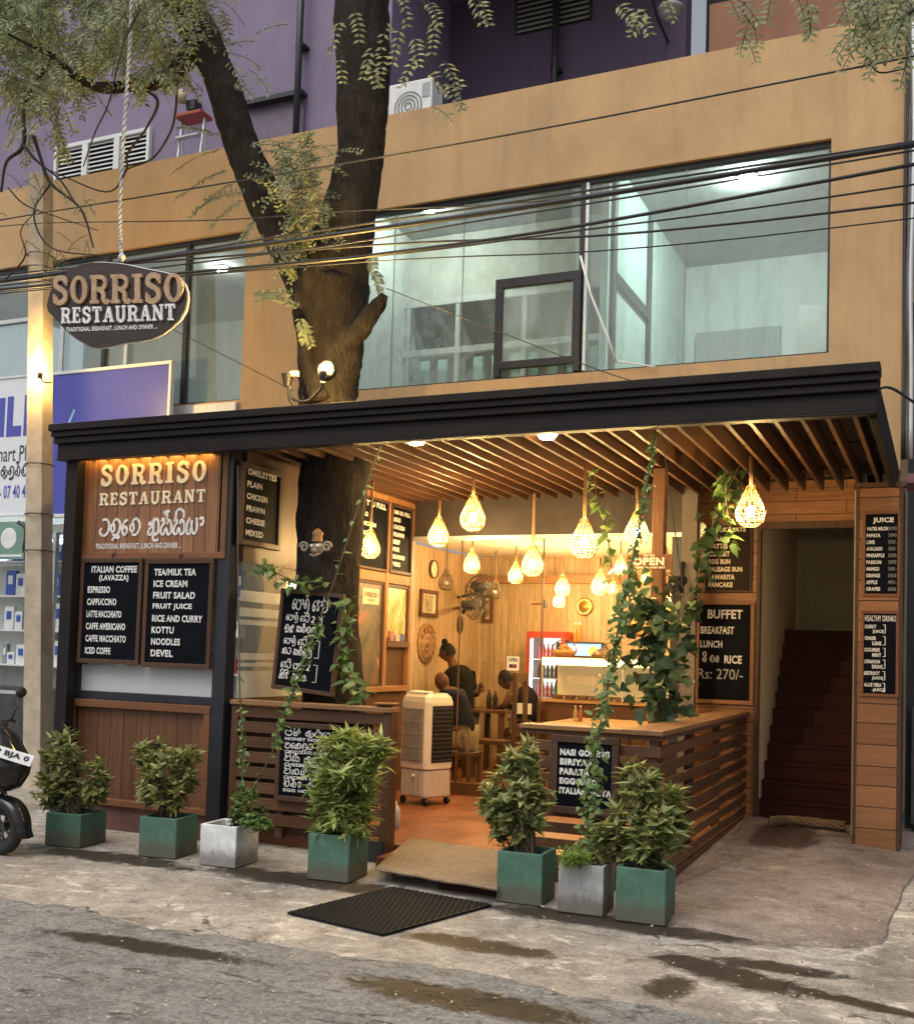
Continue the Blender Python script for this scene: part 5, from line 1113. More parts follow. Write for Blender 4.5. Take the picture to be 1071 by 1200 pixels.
# ------------------------------------------------------------------ lanterns
BASK = M_plain('woven_cane', (.22,.115,.03), .7, var=.3, sc=40, bmp=0)
BASK_UNLIT = M_plain('unlit_woven_cane', (.11,.07,.04), .8, var=.3, sc=40, bmp=0)  # same cane with a darkened colour for lanterns whose bulb is off
CORD = M_plain('jute_cord', (.30,.17,.08), .9, var=.3, sc=50)
BULBM = M_emit('lantern_bulb', (1, .66, .26), 1000)
def lantern(label, px_, py_, wpx, Y, top, lit=True, dia=None):
    """py_ is the middle of the basket's belly"""
    p = at(px_, py_, Y=Y); R = wpx*pxm(Y, px_)/2; s = R/.1
    t = thing('hanging_lantern', label, 'lantern', p, 'woven teardrop lanterns')
    prof = [(.028,.175),(.04,.14),(.062,.09),(.085,.045),(.1,.0),(.096,-.04),(.078,-.075),(.05,-.095)]
    mb = MB(); n = 14
    for k in range(n):
        for hd in (1, -1):
            pts = []
            for i, (r, z) in enumerate(prof):
                a = 2*math.pi*k/n+hd*i*.16; pts.append(p+Vector((r*s*math.cos(a), r*s*math.sin(a), z*s)))
            mb.tube(pts, .0030*s, 3, False)
    for r, z in prof+[(.052,.115),(.075,.066),(.094,.022),(.099,-.02)]:
        mb.tube([p+Vector((r*s*math.cos(2*math.pi*j/16), r*s*math.sin(2*math.pi*j/16), z*s)) for j in range(17)], .0032*s, 3, False)
    mb.build('basket', BASK if lit else BASK_UNLIT, t, False)
    tp = at(px_, top, Y=Y); mb = MB(); mb.tube([p+Vector((0,0,.16*s)), Vector((p.x, p.y, min(max(tp.z, p.z+.3), 3.14 if Y < 10.3 else 2.93)))], .013*max(s,.8), 7); mb.build('cord', CORD if lit else BASK_UNLIT, t, True)
    if lit:
        MB().sphere(p+Vector((0,0,.005)), .032*s, 7, (1,1,1.2)).build('bulb', BULBM, t, True)
    else: MB().sphere(p, .03*s, 6).build('bulb', WHITEP, t, True)
LN = [('largest lantern on the right, in front of the boarded wall and snack board', 879, 600, 35, 8.0, 535),
 ('large lantern on a thick cord right of centre with a vine beside it', 684, 637, 33, 8.3, 548),
 ('lantern at the left of the inner post by the slanting vine', 746, 625, 29, 8.9, 570),
 ('highest lantern left of centre below the slat ceiling', 554, 607, 30, 8.7, 551),
 ('lantern left of the highest one, near the menu boards', 514, 628, 25, 9.6, 586),
 ('lantern hanging right against the tree in front of the TU FULL board', 434, 642, 24, 8.5, 563),
 ('medium lantern left of the large thick corded one', 624, 662, 26, 9.3, 578),
 ('small lantern under the highest lantern', 553, 662, 20, 11.2, 634),
 ('small lantern directly left of the medium centre lantern', 604, 675, 18, 12.2, 640),
 ('upper of two tiny lanterns hanging one above the other in the middle', 659, 690, 18, 12.6, 655),
 ('lower of two tiny lanterns hanging one above the other in the middle', 655, 705, 15, 13.2, 660),
 ('lantern right of the large one, near the wall plate', 703, 687, 21, 11.0, 655),
 ('very small lantern behind the slanting vine', 718, 690, 12, 13.0, 660),
 ('small bright lantern just left of the OPEN sign', 727, 666, 16, 11.6, 640),
 ('tiny lantern just below the OPEN sign', 757, 678, 12, 12.8, 650),
 ('lantern half hidden by the grey post and wall fan', 785, 706, 15, 12.6, 660)]
for q in LN: lantern(*q)
lantern('dark unlit lantern beside the wall fan at the left', 523, 683, 18, 11.6, 640, False)
lantern('dim brown unlit lantern near the framed picture', 580, 694, 16, 12.4, 645, False)
lantern('unlit lantern above the fruit picture', 741, 694, 13, 12.6, 660, False)

# ================================================================== INSIDE THE RESTAURANT
def frame_x(px0, py0, px1, py1, X): return plX((px0, py0), (px1, py1), X)
ART = M_blot('sepia_picture', [(.35,(.10,.08,.05)),(.5,(.30,.25,.17)),(.7,(.55,.48,.35))], 9)
for B_, lab in ((frame_x(492,690,511,724,-5.945), 'dark framed sepia picture on the left dining room wall'), (plY((566,697),(578,730),13.995), 'narrow framed picture at the corner of the back wall')):
    t = thing('framed_picture', lab, 'picture', B_.p(.5, 0)); fr = .05
    mb = MB(); B_.box(mb, .02, .02, .98, .98, .002, .012); mb.build('mount', M_plain('cream_mount', (.6,.52,.38), .8), t)
    mb = MB(); B_.box(mb, .27, .2, .73, .8, .012, .016); mb.build('print', ART, t)
    mb = MB(); fu, fv = fr/B_.w, fr/B_.h
    B_.box(mb, 0, 0, 1, fv, .001, .03); B_.box(mb, 0, 1-fv, 1, 1, .001, .03); B_.box(mb, 0, fv, fu, 1-fv, .001, .028); B_.box(mb, 1-fu, fv, 1, 1-fv, .001, .028); mb.build('frame', W_dark, t)
# round carving, clock, brass plate, dark shell
def disc(mb, c, n_, prof, sides=24):
    n_ = Vector(n_).normalized(); a = n_.orthogonal().normalized(); b = n_.cross(a); vs = []; fs = []
    for r, d in prof:
        for j in range(sides): t = 2*math.pi*j/sides; vs.append(Vector(c)+(a*math.cos(t)+b*math.sin(t))*r+n_*d)
    for i in range(len(prof)-1):
        for j in range(sides): fs.append((i*sides+j, i*sides+(j+1)%sides, (i+1)*sides+(j+1)%sides, (i+1)*sides+j))
    mb.add(vs, fs)
c = at(499, 754, X=-5.95); R = (at(499,778,X=-5.95)-at(499,730,X=-5.95)).length/2
t = thing('wall_carving', 'large round carved wooden wheel on the left dining room wall', 'carving', c)
mb = MB(); disc(mb, c, (1,0,0), [(R*.98,.0),(R,.02),(R*.9,.035),(R*.84,.02),(R*.6,.03),(R*.5,.02),(R*.34,.035),(R*.22,.02),(R*.12,.05),(.001,.055)], 28); mb.build('wheel', M_plain('carved_wood', (.30,.17,.08), .7, var=.4, sc=25), t)
mb = MB()
for k in range(12):
    a = 2*math.pi*k/12; q = c+Vector((.03, R*.72*math.cos(a), R*.72*math.sin(a))); mb.sphere(q, R*.13, 5, (.4,1,1))
mb.build('petals', bpy.data.materials['carved_wood'], t, True)
c = at(507, 667, X=-5.95); t = thing('wall_clock', 'pale oval faced clock high on the left dining room wall', 'clock', c); R = (at(507,678,X=-5.95)-c).length
mb = MB(); disc(mb, c, (1,0,0), [(R,0),(R,.03),(R*.88,.035),(R*.86,.02)]); mb.build('rim', W_dark, t)
mb = MB(); disc(mb, c, (1,0,0), [(R*.87,.02),(.001,.021)]); mb.build('face', M_plain('clock_face', (.65,.58,.42), .6), t)
c = at(685, 711, Y=13.99); t = thing('wall_plate', 'round brass plate hung on the back wall between lanterns', 'plate', c); R = 10.5*pxm(13.99, 685)
mb = MB(); disc(mb, c, (0,-1,0), [(R,0),(R,.02),(R*.82,.03),(R*.7,.015),(R*.62,.03),(R*.4,.02),(R*.3,.035),(.001,.04)]); mb.build('dish', M_plain('brass', (.42,.27,.09), .3, .8), t, True)
c = at(539, 732, X=-5.94); t = thing('wall_mask', 'small black oval mask on the left dining room wall', 'mask', c)
mb = MB(); mb.sphere(c, .1, 8, (.4,.8,1.3)); mb.build('face', BLACK, t, True)
c = at(630, 707, Y=10.9); t = thing('hanging_mallet', 'wooden handled tool hanging by a cord in front of the back wall', 'tool', c)
mb = MB(); mb.tube([c+Vector((-.07,0,0)), c+Vector((.06,0,0))], .018, 8); mb.build('handle', W_top, t, True)
mb = MB(); mb.bx(c.x+.06, c.x+.095, 10.87, 10.93, c.z-.05, c.z+.04); mb.tube([c+Vector((.05,0,.0)), Vector((c.x+.05, 10.9, 2.93))], .004, 5); mb.build('cord', STEEL, t)
Bq = plY((737, 700), (764, 746), 13.99)
board('picture_board', 'hanging picture of orange fruit on the back wall behind the inner post', 'picture', Bq, frame=.03, pmat=M_blot('fruit_picture', [(.35,(.12,.10,.04)),(.48,(.55,.20,.05)),(.6,(.65,.38,.12)),(.75,(.7,.5,.3))], 7))
# wall fans
def fan(label, px_, py_, Y, r, nrm, mount):
    c = at(px_, py_, Y=Y); n_ = Vector(nrm).normalized(); t = thing('wall_fan', label, 'fan', c, 'black wall fans'); a = n_.orthogonal().normalized(); b = n_.cross(a)
    mb = MB()
    for rr, d in ((r,0),(r*.8,.05),(r*.55,.07),(r*.3,.08),(r*.8,-.06),(r*.5,-.08)):
        mb.tube([c+(a*math.cos(q*math.pi/12)+b*math.sin(q*math.pi/12))*rr+n_*d for q in range(25)], .005, 4, False)
    for q in range(16):
        e = a*math.cos(q*math.pi/8)+b*math.sin(q*math.pi/8); mb.tube([c+n_*.085, c+e*r*.55+n_*.07, c+e*r], .0035, 4, False)
    mb.build('cage', BLACK, t)
    mb = MB()
    for q in range(3):
        e = a*math.cos(q*2.094)+b*math.sin(q*2.094); f_ = n_.cross(e); mb.add([c+e*r*.12-f_*.02, c+e*r*.55-f_*r*.25+n_*.02, c+e*r*.9+f_*.0, c+e*r*.6+f_*r*.3-n_*.02, c+e*r*.15+f_*.02], [(0,1,2,3,4)])
    mb.build('blades', STEEL, t)
    mb = MB(); disc(mb, c-n_*.02, -n_, [(.001,0),(r*.32,.0),(r*.36,.05),(r*.3,.16),(.001,.2)], 14); mb.tube([c-n_*.12, c-n_*.16+Vector((0,0,-.1)), Vector(mount)], .022, 8); mb.build('motor', BLACK, t, True); return t
q = at(537, 700, X=-5.94)
fan('black wall fan tilted on the left dining room wall', 563, 691, 12.9, .21, (.65,-.6,-.35), q)
fan('black wall fan seen edge on below the tilted one', 556, 710, 12.3, .17, (.95,-.15,-.1), at(537,712,X=-5.94))
fan('black wall fan facing down beside the grey post', 783, 690, 9.75, .17, (-.6,-.55,-.5), at(800,660,Y=10.19))
# people
def body(name, J, E_, mat, parent, root, sub=2):
    base = parent.location; names = list(J); me = bpy.data.meshes.new(name)
    me.from_pydata([tuple(Vector(J[k][0])-base) for k in names], [(names.index(a), names.index(b)) for a, b in E_], []); me.materials.append(mat)
    o = bpy.data.objects.new(name, me); C.objects.link(o); o.parent = parent
    sk = o.modifiers.new('skin', 'SKIN'); sk.use_smooth_shade = True
    lay = me.skin_vertices[0] if me.skin_vertices else None
    if lay is None:
        bpy.context.view_layer.objects.active = o; bpy.ops.mesh.customdata_skin_add() ; lay = me.skin_vertices[0]
    for i, k in enumerate(names):
        r = J[k][1]; lay.data[i].radius = r if isinstance(r, tuple) else (r, r); lay.data[i].use_root = (k == root)
    s = o.modifiers.new('subdivision', 'SUBSURF'); s.levels = sub; s.render_levels = sub
    return o
SKIN = M_plain('brown_skin', (.085,.038,.022), .6, var=.15, bmp=0, spec=.2)
HAIR = M_plain('black_hair', (.008,.007,.007), .7, bmp=.1, spec=.15)
TEE = M_plain('black_tshirt', (.010,.009,.010), .95, bmp=.05, spec=.1)
KHAKI = M_plain('khaki_trousers', (.26,.20,.12), .9, bmp=.05)
NAVY = M_plain('navy_shirt', (.014,.017,.03), .95, bmp=.05, spec=.1)
def V(a, b, Y, dy=0): return at(a, b, Y=Y)+Vector((0, dy, 0))
def head(parent, c, r, f, hair=True, bun=False):
    """egg head with nose, ears and a cap of hair, facing f"""
    f = Vector(f).normalized(); sd = f.cross(Vector((0,0,1))).normalized(); up = sd.cross(f)
    mb = MB(); n = 12; q = 16; vs = []; fs = []
    for i in range(n+1):
        ph = math.pi*i/n
        for j in range(q):
            t = 2*math.pi*j/q; x = math.sin(ph)*math.cos(t); y = math.sin(ph)*math.sin(t); z = -math.cos(ph)
            k = 1-.22*max(0, -z)**1.5*(1-.4*max(0, x)); nose = .16*math.exp(-((x-.95)**2*18+y*y*70+(z+.08)**2*28)); brow = -.05*math.exp(-((abs(y)-.3)**2*60+(z-.1)**2*60))*(x > 0)
            vs.append(c+f*(x*r*.98*k+nose*r*1.6+brow*r)+sd*y*r*.78*k+up*z*r*1.22)
    for i in range(n):
        for j in range(q): fs.append((i*q+j, i*q+(j+1)%q, (i+1)*q+(j+1)%q, (i+1)*q+j))
    mb.add(vs, fs)
    for sg in (-1, 1): mb.sphere(c+sd*sg*r*.8-f*.05*r, r*.2, 5, (.6,.6,1.2))
    o = mb.build('head', SKIN, parent, True)
    mb = MB()
    for sg in (-1, 1): mb.sphere(c+f*r*.82+sd*sg*r*.32+up*r*.1, r*.09, 5)
    mb.sphere(c+f*r*.84-up*r*.5, r*.16, 5, (.6,.9,.3)); mb.build('face_features', HAIR, o, True)
    if hair:
        mb = MB(); vs = []; fs = []
        for i in range(9):
            ph = math.pi*.60*i/8
            for j in range(q):
                t = 2*math.pi*j/q; x = math.sin(ph)*math.cos(t); y = math.sin(ph)*math.sin(t); z = math.cos(ph)
                if x > .3 and z < .45: z = .45
                vs.append(c-f*r*.1+f*x*r*1.04+sd*y*r*.9+up*z*r*1.34)
        for i in range(8):
            for j in range(q): fs.append((i*q+j, i*q+(j+1)%q, (i+1)*q+(j+1)%q, (i+1)*q+j))
        mb.add(vs, fs)
        if bun: mb.sphere(c+up*r*1.45-f*r*.1, r*.42, 6)
        mb.build('hair', HAIR, o, True)
    return o
def hand(parent, w_, d, up_, r=.038):
    """palm, four bent fingers and a thumb"""
    d = Vector(d).normalized(); sd = d.cross(Vector(up_)).normalized(); n_ = sd.cross(d); mb = MB(); mb.sphere(w_+d*.045, .042, 6, (.8,.8,.8))
    for k in range(4):
        b = w_+d*.07+sd*(k-1.5)*.019; L = (.06,.07,.066,.052)[k]; mb.tube([b, b+d*L*.5-n_*.004, b+d*L*.8-n_*.022], [.0095,.0085,.006], 5)
    mb.tube([w_+d*.02+sd*.035, w_+d*.05+sd*.06, w_+d*.08+sd*.06-n_*.01], [.012,.010,.007], 5); mb.build('hand', SKIN, parent, True)
# standing man, turned to the left, looking down
Y1 = 12.35; t = thing('person', 'standing person with a top knot, black t-shirt and khaki trousers, looking down', 'person', (at(548,903,Y=Y1).x, Y1, .12))
hd = V(524,765,Y1); fdir = Vector((-.9,-.25,-.32))
J = {'pel': (V(541,838,Y1), (.13,.15)), 'wst': (V(540,822,Y1), (.12,.145)), 'che': (V(538,800,Y1), (.135,.17)), 'upc': (V(535,788,Y1), (.11,.15)), 'nek': (V(531,779,Y1), .055), 'hea': (V(527,771,Y1), .06)}
E1 = [('pel','wst'),('wst','che'),('che','upc'),('upc','nek'),('nek','hea')]
for s, dy in (('n',-.2),('f',.2)):
    J['sh'+s] = (V(538,789,Y1,dy*.8), .062); J['el'+s] = (V(540 if s == 'n' else 549,816,Y1,dy*1.1), .045); J['wr'+s] = (V(531 if s == 'n' else 556,834 if s == 'n' else 811,Y1,dy*.9-.05), .03)
    J['hi'+s] = (V(541,843,Y1,dy*.5), .09); J['kn'+s] = (V(541 if s == 'n' else 549,872,Y1,dy*.6), .06); J['an'+s] = (Vector((J['kn'+s][0].x+.03, Y1+dy*.6, .21)), .04); J['to'+s] = (J['an'+s][0]+Vector((-.17,-.05,-.06)), .035)
    E1 += [('upc','sh'+s),('sh'+s,'el'+s),('el'+s,'wr'+s),('pel','hi'+s),('hi'+s,'kn'+s),('kn'+s,'an'+s),('an'+s,'to'+s)]
body('body', J, E1, SKIN, t, 'pel'); head(t, hd, .098, fdir, True, True)
def grow(keys, J, dr): return {k: (J[k][0], tuple(x+dr for x in J[k][1]) if isinstance(J[k][1], tuple) else J[k][1]+dr) for k in keys}
Jt = grow(['pel','wst','che','upc','shn','shf'], J, .035); Jt['bn'] = (J['shn'][0].lerp(J['eln'][0], .85), .085); Jt['bf'] = (J['shf'][0].lerp(J['elf'][0], .85), .085); Jt['nb'] = (J['upc'][0].lerp(J['nek'][0], .7), .10)
body('tshirt', Jt, [('pel','wst'),('wst','che'),('che','upc'),('upc','nb'),('upc','shn'),('upc','shf'),('shn','bn'),('shf','bf')], TEE, t, 'pel')
Jk = grow(['pel','hin','hif','knn','knf'], J, .03); Jk['an'] = (J['ann'][0]+Vector((0,0,.05)), .085); Jk['af'] = (J['anf'][0]+Vector((0,0,.05)), .085)
body('trousers', Jk, [('pel','hin'),('pel','hif'),('hin','knn'),('hif','knf'),('knn','an'),('knf','af')], KHAKI, t, 'pel')
hand(t, J['wrn'][0], (-.3,-.1,-.9), (0,-1,0)); hand(t, J['wrf'][0], (.4,-.2,.8), (0,-1,0))
# seated man with shaven head behind the cooler
Y2 = 11.3; t = thing('person', 'shaven headed person in navy seated behind the air cooler', 'person', (at(545,890,Y=Y2).x, Y2, .12))
J = {'pel': (V(542,864,Y2), (.11,.15)), 'wst': (V(540,847,Y2), (.105,.15)), 'che': (V(533,827,Y2), (.10,.16)), 'upc': (V(526,815,Y2), (.08,.13)), 'nek': (V(523,807,Y2), .055), 'hea': (V(519,802,Y2), .06)}
E2 = [('pel','wst'),('wst','che'),('che','upc'),('upc','nek'),('nek','hea')]
for s, dy in (('n',-.2),('f',.2)):
    J['sh'+s] = (V(531,815,Y2,dy*.9), .065); J['el'+s] = (V(528,842,Y2,dy*1.2), .045); J['wr'+s] = (V(510,846,Y2,dy), .03); J['hi'+s] = (V(543,866,Y2,dy*.5), .09); J['kn'+s] = (V(516,868,Y2,dy*.7), .065); J['an'+s] = (Vector((J['kn'+s][0].x+.03, Y2+dy*.7, .22)), .042); J['to'+s] = (J['an'+s][0]+Vector((-.16,-.04,-.06)), .036)
    E2 += [('upc','sh'+s),('sh'+s,'el'+s),('el'+s,'wr'+s),('pel','hi'+s),('hi'+s,'kn'+s),('kn'+s,'an'+s),('an'+s,'to'+s)]
body('body', J, E2, SKIN, t, 'pel'); head(t, V(518,799,Y2), .092, (-.85,.2,-.4), False)
Jt = grow(['pel','wst','che','upc','shn','shf','eln','elf'], J, .032); Jt['nb'] = (J['upc'][0].lerp(J['nek'][0], .6), .09); body('shirt', Jt, [('pel','wst'),('wst','che'),('che','upc'),('upc','nb'),('upc','shn'),('upc','shf'),('shn','eln'),('shf','elf')], NAVY, t, 'pel')
Jk = grow(['pel','hin','hif','knn','knf'], J, .02); Jk['an'] = (J['ann'][0]+Vector((0,0,.04)), .07); Jk['af'] = (J['anf'][0]+Vector((0,0,.04)), .07)
body('trousers', Jk, [('pel','hin'),('pel','hif'),('hin','knn'),('hif','knf'),('knn','an'),('knf','af')], KHAKI, t, 'pel')
for s in 'nf': hand(t, J['wr'+s][0], (-.9,0,-.2), (0,0,1))
def stool(label, x, y, zt, w_=.36, name='stool'):
    s = thing(name, label, 'stool', (x, y, .12), 'seats in the dining room')
    MB().bx(x-w_/2, x+w_/2, y-w_/2, y+w_/2, zt-.045, zt).build('seat', W_dark, s, bevel=.006)
    for dx in (-1, 1):
        for dy in (-1, 1): MB().bx(x+dx*(w_/2-.03)-.022, x+dx*(w_/2-.03)+.022, y+dy*(w_/2-.03)-.022, y+dy*(w_/2-.03)+.022, .12, zt-.045).build('leg', W_darkZ, s)
    return s
p = J['pel'][0]; stool('dark wooden stool under the shaven headed person', p.x, Y2, p.z-.16)
# seated man with bare arms at the far table
Y3 = 12.7; t = thing('person', 'person with bare arms in a black vest seated leaning on the table', 'person', (at(612,880,Y=Y3).x, Y3, .12))
J = {'pel': (V(620,852,Y3), (.15,.17)), 'wst': (V(619,838,Y3), (.13,.16)), 'che': (V(613,822,Y3), (.13,.19)), 'upc': (V(608,811,Y3), (.095,.15)), 'nek': (V(602,805,Y3), .056), 'hea': (V(596,801,Y3), .06)}
E3 = [('pel','wst'),('wst','che'),('che','upc'),('upc','nek'),('nek','hea')]
for s, dy in (('n',-.21),('f',.21)):
    J['sh'+s] = (V(606,812,Y3,dy*.95), .062); J['el'+s] = (V(600,826,Y3,dy*1.1), .046); J['wr'+s] = (V(589,829,Y3,dy*.6), .032); J['hi'+s] = (V(618,856,Y3,dy*.5), .09); J['kn'+s] = (V(596,857,Y3,dy*.7), .062); J['an'+s] = (Vector((J['kn'+s][0].x+.05, Y3+dy*.7, .22)), .042); J['to'+s] = (J['an'+s][0]+Vector((-.16,-.04,-.06)), .036)
    E3 += [('upc','sh'+s),('sh'+s,'el'+s),('el'+s,'wr'+s),('pel','hi'+s),('hi'+s,'kn'+s),('kn'+s,'an'+s),('an'+s,'to'+s)]
body('body', J, E3, SKIN, t, 'pel'); head(t, V(592,797,Y3), .097, (-.9,.1,-.38), True)
Jt = grow(['pel','wst','che','upc'], J, .04); Jt['nb'] = (J['upc'][0].lerp(J['nek'][0], .5), .085); body('vest', Jt, [('pel','wst'),('wst','che'),('che','upc'),('upc','nb')], TEE, t, 'pel')
Jk = grow(['pel','hin','hif'], J, .02); Jk['kn'] = (J['hin'][0].lerp(J['knn'][0], .8), .085); Jk['kf'] = (J['hif'][0].lerp(J['knf'][0], .8), .085)
body('shorts', Jk, [('pel','hin'),('pel','hif'),('hin','kn'),('hif','kf')], KHAKI, t, 'pel')
for s in 'nf': hand(t, J['wr'+s][0], (-.9,0,-.15), (0,0,1))
p3 = J['pel'][0]
def chair(label, x, y, zs, zt, facing):
    c_ = thing('dining_chair', label, 'chair', (x, y, .12), 'seats in the dining room')
    MB().bx(x-.2, x+.2, y-.2, y+.2, zs-.05, zs).build('seat', W_dark, c_, bevel=.005)
    bx_ = x+facing*.185
    mb = MB(); mb.bx(bx_-.02, bx_+.02, y-.2, y-.13, zs, zt); mb.bx(bx_-.02, bx_+.02, y+.13, y+.2, zs, zt); mb.bx(bx_-.02, bx_+.02, y-.13, y+.13, zt-.1, zt); mb.bx(bx_-.02, bx_+.02, y-.13, y+.13, zs+.1, zs+.2); mb.build('backrest', W_darkZ, c_, bevel=.004)
    for dx in (-1, 1):
        for dy in (-1, 1): MB().bx(x+dx*.17-.022, x+dx*.17+.022, y+dy*.17-.022, y+dy*.17+.022, .12, zs-.05).build('leg', W_darkZ, c_)
    return c_
ch = chair('dark chair with a white printed label, under the person in the black vest', p3.x, Y3, p3.z-.15, p3.z+.32, 1)
mb = MB(); mb.bx(p3.x-.1, p3.x+.1, Y3-.215, Y3-.203, p3.z+.17, p3.z+.3); mb.build('label', WHITEP, ch)
x = at(628, 815, Y=11.2).x; zt = at(628, 789, Y=11.2).z; c2 = chair('tall dark chair standing beside the bright display counter', x, 11.2, .62, zt, -1)
mb = MB()
for k in range(5): mb.sphere((x-.2, 11.03+.0*k, .75+k*.1), .02, 5)
mb.build('studs', WHITEP, c2, True)
# far table with cola bottles
a = at(553, 829, Y=12.6); b = at(604, 831, Y=12.6)
tb = thing('dining_table', 'dark topped table with two cola bottles before the seated person', 'table', ((a.x+b.x)/2, 12.6, .12), 'tables in the dining room')
MB().bx(a.x, b.x, 12.25, 13.0, a.z-.04, a.z).build('top', W_dark, tb, bevel=.004)
for xx in (a.x+.05, b.x-.11):
    for yy in (12.3, 12.9): MB().bx(xx, xx+.06, yy, yy+.06, .12, a.z-.04).build('leg', W_darkZ, tb)
COLA = M_plain('dark_cola', (.02,.008,.005), .12, bmp=0, var=.1)
def bottle(label, x, y, z, h, mat, cap, grp, name='bottle'):
    t = thing(name, label, 'bottle', (x, y, z), grp); s = h/.25
    MB().lathe([(.001,0),(.032*s,.002),(.034*s,.03*s),(.030*s,.08*s),(.034*s,.13*s),(.026*s,.17*s),(.013*s,.205*s),(.013*s,.235*s)], (x, y, z), 12).build('body', mat, t, True)
    MB().lathe([(.015*s,.232*s),(.015*s,.25*s),(.001,.251*s)], (x, y, z), 10).build('cap', cap, t, True); return t
RED = M_plain('red_cap', (.4,.03,.02), .4, bmp=0)
q = at(573, 829, Y=12.45); bottle('left of two dark cola bottles on the far table', q.x, 12.45, a.z, .25, COLA, RED, 'cola bottles')
q = at(580, 829, Y=12.45); bottle('right of two dark cola bottles on the far table', q.x, 12.45, a.z, .24, COLA, RED, 'cola bottles')
# near table right
a = at(640, 846, Y=10.9); b = at(745, 846, Y=10.9)
tb = thing('dining_table', 'bare light wooden table behind the right railing', 'table', ((a.x+b.x)/2, 11.4, .12), 'tables in the dining room')
MB().bx(a.x, b.x, 10.75, 12.0, a.z-.04, a.z).build('top', W_table, tb, bevel=.004)
for xx in (a.x+.05, b.x-.11):
    for yy in (10.85, 11.85): MB().bx(xx, xx+.06, yy, yy+.06, .12, a.z-.04).build('leg', W_darkZ, tb)
for px_, c, lab in ((674, (.5,.35,.2), 'pale sauce bottle on the light table, left of the pair'), (680, (.35,.12,.06), 'brown sauce bottle on the light table, right of the pair')):
    q = at(px_, 836, Y=11.3); bottle(lab, q.x, 11.3, a.z, .17, M_plain('sauce_%d' % px_, c, .3, bmp=0), WHITEP, 'sauce bottles')
# bench between
p = at(575, 865, Y=11.9); bn = thing('bench', 'dark wooden bench at the near side of the far table', 'bench', (p.x, 11.9, .12))
MB().bx(p.x-.32, p.x+.22, 11.75, 12.05, .52, .57).build('seat', W_dark, bn, bevel=.004)
MB().bx(p.x-.30, p.x-.24, 11.77, 12.03, .12, .52).build('leg', W_darkZ, bn); MB().bx(p.x+.14, p.x+.20, 11.77, 12.03, .12, .52).build('leg', W_darkZ, bn)
# display counter
DY = 12.7; x0 = at(634, 800, Y=DY).x; x1 = -2.3; zt = at(680, 771, Y=DY).z; zs = at(680, 824, Y=DY).z
dc = thing('display_counter', 'lit glass food display counter with a glowing top edge', 'counter', ((x0+x1)/2, DY, .12))
MB().bx(x0, x1, DY, DY+.6, .12, zs).build('base', W_darkZ, dc)
MB().bx(x0-.02, x1, DY-.03, DY+.62, zs, zs+.03).build('sill', W_table, dc)
MB().bx(x0, x1, DY, DY+.6, zt-.03, zt).build('top', W_table, dc)
MB().bx(x0+.01, x1-.01, DY-.03, DY+.0, zt-.095, zt-.005).build('light_edge', M_emit('cream_strip', (1,.84,.36), 1.7), dc)
MB().bx(x0+.02, x1-.02, DY+.02, DY+.026, zs+.03, zt-.03).build('glass', G_case, dc)
MB().bx(x0+.02, x1-.02, DY+.56, DY+.58, zs+.03, zt-.03).build('back', M_emit('case_back_glow', (.8,.6,.32), .22), dc)
for xx in (x0, (x0+x1)/2-.1, x1-.02): MB().bx(xx, xx+.02, DY+.0, DY+.02, zs+.03, zt-.095).build('mullion', ALU, dc)
for i, px_ in enumerate((653, 668, 683, 698, 712, 726)):
    q = at(px_, 815, Y=DY+.25); t = thing('food_tray', ['leftmost', 'second', 'third', 'fourth', 'fifth', 'rightmost'][i]+' brown food tray in the lit display counter', 'tray', (q.x, DY+.25, zs+.03), 'food trays in the display counter')
    MB().lathe([(.06,0),(.085,.05),(.075,.048),(.055,.01)], (q.x, DY+.25, zs+.03), 14).build('dish', M_plain('clay_dish_%d' % i, (.25,.09,.04), .5), t, True)
    MB().sphere((q.x, DY+.25, zs+.055), .065, 6, (1,1,.5)).build('food', M_plain('food_%d' % i, [(.5,.3,.1),(.4,.2,.06),(.55,.38,.16)][i % 3], .7, var=.5, sc=40, bmp=.5), t, True)
q = at(661, 764, Y=DY+.2); t = thing('basket', 'round woven basket of snacks on top of the display counter', 'basket', (q.x, DY+.2, zt))
MB().lathe([(.10,0),(.15,.05),(.165,.09),(.15,.088),(.1,.02)], (q.x, DY+.2, zt), 16).build('bowl', M_plain('basket_weave', (.33,.19,.07), .8, var=.4, sc=60), t, True)
mb = MB()
for k in range(26): a_ = rng.random()*6.28; r_ = rng.random()*.11; mb.sphere((q.x+r_*math.cos(a_), DY+.2+r_*math.sin(a_), zt+.07+.06*(1-r_/.11)+rng.uniform(-.01,.02)), .03, 5)
mb.build('snacks', M_plain('fried_snack', (.30,.14,.04), .6, var=.5, sc=30), t, True)
mb = MB(); mb.tube([(q.x+.16*math.cos(j*math.pi/12), DY+.2, zt+.08+.14*math.sin(j*math.pi/12)) for j in range(13)], .008, 6); mb.build('handle', W_dark, t, True)
q = at(708, 764, Y=DY+.2); t = thing('covered_dish', 'dark covered dish on top of the display counter', 'dish', (q.x, DY+.2, zt))
MB().lathe([(.16,0),(.17,.02),(.14,.07),(.08,.11),(.02,.13),(.025,.15),(.001,.16)], (q.x, DY+.2, zt), 16).build('lid', M_plain('bronze_lid', (.12,.07,.03), .4, .5), t, True)
B_ = plY((663, 752), (706, 771), 13.3)
t = board('menu_screen', 'glowing blue menu screen on the wall beside the drinks fridge', 'screen', B_, frame=.02, fmat=BLACK, pmat=M_emit('screen_blue', (.16,.38,.75), 1.2), thick=.05)
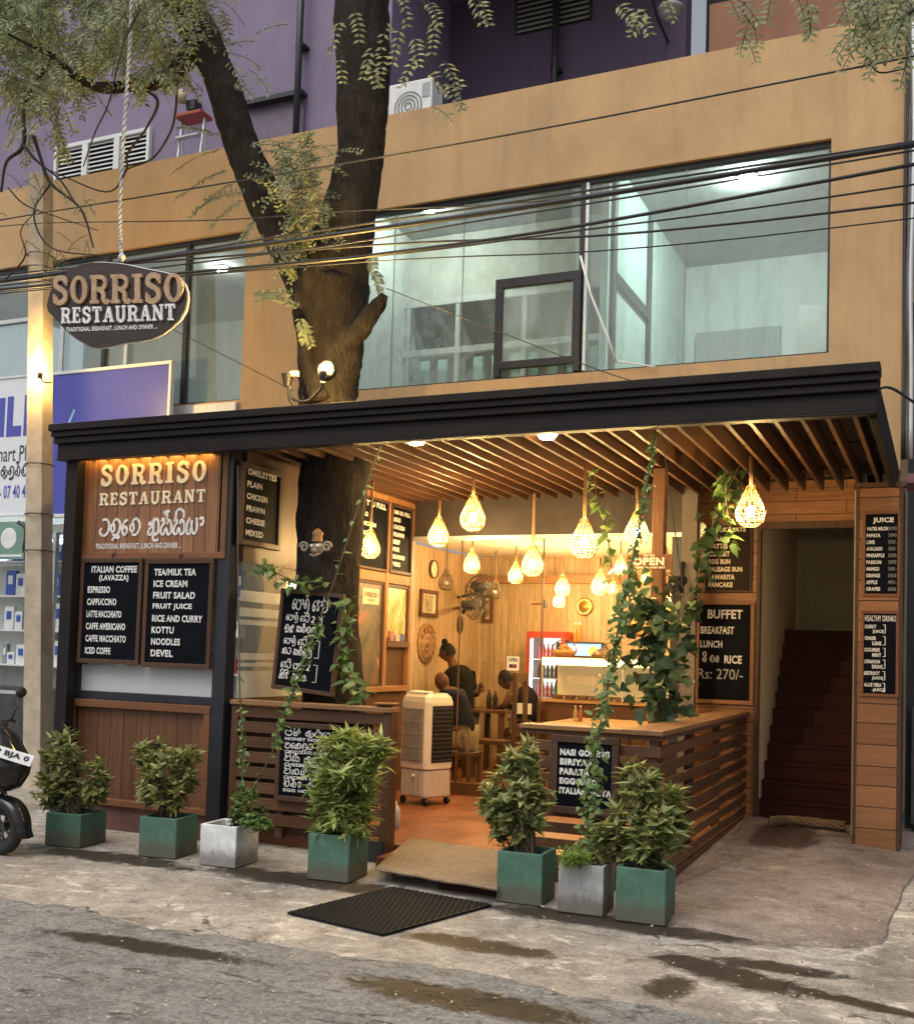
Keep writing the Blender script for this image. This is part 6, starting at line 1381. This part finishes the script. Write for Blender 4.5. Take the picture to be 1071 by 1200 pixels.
mb = MB(); B_.box(mb, .08, .5, .4, .75, .001, .004); B_.box(mb, .08, .3, .3, .4, .001, .004); mb.build('caption', M_emit('screen_white', (.9,.9,.9), .8), t)
mb = MB(); c = B_.p(.75, .4, .004); disc(mb, c, (0,-1,0), [(.07,0),(.06,.006),(.001,.008)], 14); mb.build('burger_picture', M_emit('screen_bun', (.65,.33,.08), .9), t)
B_ = plY((664, 792), (703, 802), DY-.0); mb = MB(); slab(mb, Pl(B_.O+Vector((0,.018,0)), B_.U, B_.V), 'SORRISO', 0, 0, 1, 1, .0, .002, .12); mb.build('lettering', M_plain('etched_lettering', (.5,.45,.35), .6), dc)
# drinks fridge
FY = 13.35; B_ = plY((616, 740), (661, 740), FY); x0 = at(616,780,Y=FY).x; x1 = at(661,780,Y=FY).x; zt = at(638, 740, Y=FY).z
fg = thing('drinks_fridge', 'tall red topped glass door drinks fridge glowing at the back', 'fridge', ((x0+x1)/2, FY, .12))
mb = MB(); mb.bx(x0, x0+.05, FY, FY+.6, .14, zt); mb.bx(x1-.05, x1, FY, FY+.6, .14, zt); mb.bx(x0+.05, x1-.05, FY+.55, FY+.6, .14, zt); mb.bx(x0+.05, x1-.05, FY, FY+.55, .14, .4); mb.bx(x0+.05, x1-.05, FY, FY+.55, zt-.08, zt)
mb.build('cabinet', M_plain('fridge_red', (.35,.04,.03), .35, bmp=0), fg)
MB().bx(x0+.05, x1-.05, FY+.535, FY+.55, .4, zt-.08).build('back_light', M_emit('fridge_glow', (.85,.95,1), 1.0), fg)
MB().bx(x0+.055, x0+.075, FY+.02, FY+.05, .42, zt-.1).build('light_tube', M_emit('fridge_tube', (.9,.97,1), 9), fg)
MB().bx(x0+.05, x1-.05, FY+.0, FY+.008, .4, zt-.08).build('glass_door', G_case, fg)
SHELFZ = [.75, 1.03, 1.28, 1.53]
for z in SHELFZ: MB().bx(x0+.05, x1-.05, FY+.1, FY+.5, z-.012, z).build('shelf', WHITEP, fg)
cols = [(.5,.04,.03),(.05,.3,.08),(.03,.015,.01),(.6,.35,.05),(.55,.1,.2)]
cm = [M_plain('drink_%d' % i, c, .3, bmp=0) for i, c in enumerate(cols)]
names = ['red', 'green', 'dark', 'orange', 'pink']; rows = ['lowest', 'second lowest', 'second highest', 'top']
for r_, z in enumerate(SHELFZ):
    ci = [0, 1, 2, 3][r_] if r_ != 3 else 4
    for k in range(6):
        i = ([0,0,4,1,1,1], [4,0,0,0,1,3], [2,2,2,2,2,2], [4,0,0,0,1,1])[r_][k]; x = x0+.12+k*(x1-x0-.24)/5
        bottle('%s drink on the %s fridge shelf' % (names[i], rows[r_]), x, FY+.2, z, .2, cm[i], [RED, WHITEP][k % 2], '%s drinks on the %s fridge shelf' % (names[i], rows[r_]), 'drink_bottle')
for k, px_ in enumerate((668, 673)):
    q = at(px_, 750, Y=FY+.1); MB().bx(q.x-.12, q.x+.12, FY+.02, FY+.3, 1.0, q.z-.02) if False else None
    bottle(['left', 'right'][k]+' tall orange syrup bottle beside the fridge top', q.x, FY+.3, at(px_, 753, Y=FY+.3).z, .26, cm[3] if False else M_plain('orange_syrup_%d' % k, (.6,.16,.03), .3, bmp=0), WHITEP, 'orange bottles')
q = at(672, 753, Y=FY+.3); MB_ = MB(); MB_.bx(q.x-.2, q.x+.35, FY+.2, FY+.62, .12, q.z-.002); tag(MB_.build('side_cabinet', W_dark), 'dark wooden cabinet between the fridge and the menu screen', 'cabinet')

# ------------------------------------------------------------------ air cooler
P0 = at(499, 936, Z=.2); Lv = Vector((-.95,.325,0))*.40; Rv = Vector((.325,.95,0))*.38
ac = thing('air_cooler', 'beige portable air cooler with slatted grilles standing in the entrance', 'air cooler', (P0+Lv*.5+Rv*.5).to_tuple()[:2]+(.1,))
BEIGE = M_plain('beige_plastic', (.74,.64,.52), .42, var=.08, bmp=.0)
BEIGE2 = M_plain('grey_beige_plastic', (.58,.49,.42), .45, var=.08, bmp=0)
def pc_(u, v, z): return P0+Lv*u+Rv*v+Vector((0,0,z-P0.z))
def hull(mb, ringz):
    """stack of rounded rectangles: (inset, z)"""
    rings = []
    for ins, z, ch_ in ringz:
        pts = []
        for (cu, cv) in ((0,0),(1,0),(1,1),(0,1)):
            su = 1 if cu == 0 else -1; sv = 1 if cv == 0 else -1; a = (cu+su*ins, cv+sv*(ins+ch_)); b = (cu+su*(ins+ch_), cv+sv*ins)
            pts += [a, b] if (cu, cv) in ((0,0),(1,1)) else [b, a]
        rings.append([pc_(u, v, z) for u, v in pts])
    vs = [p for r in rings for p in r]; n = 8; fs = [tuple(range(n))[::-1], tuple(range(len(vs)-n, len(vs)))]
    for i in range(len(rings)-1):
        for j in range(n): fs.append((i*n+j, i*n+(j+1)%n, (i+1)*n+(j+1)%n, (i+1)*n+j))
    mb.add(vs, fs)
mb = MB(); hull(mb, [(.02,.46,.12),(.0,.47,.12),(.0,1.10,.12),(.03,1.15,.13),(.10,1.185,.14)]); mb.build('upper_body', BEIGE, ac, bevel=.008)
mb = MB(); hull(mb, [(.05,.19,.10),(.015,.21,.10),(.03,.455,.11)]); tk = mb.build('water_tank', BEIGE2, ac, bevel=.006)
mb = MB()
for k in range(5): u = .2+k*.15; mb.ob(pc_(u, -.012, .23), Lv*.03, Rv*.03, Vector((0,0,.20)))
mb.build('ribs', BEIGE2, tk)
mb = MB(); mb.sphere(pc_(.42, -.02, .40), .018, 6); mb.build('drain_plug', WHITEP, tk, True)
mb = MB(); mb.ob(pc_(.16, -.004, .54), Lv*.68, -Rv*.006, Vector((0,0,.50))); mb.build('front_grille', M_plain('grille_shadow', (.10,.09,.09), .6), ac)
mb = MB()
for k in range(17): mb.ob(pc_(.17+k*.04, -.02, .54), Lv*.014, -Rv*.02, Vector((0,0,.50)))
for k in range(5): mb.ob(pc_(.16, -.03, .55+k*.12), Lv*.68, -Rv*.014, Vector((0,0,.008)))
mb.build('grille_bars', M_plain('grille_bar', (.45,.38,.33), .4, bmp=0), ac)
mb = MB(); mb.ob(pc_(-.004, .14, .53), -Lv*.006, Rv*.74, Vector((0,0,.54))); mb.build('side_vent', BLACK, ac)
mb = MB()
for k in range(13): mb.ob(pc_(-.012, .15, .545+k*.041), -Lv*.03, Rv*.72, Vector((0,0,.008)))
mb.build('vent_louvres', M_plain('louvre_grey', (.06,.055,.055), .4, bmp=0), ac)
for u, v in ((.12,.12),(.88,.12),(.12,.88),(.88,.88)):
    c = pc_(u, v, .155); MB().tube([c-Rv*.03, c+Rv*.03], .035, 10).build('castor', BLACK, ac, True)
mb = MB()
for k in range(6): mb.tube([pc_(.2+k*.1, .08, 1.187), pc_(.2+k*.1, .32, 1.193)], .016, 6)
mb.build('control_keys', BEIGE, ac, True)
mb = MB(); a = pc_(.12, .36, 1.1875); mb.ob(a, Lv*.3, Rv*.35, Vector((0,0,.003))); st_ = mb.build('sticker', BLACK, ac)
mb = MB(); mb.ob(pc_(.15, .42, 1.1905), Lv*.08, Rv*.2, Vector((0,0,.002))); mb.ob(pc_(.26, .40, 1.1905), Lv*.12, Rv*.1, Vector((0,0,.002))); mb.build('sticker_marks', WHITEP, st_)
q = at(461, 975, Z=.1); t = thing('water_bottle', 'pale blue grey bottle standing at the end of the left counter', 'bottle', (q.x, q.y, .1))
MB().lathe([(.001,0),(.05,.0),(.05,.17),(.04,.2),(.02,.23)], (q.x, q.y, .1), 12).build('body', M_plain('pale_bottle', (.5,.52,.53), .35, bmp=0), t, True); MB().lathe([(.022,.225),(.022,.25),(.001,.251)], (q.x, q.y, .1), 10).build('cap', WHITEP, t, True)
q = at(408, 826, Y=7.4); t = thing('leaf_plate', 'small woven plate lying on the left counter top', 'plate', (q.x+.4, 7.35, 1.16))
q = at(452, 829, Y=7.3); t.location = (q.x, 7.3, 1.16); MB().lathe([(.001,.004),(.05,.004),(.09,.025),(.10,.03),(.09,.02)], (q.x, 7.3, 1.16), 10).build('dish', BASK, t, True)
# rolled fibre bundle at the stair foot
S = smooth_path([at(902, 962, Z=.16), at(925, 961, Z=.155), at(955, 964, Z=.155), at(990, 968, Z=.15)], 10); mb = MB()
for k in range(7):
    a = k*.9; mb.tube([p+Vector((0, .035*math.cos(a+i*.25), .03*math.sin(a+i*.25)+rng.uniform(-.004,.004))) for i, p in enumerate(S)], .016, 5)
tag(mb.build('fibre_roll', M_plain('coconut_fibre', (.20,.13,.07), .95, var=.5, sc=40, bmp=.6), None, True), 'rolled bundle of coconut fibre lying at the foot of the red stairs', 'bundle')

# ================================================================== PHONE SHOP, SCOOTER, LITTER
PSY = 10.0
ps = thing('phone_shop', 'pale phone accessory shop front behind the concrete pole', 'shop', (-10, PSY, 0))
mb = MB(); mb.bx(-16, -7.2, 10.9, 11.0, 0, 4.0); mb.build('back_wall', PALE, ps)
mb = MB(); mb.bx(-16, -7.2, 10.05, 10.29, 4.0, 4.15); mb.bx(-16, -7.2, 10.05, 10.29, 2.9, 3.0); mb.build('soffit', GREYW, ps)
for z in (1.25, 1.7, 2.15, 2.6): MB().bx(-13, -7.25, 10.55, 10.88, z-.02, z).build('shelf', WHITEP, ps)
MB().bx(-13, -7.3, 10.4, 10.85, .0, .95).build('counter', M_plain('dark_counter', (.06,.065,.07), .3), ps)
MB().bx(-12, -9.9, 10.6, 10.66, 2.82, 2.88).build('tube_light', M_emit('shop_tube', (.9,1,1), 10), ps)
mb = MB(); mb.bx(-9.95, -9.9, 10.02, 10.08, 0, 2.9); mb.bx(-11.2, -11.15, 10.02, 10.08, 0, 2.9); mb.bx(-11.15, -9.95, 10.03, 10.07, .9, .94); mb.build('door_frame', ALU, ps)
MB().tube(smooth_path([(-10.05, 10.0, 1.55), (-10.12, 9.93, 1.5), (-10.15, 9.92, 1.35), (-10.12, 9.93, 1.2), (-10.05, 10.0, 1.15)], 5), .018, 8).build('door_handle', ALU, ps, True)
NAVYB = M_plain('blue_pack', (.04,.10,.42), .4, bmp=0); REDP = M_plain('red_pack', (.5,.05,.05), .4, bmp=0); WHP = M_plain('white_pack', (.72,.74,.75), .4, bmp=0); GRP = M_plain('grey_pack', (.25,.3,.3), .4, bmp=0)
proto = {}
for z, row in ((2.15, 'upper'), (2.6, 'top'), (1.7, 'middle'), (1.25, 'lower')):
    x = -11.3
    while x < -7.5:
        wd = rng.choice((.07,.1,.13,.16)); h = rng.uniform(.14,.36); mt = rng.choice([NAVYB,NAVYB,WHP] if z > 2 else [WHP,WHP,REDP,GRP]); nm_ = {NAVYB.name: 'blue', WHP.name: 'white', REDP.name: 'red', GRP.name: 'grey'}[mt.name]
        o = MB().bx(x, x+wd, 10.6, 10.66, z, z+h).build('accessory_pack', mt); tag(o, '%s phone accessory pack on the %s shelf of the phone shop' % (nm_, row), 'package', '%s packs on the %s shop shelf' % (nm_, row))
        q = MB().bx(x+wd*.25, x+wd*.75, 10.593, 10.6, z+h*.45, z+h*.8).build('label', WHP if mt != WHP else NAVYB, o); x += wd+rng.uniform(.005,.03)
BLUE = M_plain('sign_blue', (.075,.085,.42), .4, var=.1, sc=2, bmp=0)
BW = plq((-70, 447), (51, 436), (-70, 612), PSY)
BW = Pl((at(-70,440,Y=PSY).x, PSY, at(30,604,Y=PSY).z), (at(50,440,Y=PSY).x-at(-70,440,Y=PSY).x, 0, 0), (0, 0, at(30,440,Y=PSY).z-at(30,604,Y=PSY).z))
def uvp(B, px_, py_): p = at(px_, py_, Y=PSY)-B.O; return p.x/B.w, 1-p.z/B.h
t = board('shop_signboard', 'white shop board with big blue letters and a phone number at the left edge', 'sign', BW, frame=.02, fmat=WHITEP, pmat=M_plain('lit_white_board', (.70,.73,.80), .4, var=.05, bmp=0), thick=.05)
mb = MB()
for s, a, b in (('M', (-42, 470), (-10, 513)), ('I', (-3, 467), (5, 512)), ('L', (10, 465), (25, 511)), ('I', (30, 463), (38, 510))):
    u0, v0 = uvp(BW, *a); u1, v1 = uvp(BW, *b); text(mb, BW, s, u0, v0, u1, v1, .003, .06); mb.build('blue_lettering', BLUE, t); mb = MB()
u0, v0 = uvp(BW, -14, 570); u1, v1 = uvp(BW, 62, 577); text(mb, BW, '- 07 40 40', uvp(BW,0,572)[0], v0, uvp(BW,35,572)[0], v0+(v1-v0)*1.5, .003, .02)
mb.build('blue_lettering', BLUE, t)
mb = MB(); u0, v0 = uvp(BW, -10, 524); u1, v1 = uvp(BW, 55, 535); text(mb, BW, 'Smart Phone', u0, v0, u1, v1+.02, .003, .0)
u0, v0 = uvp(BW, 2, 547); u1, v1 = uvp(BW, 52, 553); sinhala(mb, BW, 'A.la.u.ta.al.va.tta.i.ya.aa', u0, v0, u1, v1+.02, hw=.007); mb.build('dark_lettering', BLACK, t)
BB = Pl((at(62,430,Y=PSY).x, PSY, at(130,604,Y=PSY).z), (at(202,430,Y=PSY).x-at(62,430,Y=PSY).x, 0, 0), (0, 0, at(130,430,Y=PSY).z-at(130,604,Y=PSY).z))
t = board('shop_signboard', 'plain deep blue shop board with a white border behind the kiosk roof', 'sign', BB, frame=.035, fmat=WHITEP, pmat=BLUE, thick=.05)
mb = MB(); u0, v0 = uvp(BB, 83, 492); u1, v1 = uvp(BB, 88, 480); ribbon(mb, BB, [(u0*BB.w, (1-v0)*BB.h), (u1*BB.w, (1-v1)*BB.h)], .018, .001, .004); ribbon(mb, BB, [((u0-.03)*BB.w, (1-v0-.06)*BB.h), (u0*BB.w, (1-v0)*BB.h)], .018, .001, .004); mb.build('emblem', M_plain('pale_blue_mark', (.3,.5,.8), .5, bmp=0), t)
GP = plY((-15, 612), (28, 655), 9.7); t = board('shop_poster', 'tilted green poster with a pale round picture left of the pole', 'poster', GP, frame=0, pmat=M_plain('green_poster', (.17,.30,.25), .5, bmp=0))
mb = MB(); c = GP.p(.6, .55, .004); disc(mb, c, (0,-1,0), [(.13,0),(.12,.004),(.001,.005)], 16); GP.box(mb, .2, .06, .95, .12, .001, .004); mb.build('picture', WHITEP, t)
p = at(31, 630, Y=9.3); t = thing('wall_bracket', 'black double headed bracket clamped beside the pole', 'bracket', p)
mb = MB(); mb.tube(smooth_path([at(22,612,Y=9.3), at(30,618,Y=9.3), at(31,630,Y=9.3), at(29,645,Y=9.3), at(36,650,Y=9.3)], 5), .025, 7); mb.sphere(at(36,613,Y=9.3), .03, 6); mb.build('arm', BLACK, t, True)
VB = plY((70, 748), (80, 985), 7.6); t = board('vertical_banner', 'narrow dark banner with white letters between the canopy post and kiosk', 'banner', VB, frame=0, pmat=M_plain('banner_grey', (.06,.065,.075), .5, bmp=0))
mb = MB(); VB.box(mb, .15, .545, .95, .65, .001, .003); VB.box(mb, .2, .04, .9, .13, .001, .003); text(mb, VB, '5', .25, .09, .8, .16, .004, .04); text(mb, VB, 'A', .25, .0, .8, .06, .004, .04); mb.build('letter_blocks', WHITEP, t)
mb = MB(); text(mb, VB, 'D', .32, .37, .8, .44, .006, .06); text(mb, VB, 'S', .3, .885, .8, .945, .006, .06); mb.build('lettering', BLACK, t)
# scooter nosing in from the left
SY = 5.95; wc = at(3, 970, Y=SY); WR = wc.z-.012
sc_ = thing('scooter', 'black scooter with a white number plate parked at the left edge', 'scooter', (wc.x-.55, SY, .015))
GB = M_plain('glossy_black', (.012,.012,.014), .15, bmp=0); TYRE = M_plain('tyre_rubber', (.02,.02,.02), .75, bmp=.2)
def wheel(cx):
    c = Vector((cx, SY, WR+.015)); mb = MB(); R = WR-.048
    mb.tube([c+Vector((R*math.cos(a*math.pi/18), 0, R*math.sin(a*math.pi/18))) for a in range(37)], .048, 10, False); w_ = mb.build('wheel', TYRE, sc_, True)
    mb = MB(); mb.tube([c+Vector(((R-.045)*math.cos(a*math.pi/18), 0, (R-.045)*math.sin(a*math.pi/18))) for a in range(37)], .018, 6, False)
    for k in range(5):
        e = Vector((math.cos(k*1.2566+.3), 0, math.sin(k*1.2566+.3))); f_ = Vector((-e.z, 0, e.x))
        for sg in (-1, 1): mb.tube([c+f_*.02*sg, c+e*(R-.05)+f_*.035*sg], .009, 5)
    mb.tube([c+Vector((0,-.05,0)), c+Vector((0,.05,0))], .035, 12); mb.build('rim', M_plain('alloy_grey', (.10,.10,.105), .35, .7, bmp=0), w_, True)
    mb = MB(); disc(mb, c+Vector((0,-.045,0)), (0,-1,0), [(.075,0),(.075,.004),(.05,.005),(.05,0)], 20); mb.build('brake_disc', STEEL, w_); return c
c = wheel(wc.x); wheel(wc.x-1.22)
mb = MB()
for dy in (-.075, .075): mb.tube([c+Vector((0,dy,0)), c+Vector((-.06,dy,.18)), c+Vector((-.14,dy,.42))], [.02,.022,.026], 8)
mb.build('fork', STEEL, sc_, True)
mb = MB(); vs = []; fs = []
for i in range(13):
    a = math.radians(-12+i*11); rr = WR+.025+(.03 if i in (0,) else 0)
    for j, (dy, dr) in enumerate(((-.08,-.06),(-.065,.0),(0,.02),(.065,0),(.08,-.06))): vs.append(c+Vector(((rr+dr)*math.cos(a), dy, (rr+dr)*math.sin(a))))
for i in range(12):
    for j in range(4): fs.append((5*i+j, 5*i+j+1, 5*i+6+j, 5*i+5+j))
mb.add(vs, fs); o = mb.build('front_fender', GB, sc_, True); sm_ = o.modifiers.new('thickness', 'SOLIDIFY'); sm_.thickness = .006
def loft(mb, secs):
    """(x, z, half width, half height)"""
    vs = []; n = 12; fs = []
    for x, z, hw, hh in secs:
        for j in range(n): a = 2*math.pi*j/n; vs.append((x, SY+hw*math.copysign(abs(math.cos(a))**.7, math.cos(a)), z+hh*math.copysign(abs(math.sin(a))**.7, math.sin(a))))
    for i in range(len(secs)-1):
        for j in range(n): fs.append((i*n+j, i*n+(j+1)%n, (i+1)*n+(j+1)%n, (i+1)*n+j))
    fs += [tuple(range(n))[::-1], tuple(range(len(vs)-n, len(vs)))]; mb.add(vs, fs)
X0 = c.x
mb = MB(); mb.tube(smooth_path([(X0+.10,SY,.50),(X0+.05,SY,.60),(X0-.02,SY,.72),(X0-.10,SY,.84),(X0-.16,SY,.92)],3), [.05,.09,.13,.155,.165,.165,.16,.155,.15,.14,.12,.10,.09], 14); mb.build('front_cowl', GB, sc_, True)
mb = MB(); loft(mb, [(X0-.18,.62,.17,.22),(X0-.26,.52,.19,.26),(X0-.32,.40,.17,.18)]); mb.build('leg_shield', GB, sc_, True)
mb = MB(); loft(mb, [(X0-.28,.28,.14,.05),(X0-.55,.26,.15,.05),(X0-.75,.3,.15,.08)]); mb.build('floorboard', BLACK, sc_, True)
mb = MB(); loft(mb, [(X0-.7,.45,.12,.16),(X0-.9,.55,.16,.18),(X0-1.3,.6,.15,.15),(X0-1.6,.66,.08,.07)]); mb.build('rear_body', GB, sc_, True)
mb = MB(); loft(mb, [(X0-.72,.72,.10,.04),(X0-.95,.74,.14,.05),(X0-1.3,.78,.13,.05),(X0-1.5,.8,.08,.03)]); mb.build('seat', BLACK, sc_, True)
hb = Vector((X0-.17, SY, .93)); mb = MB(); mb.tube(smooth_path([hb+Vector((-.12,-.34,.02)), hb+Vector((-.04,-.2,.04)), hb, hb+Vector((-.04,.2,.04)), hb+Vector((-.12,.34,.02))], 5), .014, 8); mb.sphere(hb+Vector((.03,0,.0)), .1, 8, (.9,1.2,.8)); mb.build('handlebar', BLACK, sc_, True)
mb = MB(); mb.tube([hb+Vector((.02,-.22,.02)), hb+Vector((.10,-.26,.03)), hb+Vector((.15,-.27,.04))], .007, 6); mb.build('brake_lever', ALU, sc_, True)
for sg in (-1, 1):
    m0 = hb+Vector((-.04, sg*.24, .05)); m1 = m0+Vector((.02, sg*.06, .17)); mb = MB(); mb.tube([m0, m1], .007, 6); mb.sphere(m1+Vector((0,0,.03)), .055, 8, (.35,1,.75)); mb.build('mirror', BLACK, sc_, True)
mb = MB(); mb.sphere((X0+.11, SY, .60), .055, 8, (.5,1.2,.6)); mb.build('headlight', M_plain('headlamp_lens', (.45,.47,.5), .1, bmp=0), sc_, True)
pa_, pb_ = at(-24, 872, Y=SY-.2), at(28, 891, Y=SY-.2); pu = Vector((pb_.x-pa_.x, .06, pb_.z-pa_.z)); pv = Vector((.02, .02, .075))
PB = Pl(pa_-Vector((0,0,.05)), pu, pv); mb = MB(); PB.box(mb, 0, 0, 1, 1, -.006, 0); np_ = mb.build('number_plate', WHITEP, sc_, bevel=.002); mb = MB(); text(mb, PB, 'WP BJA 0', .06, .2, .94, .8, .002, .05); mb.build('characters', BLACK, np_)
# fallen petals and grit
mb = MB(); mb2 = MB()
for i in range(900):
    px_ = rng.uniform(-10, 1085); py_ = rng.uniform(1005, 1215)**1.0
    p = at(px_, py_, Z=.02)
    if p.y > 6.9 and p.x > -3.7 and p.x < -1.7: continue
    s = rng.uniform(.004,.011)*(1.6 if rng.random() < .07 else 1); a = rng.uniform(0, 6.28); z = .016+.01*rng.random() if p.y > 5.1 else .006
    if p.y > 6.4 and p.x > -1.75: z = .05+.07*max(0,(p.y-6.5)/4.2)-.005
    d = Vector((math.cos(a), math.sin(a), 0)); e = Vector((-d.y, d.x, 0)); q = Vector((p.x, p.y, z)); (mb if i % 3 else mb2).add([q-d*s, q-e*s*.5, q+d*s+Vector((0,0,s*.5)), q+e*s*.5], [(0,1,2,3)])
o = mb.build('fallen_petals', M_plain('pale_petal', (.62,.56,.42), .8, bmp=0)); stuff(o); tag(o, 'tiny pale fallen petals scattered over road and pavement', 'litter')
o = mb2.build('fallen_leaves', M_plain('brown_leaf_bits', (.16,.10,.05), .9, bmp=0)); stuff(o); tag(o, 'tiny brown leaf scraps scattered over road and pavement', 'litter')
bpy.data.objects.remove(_fo)
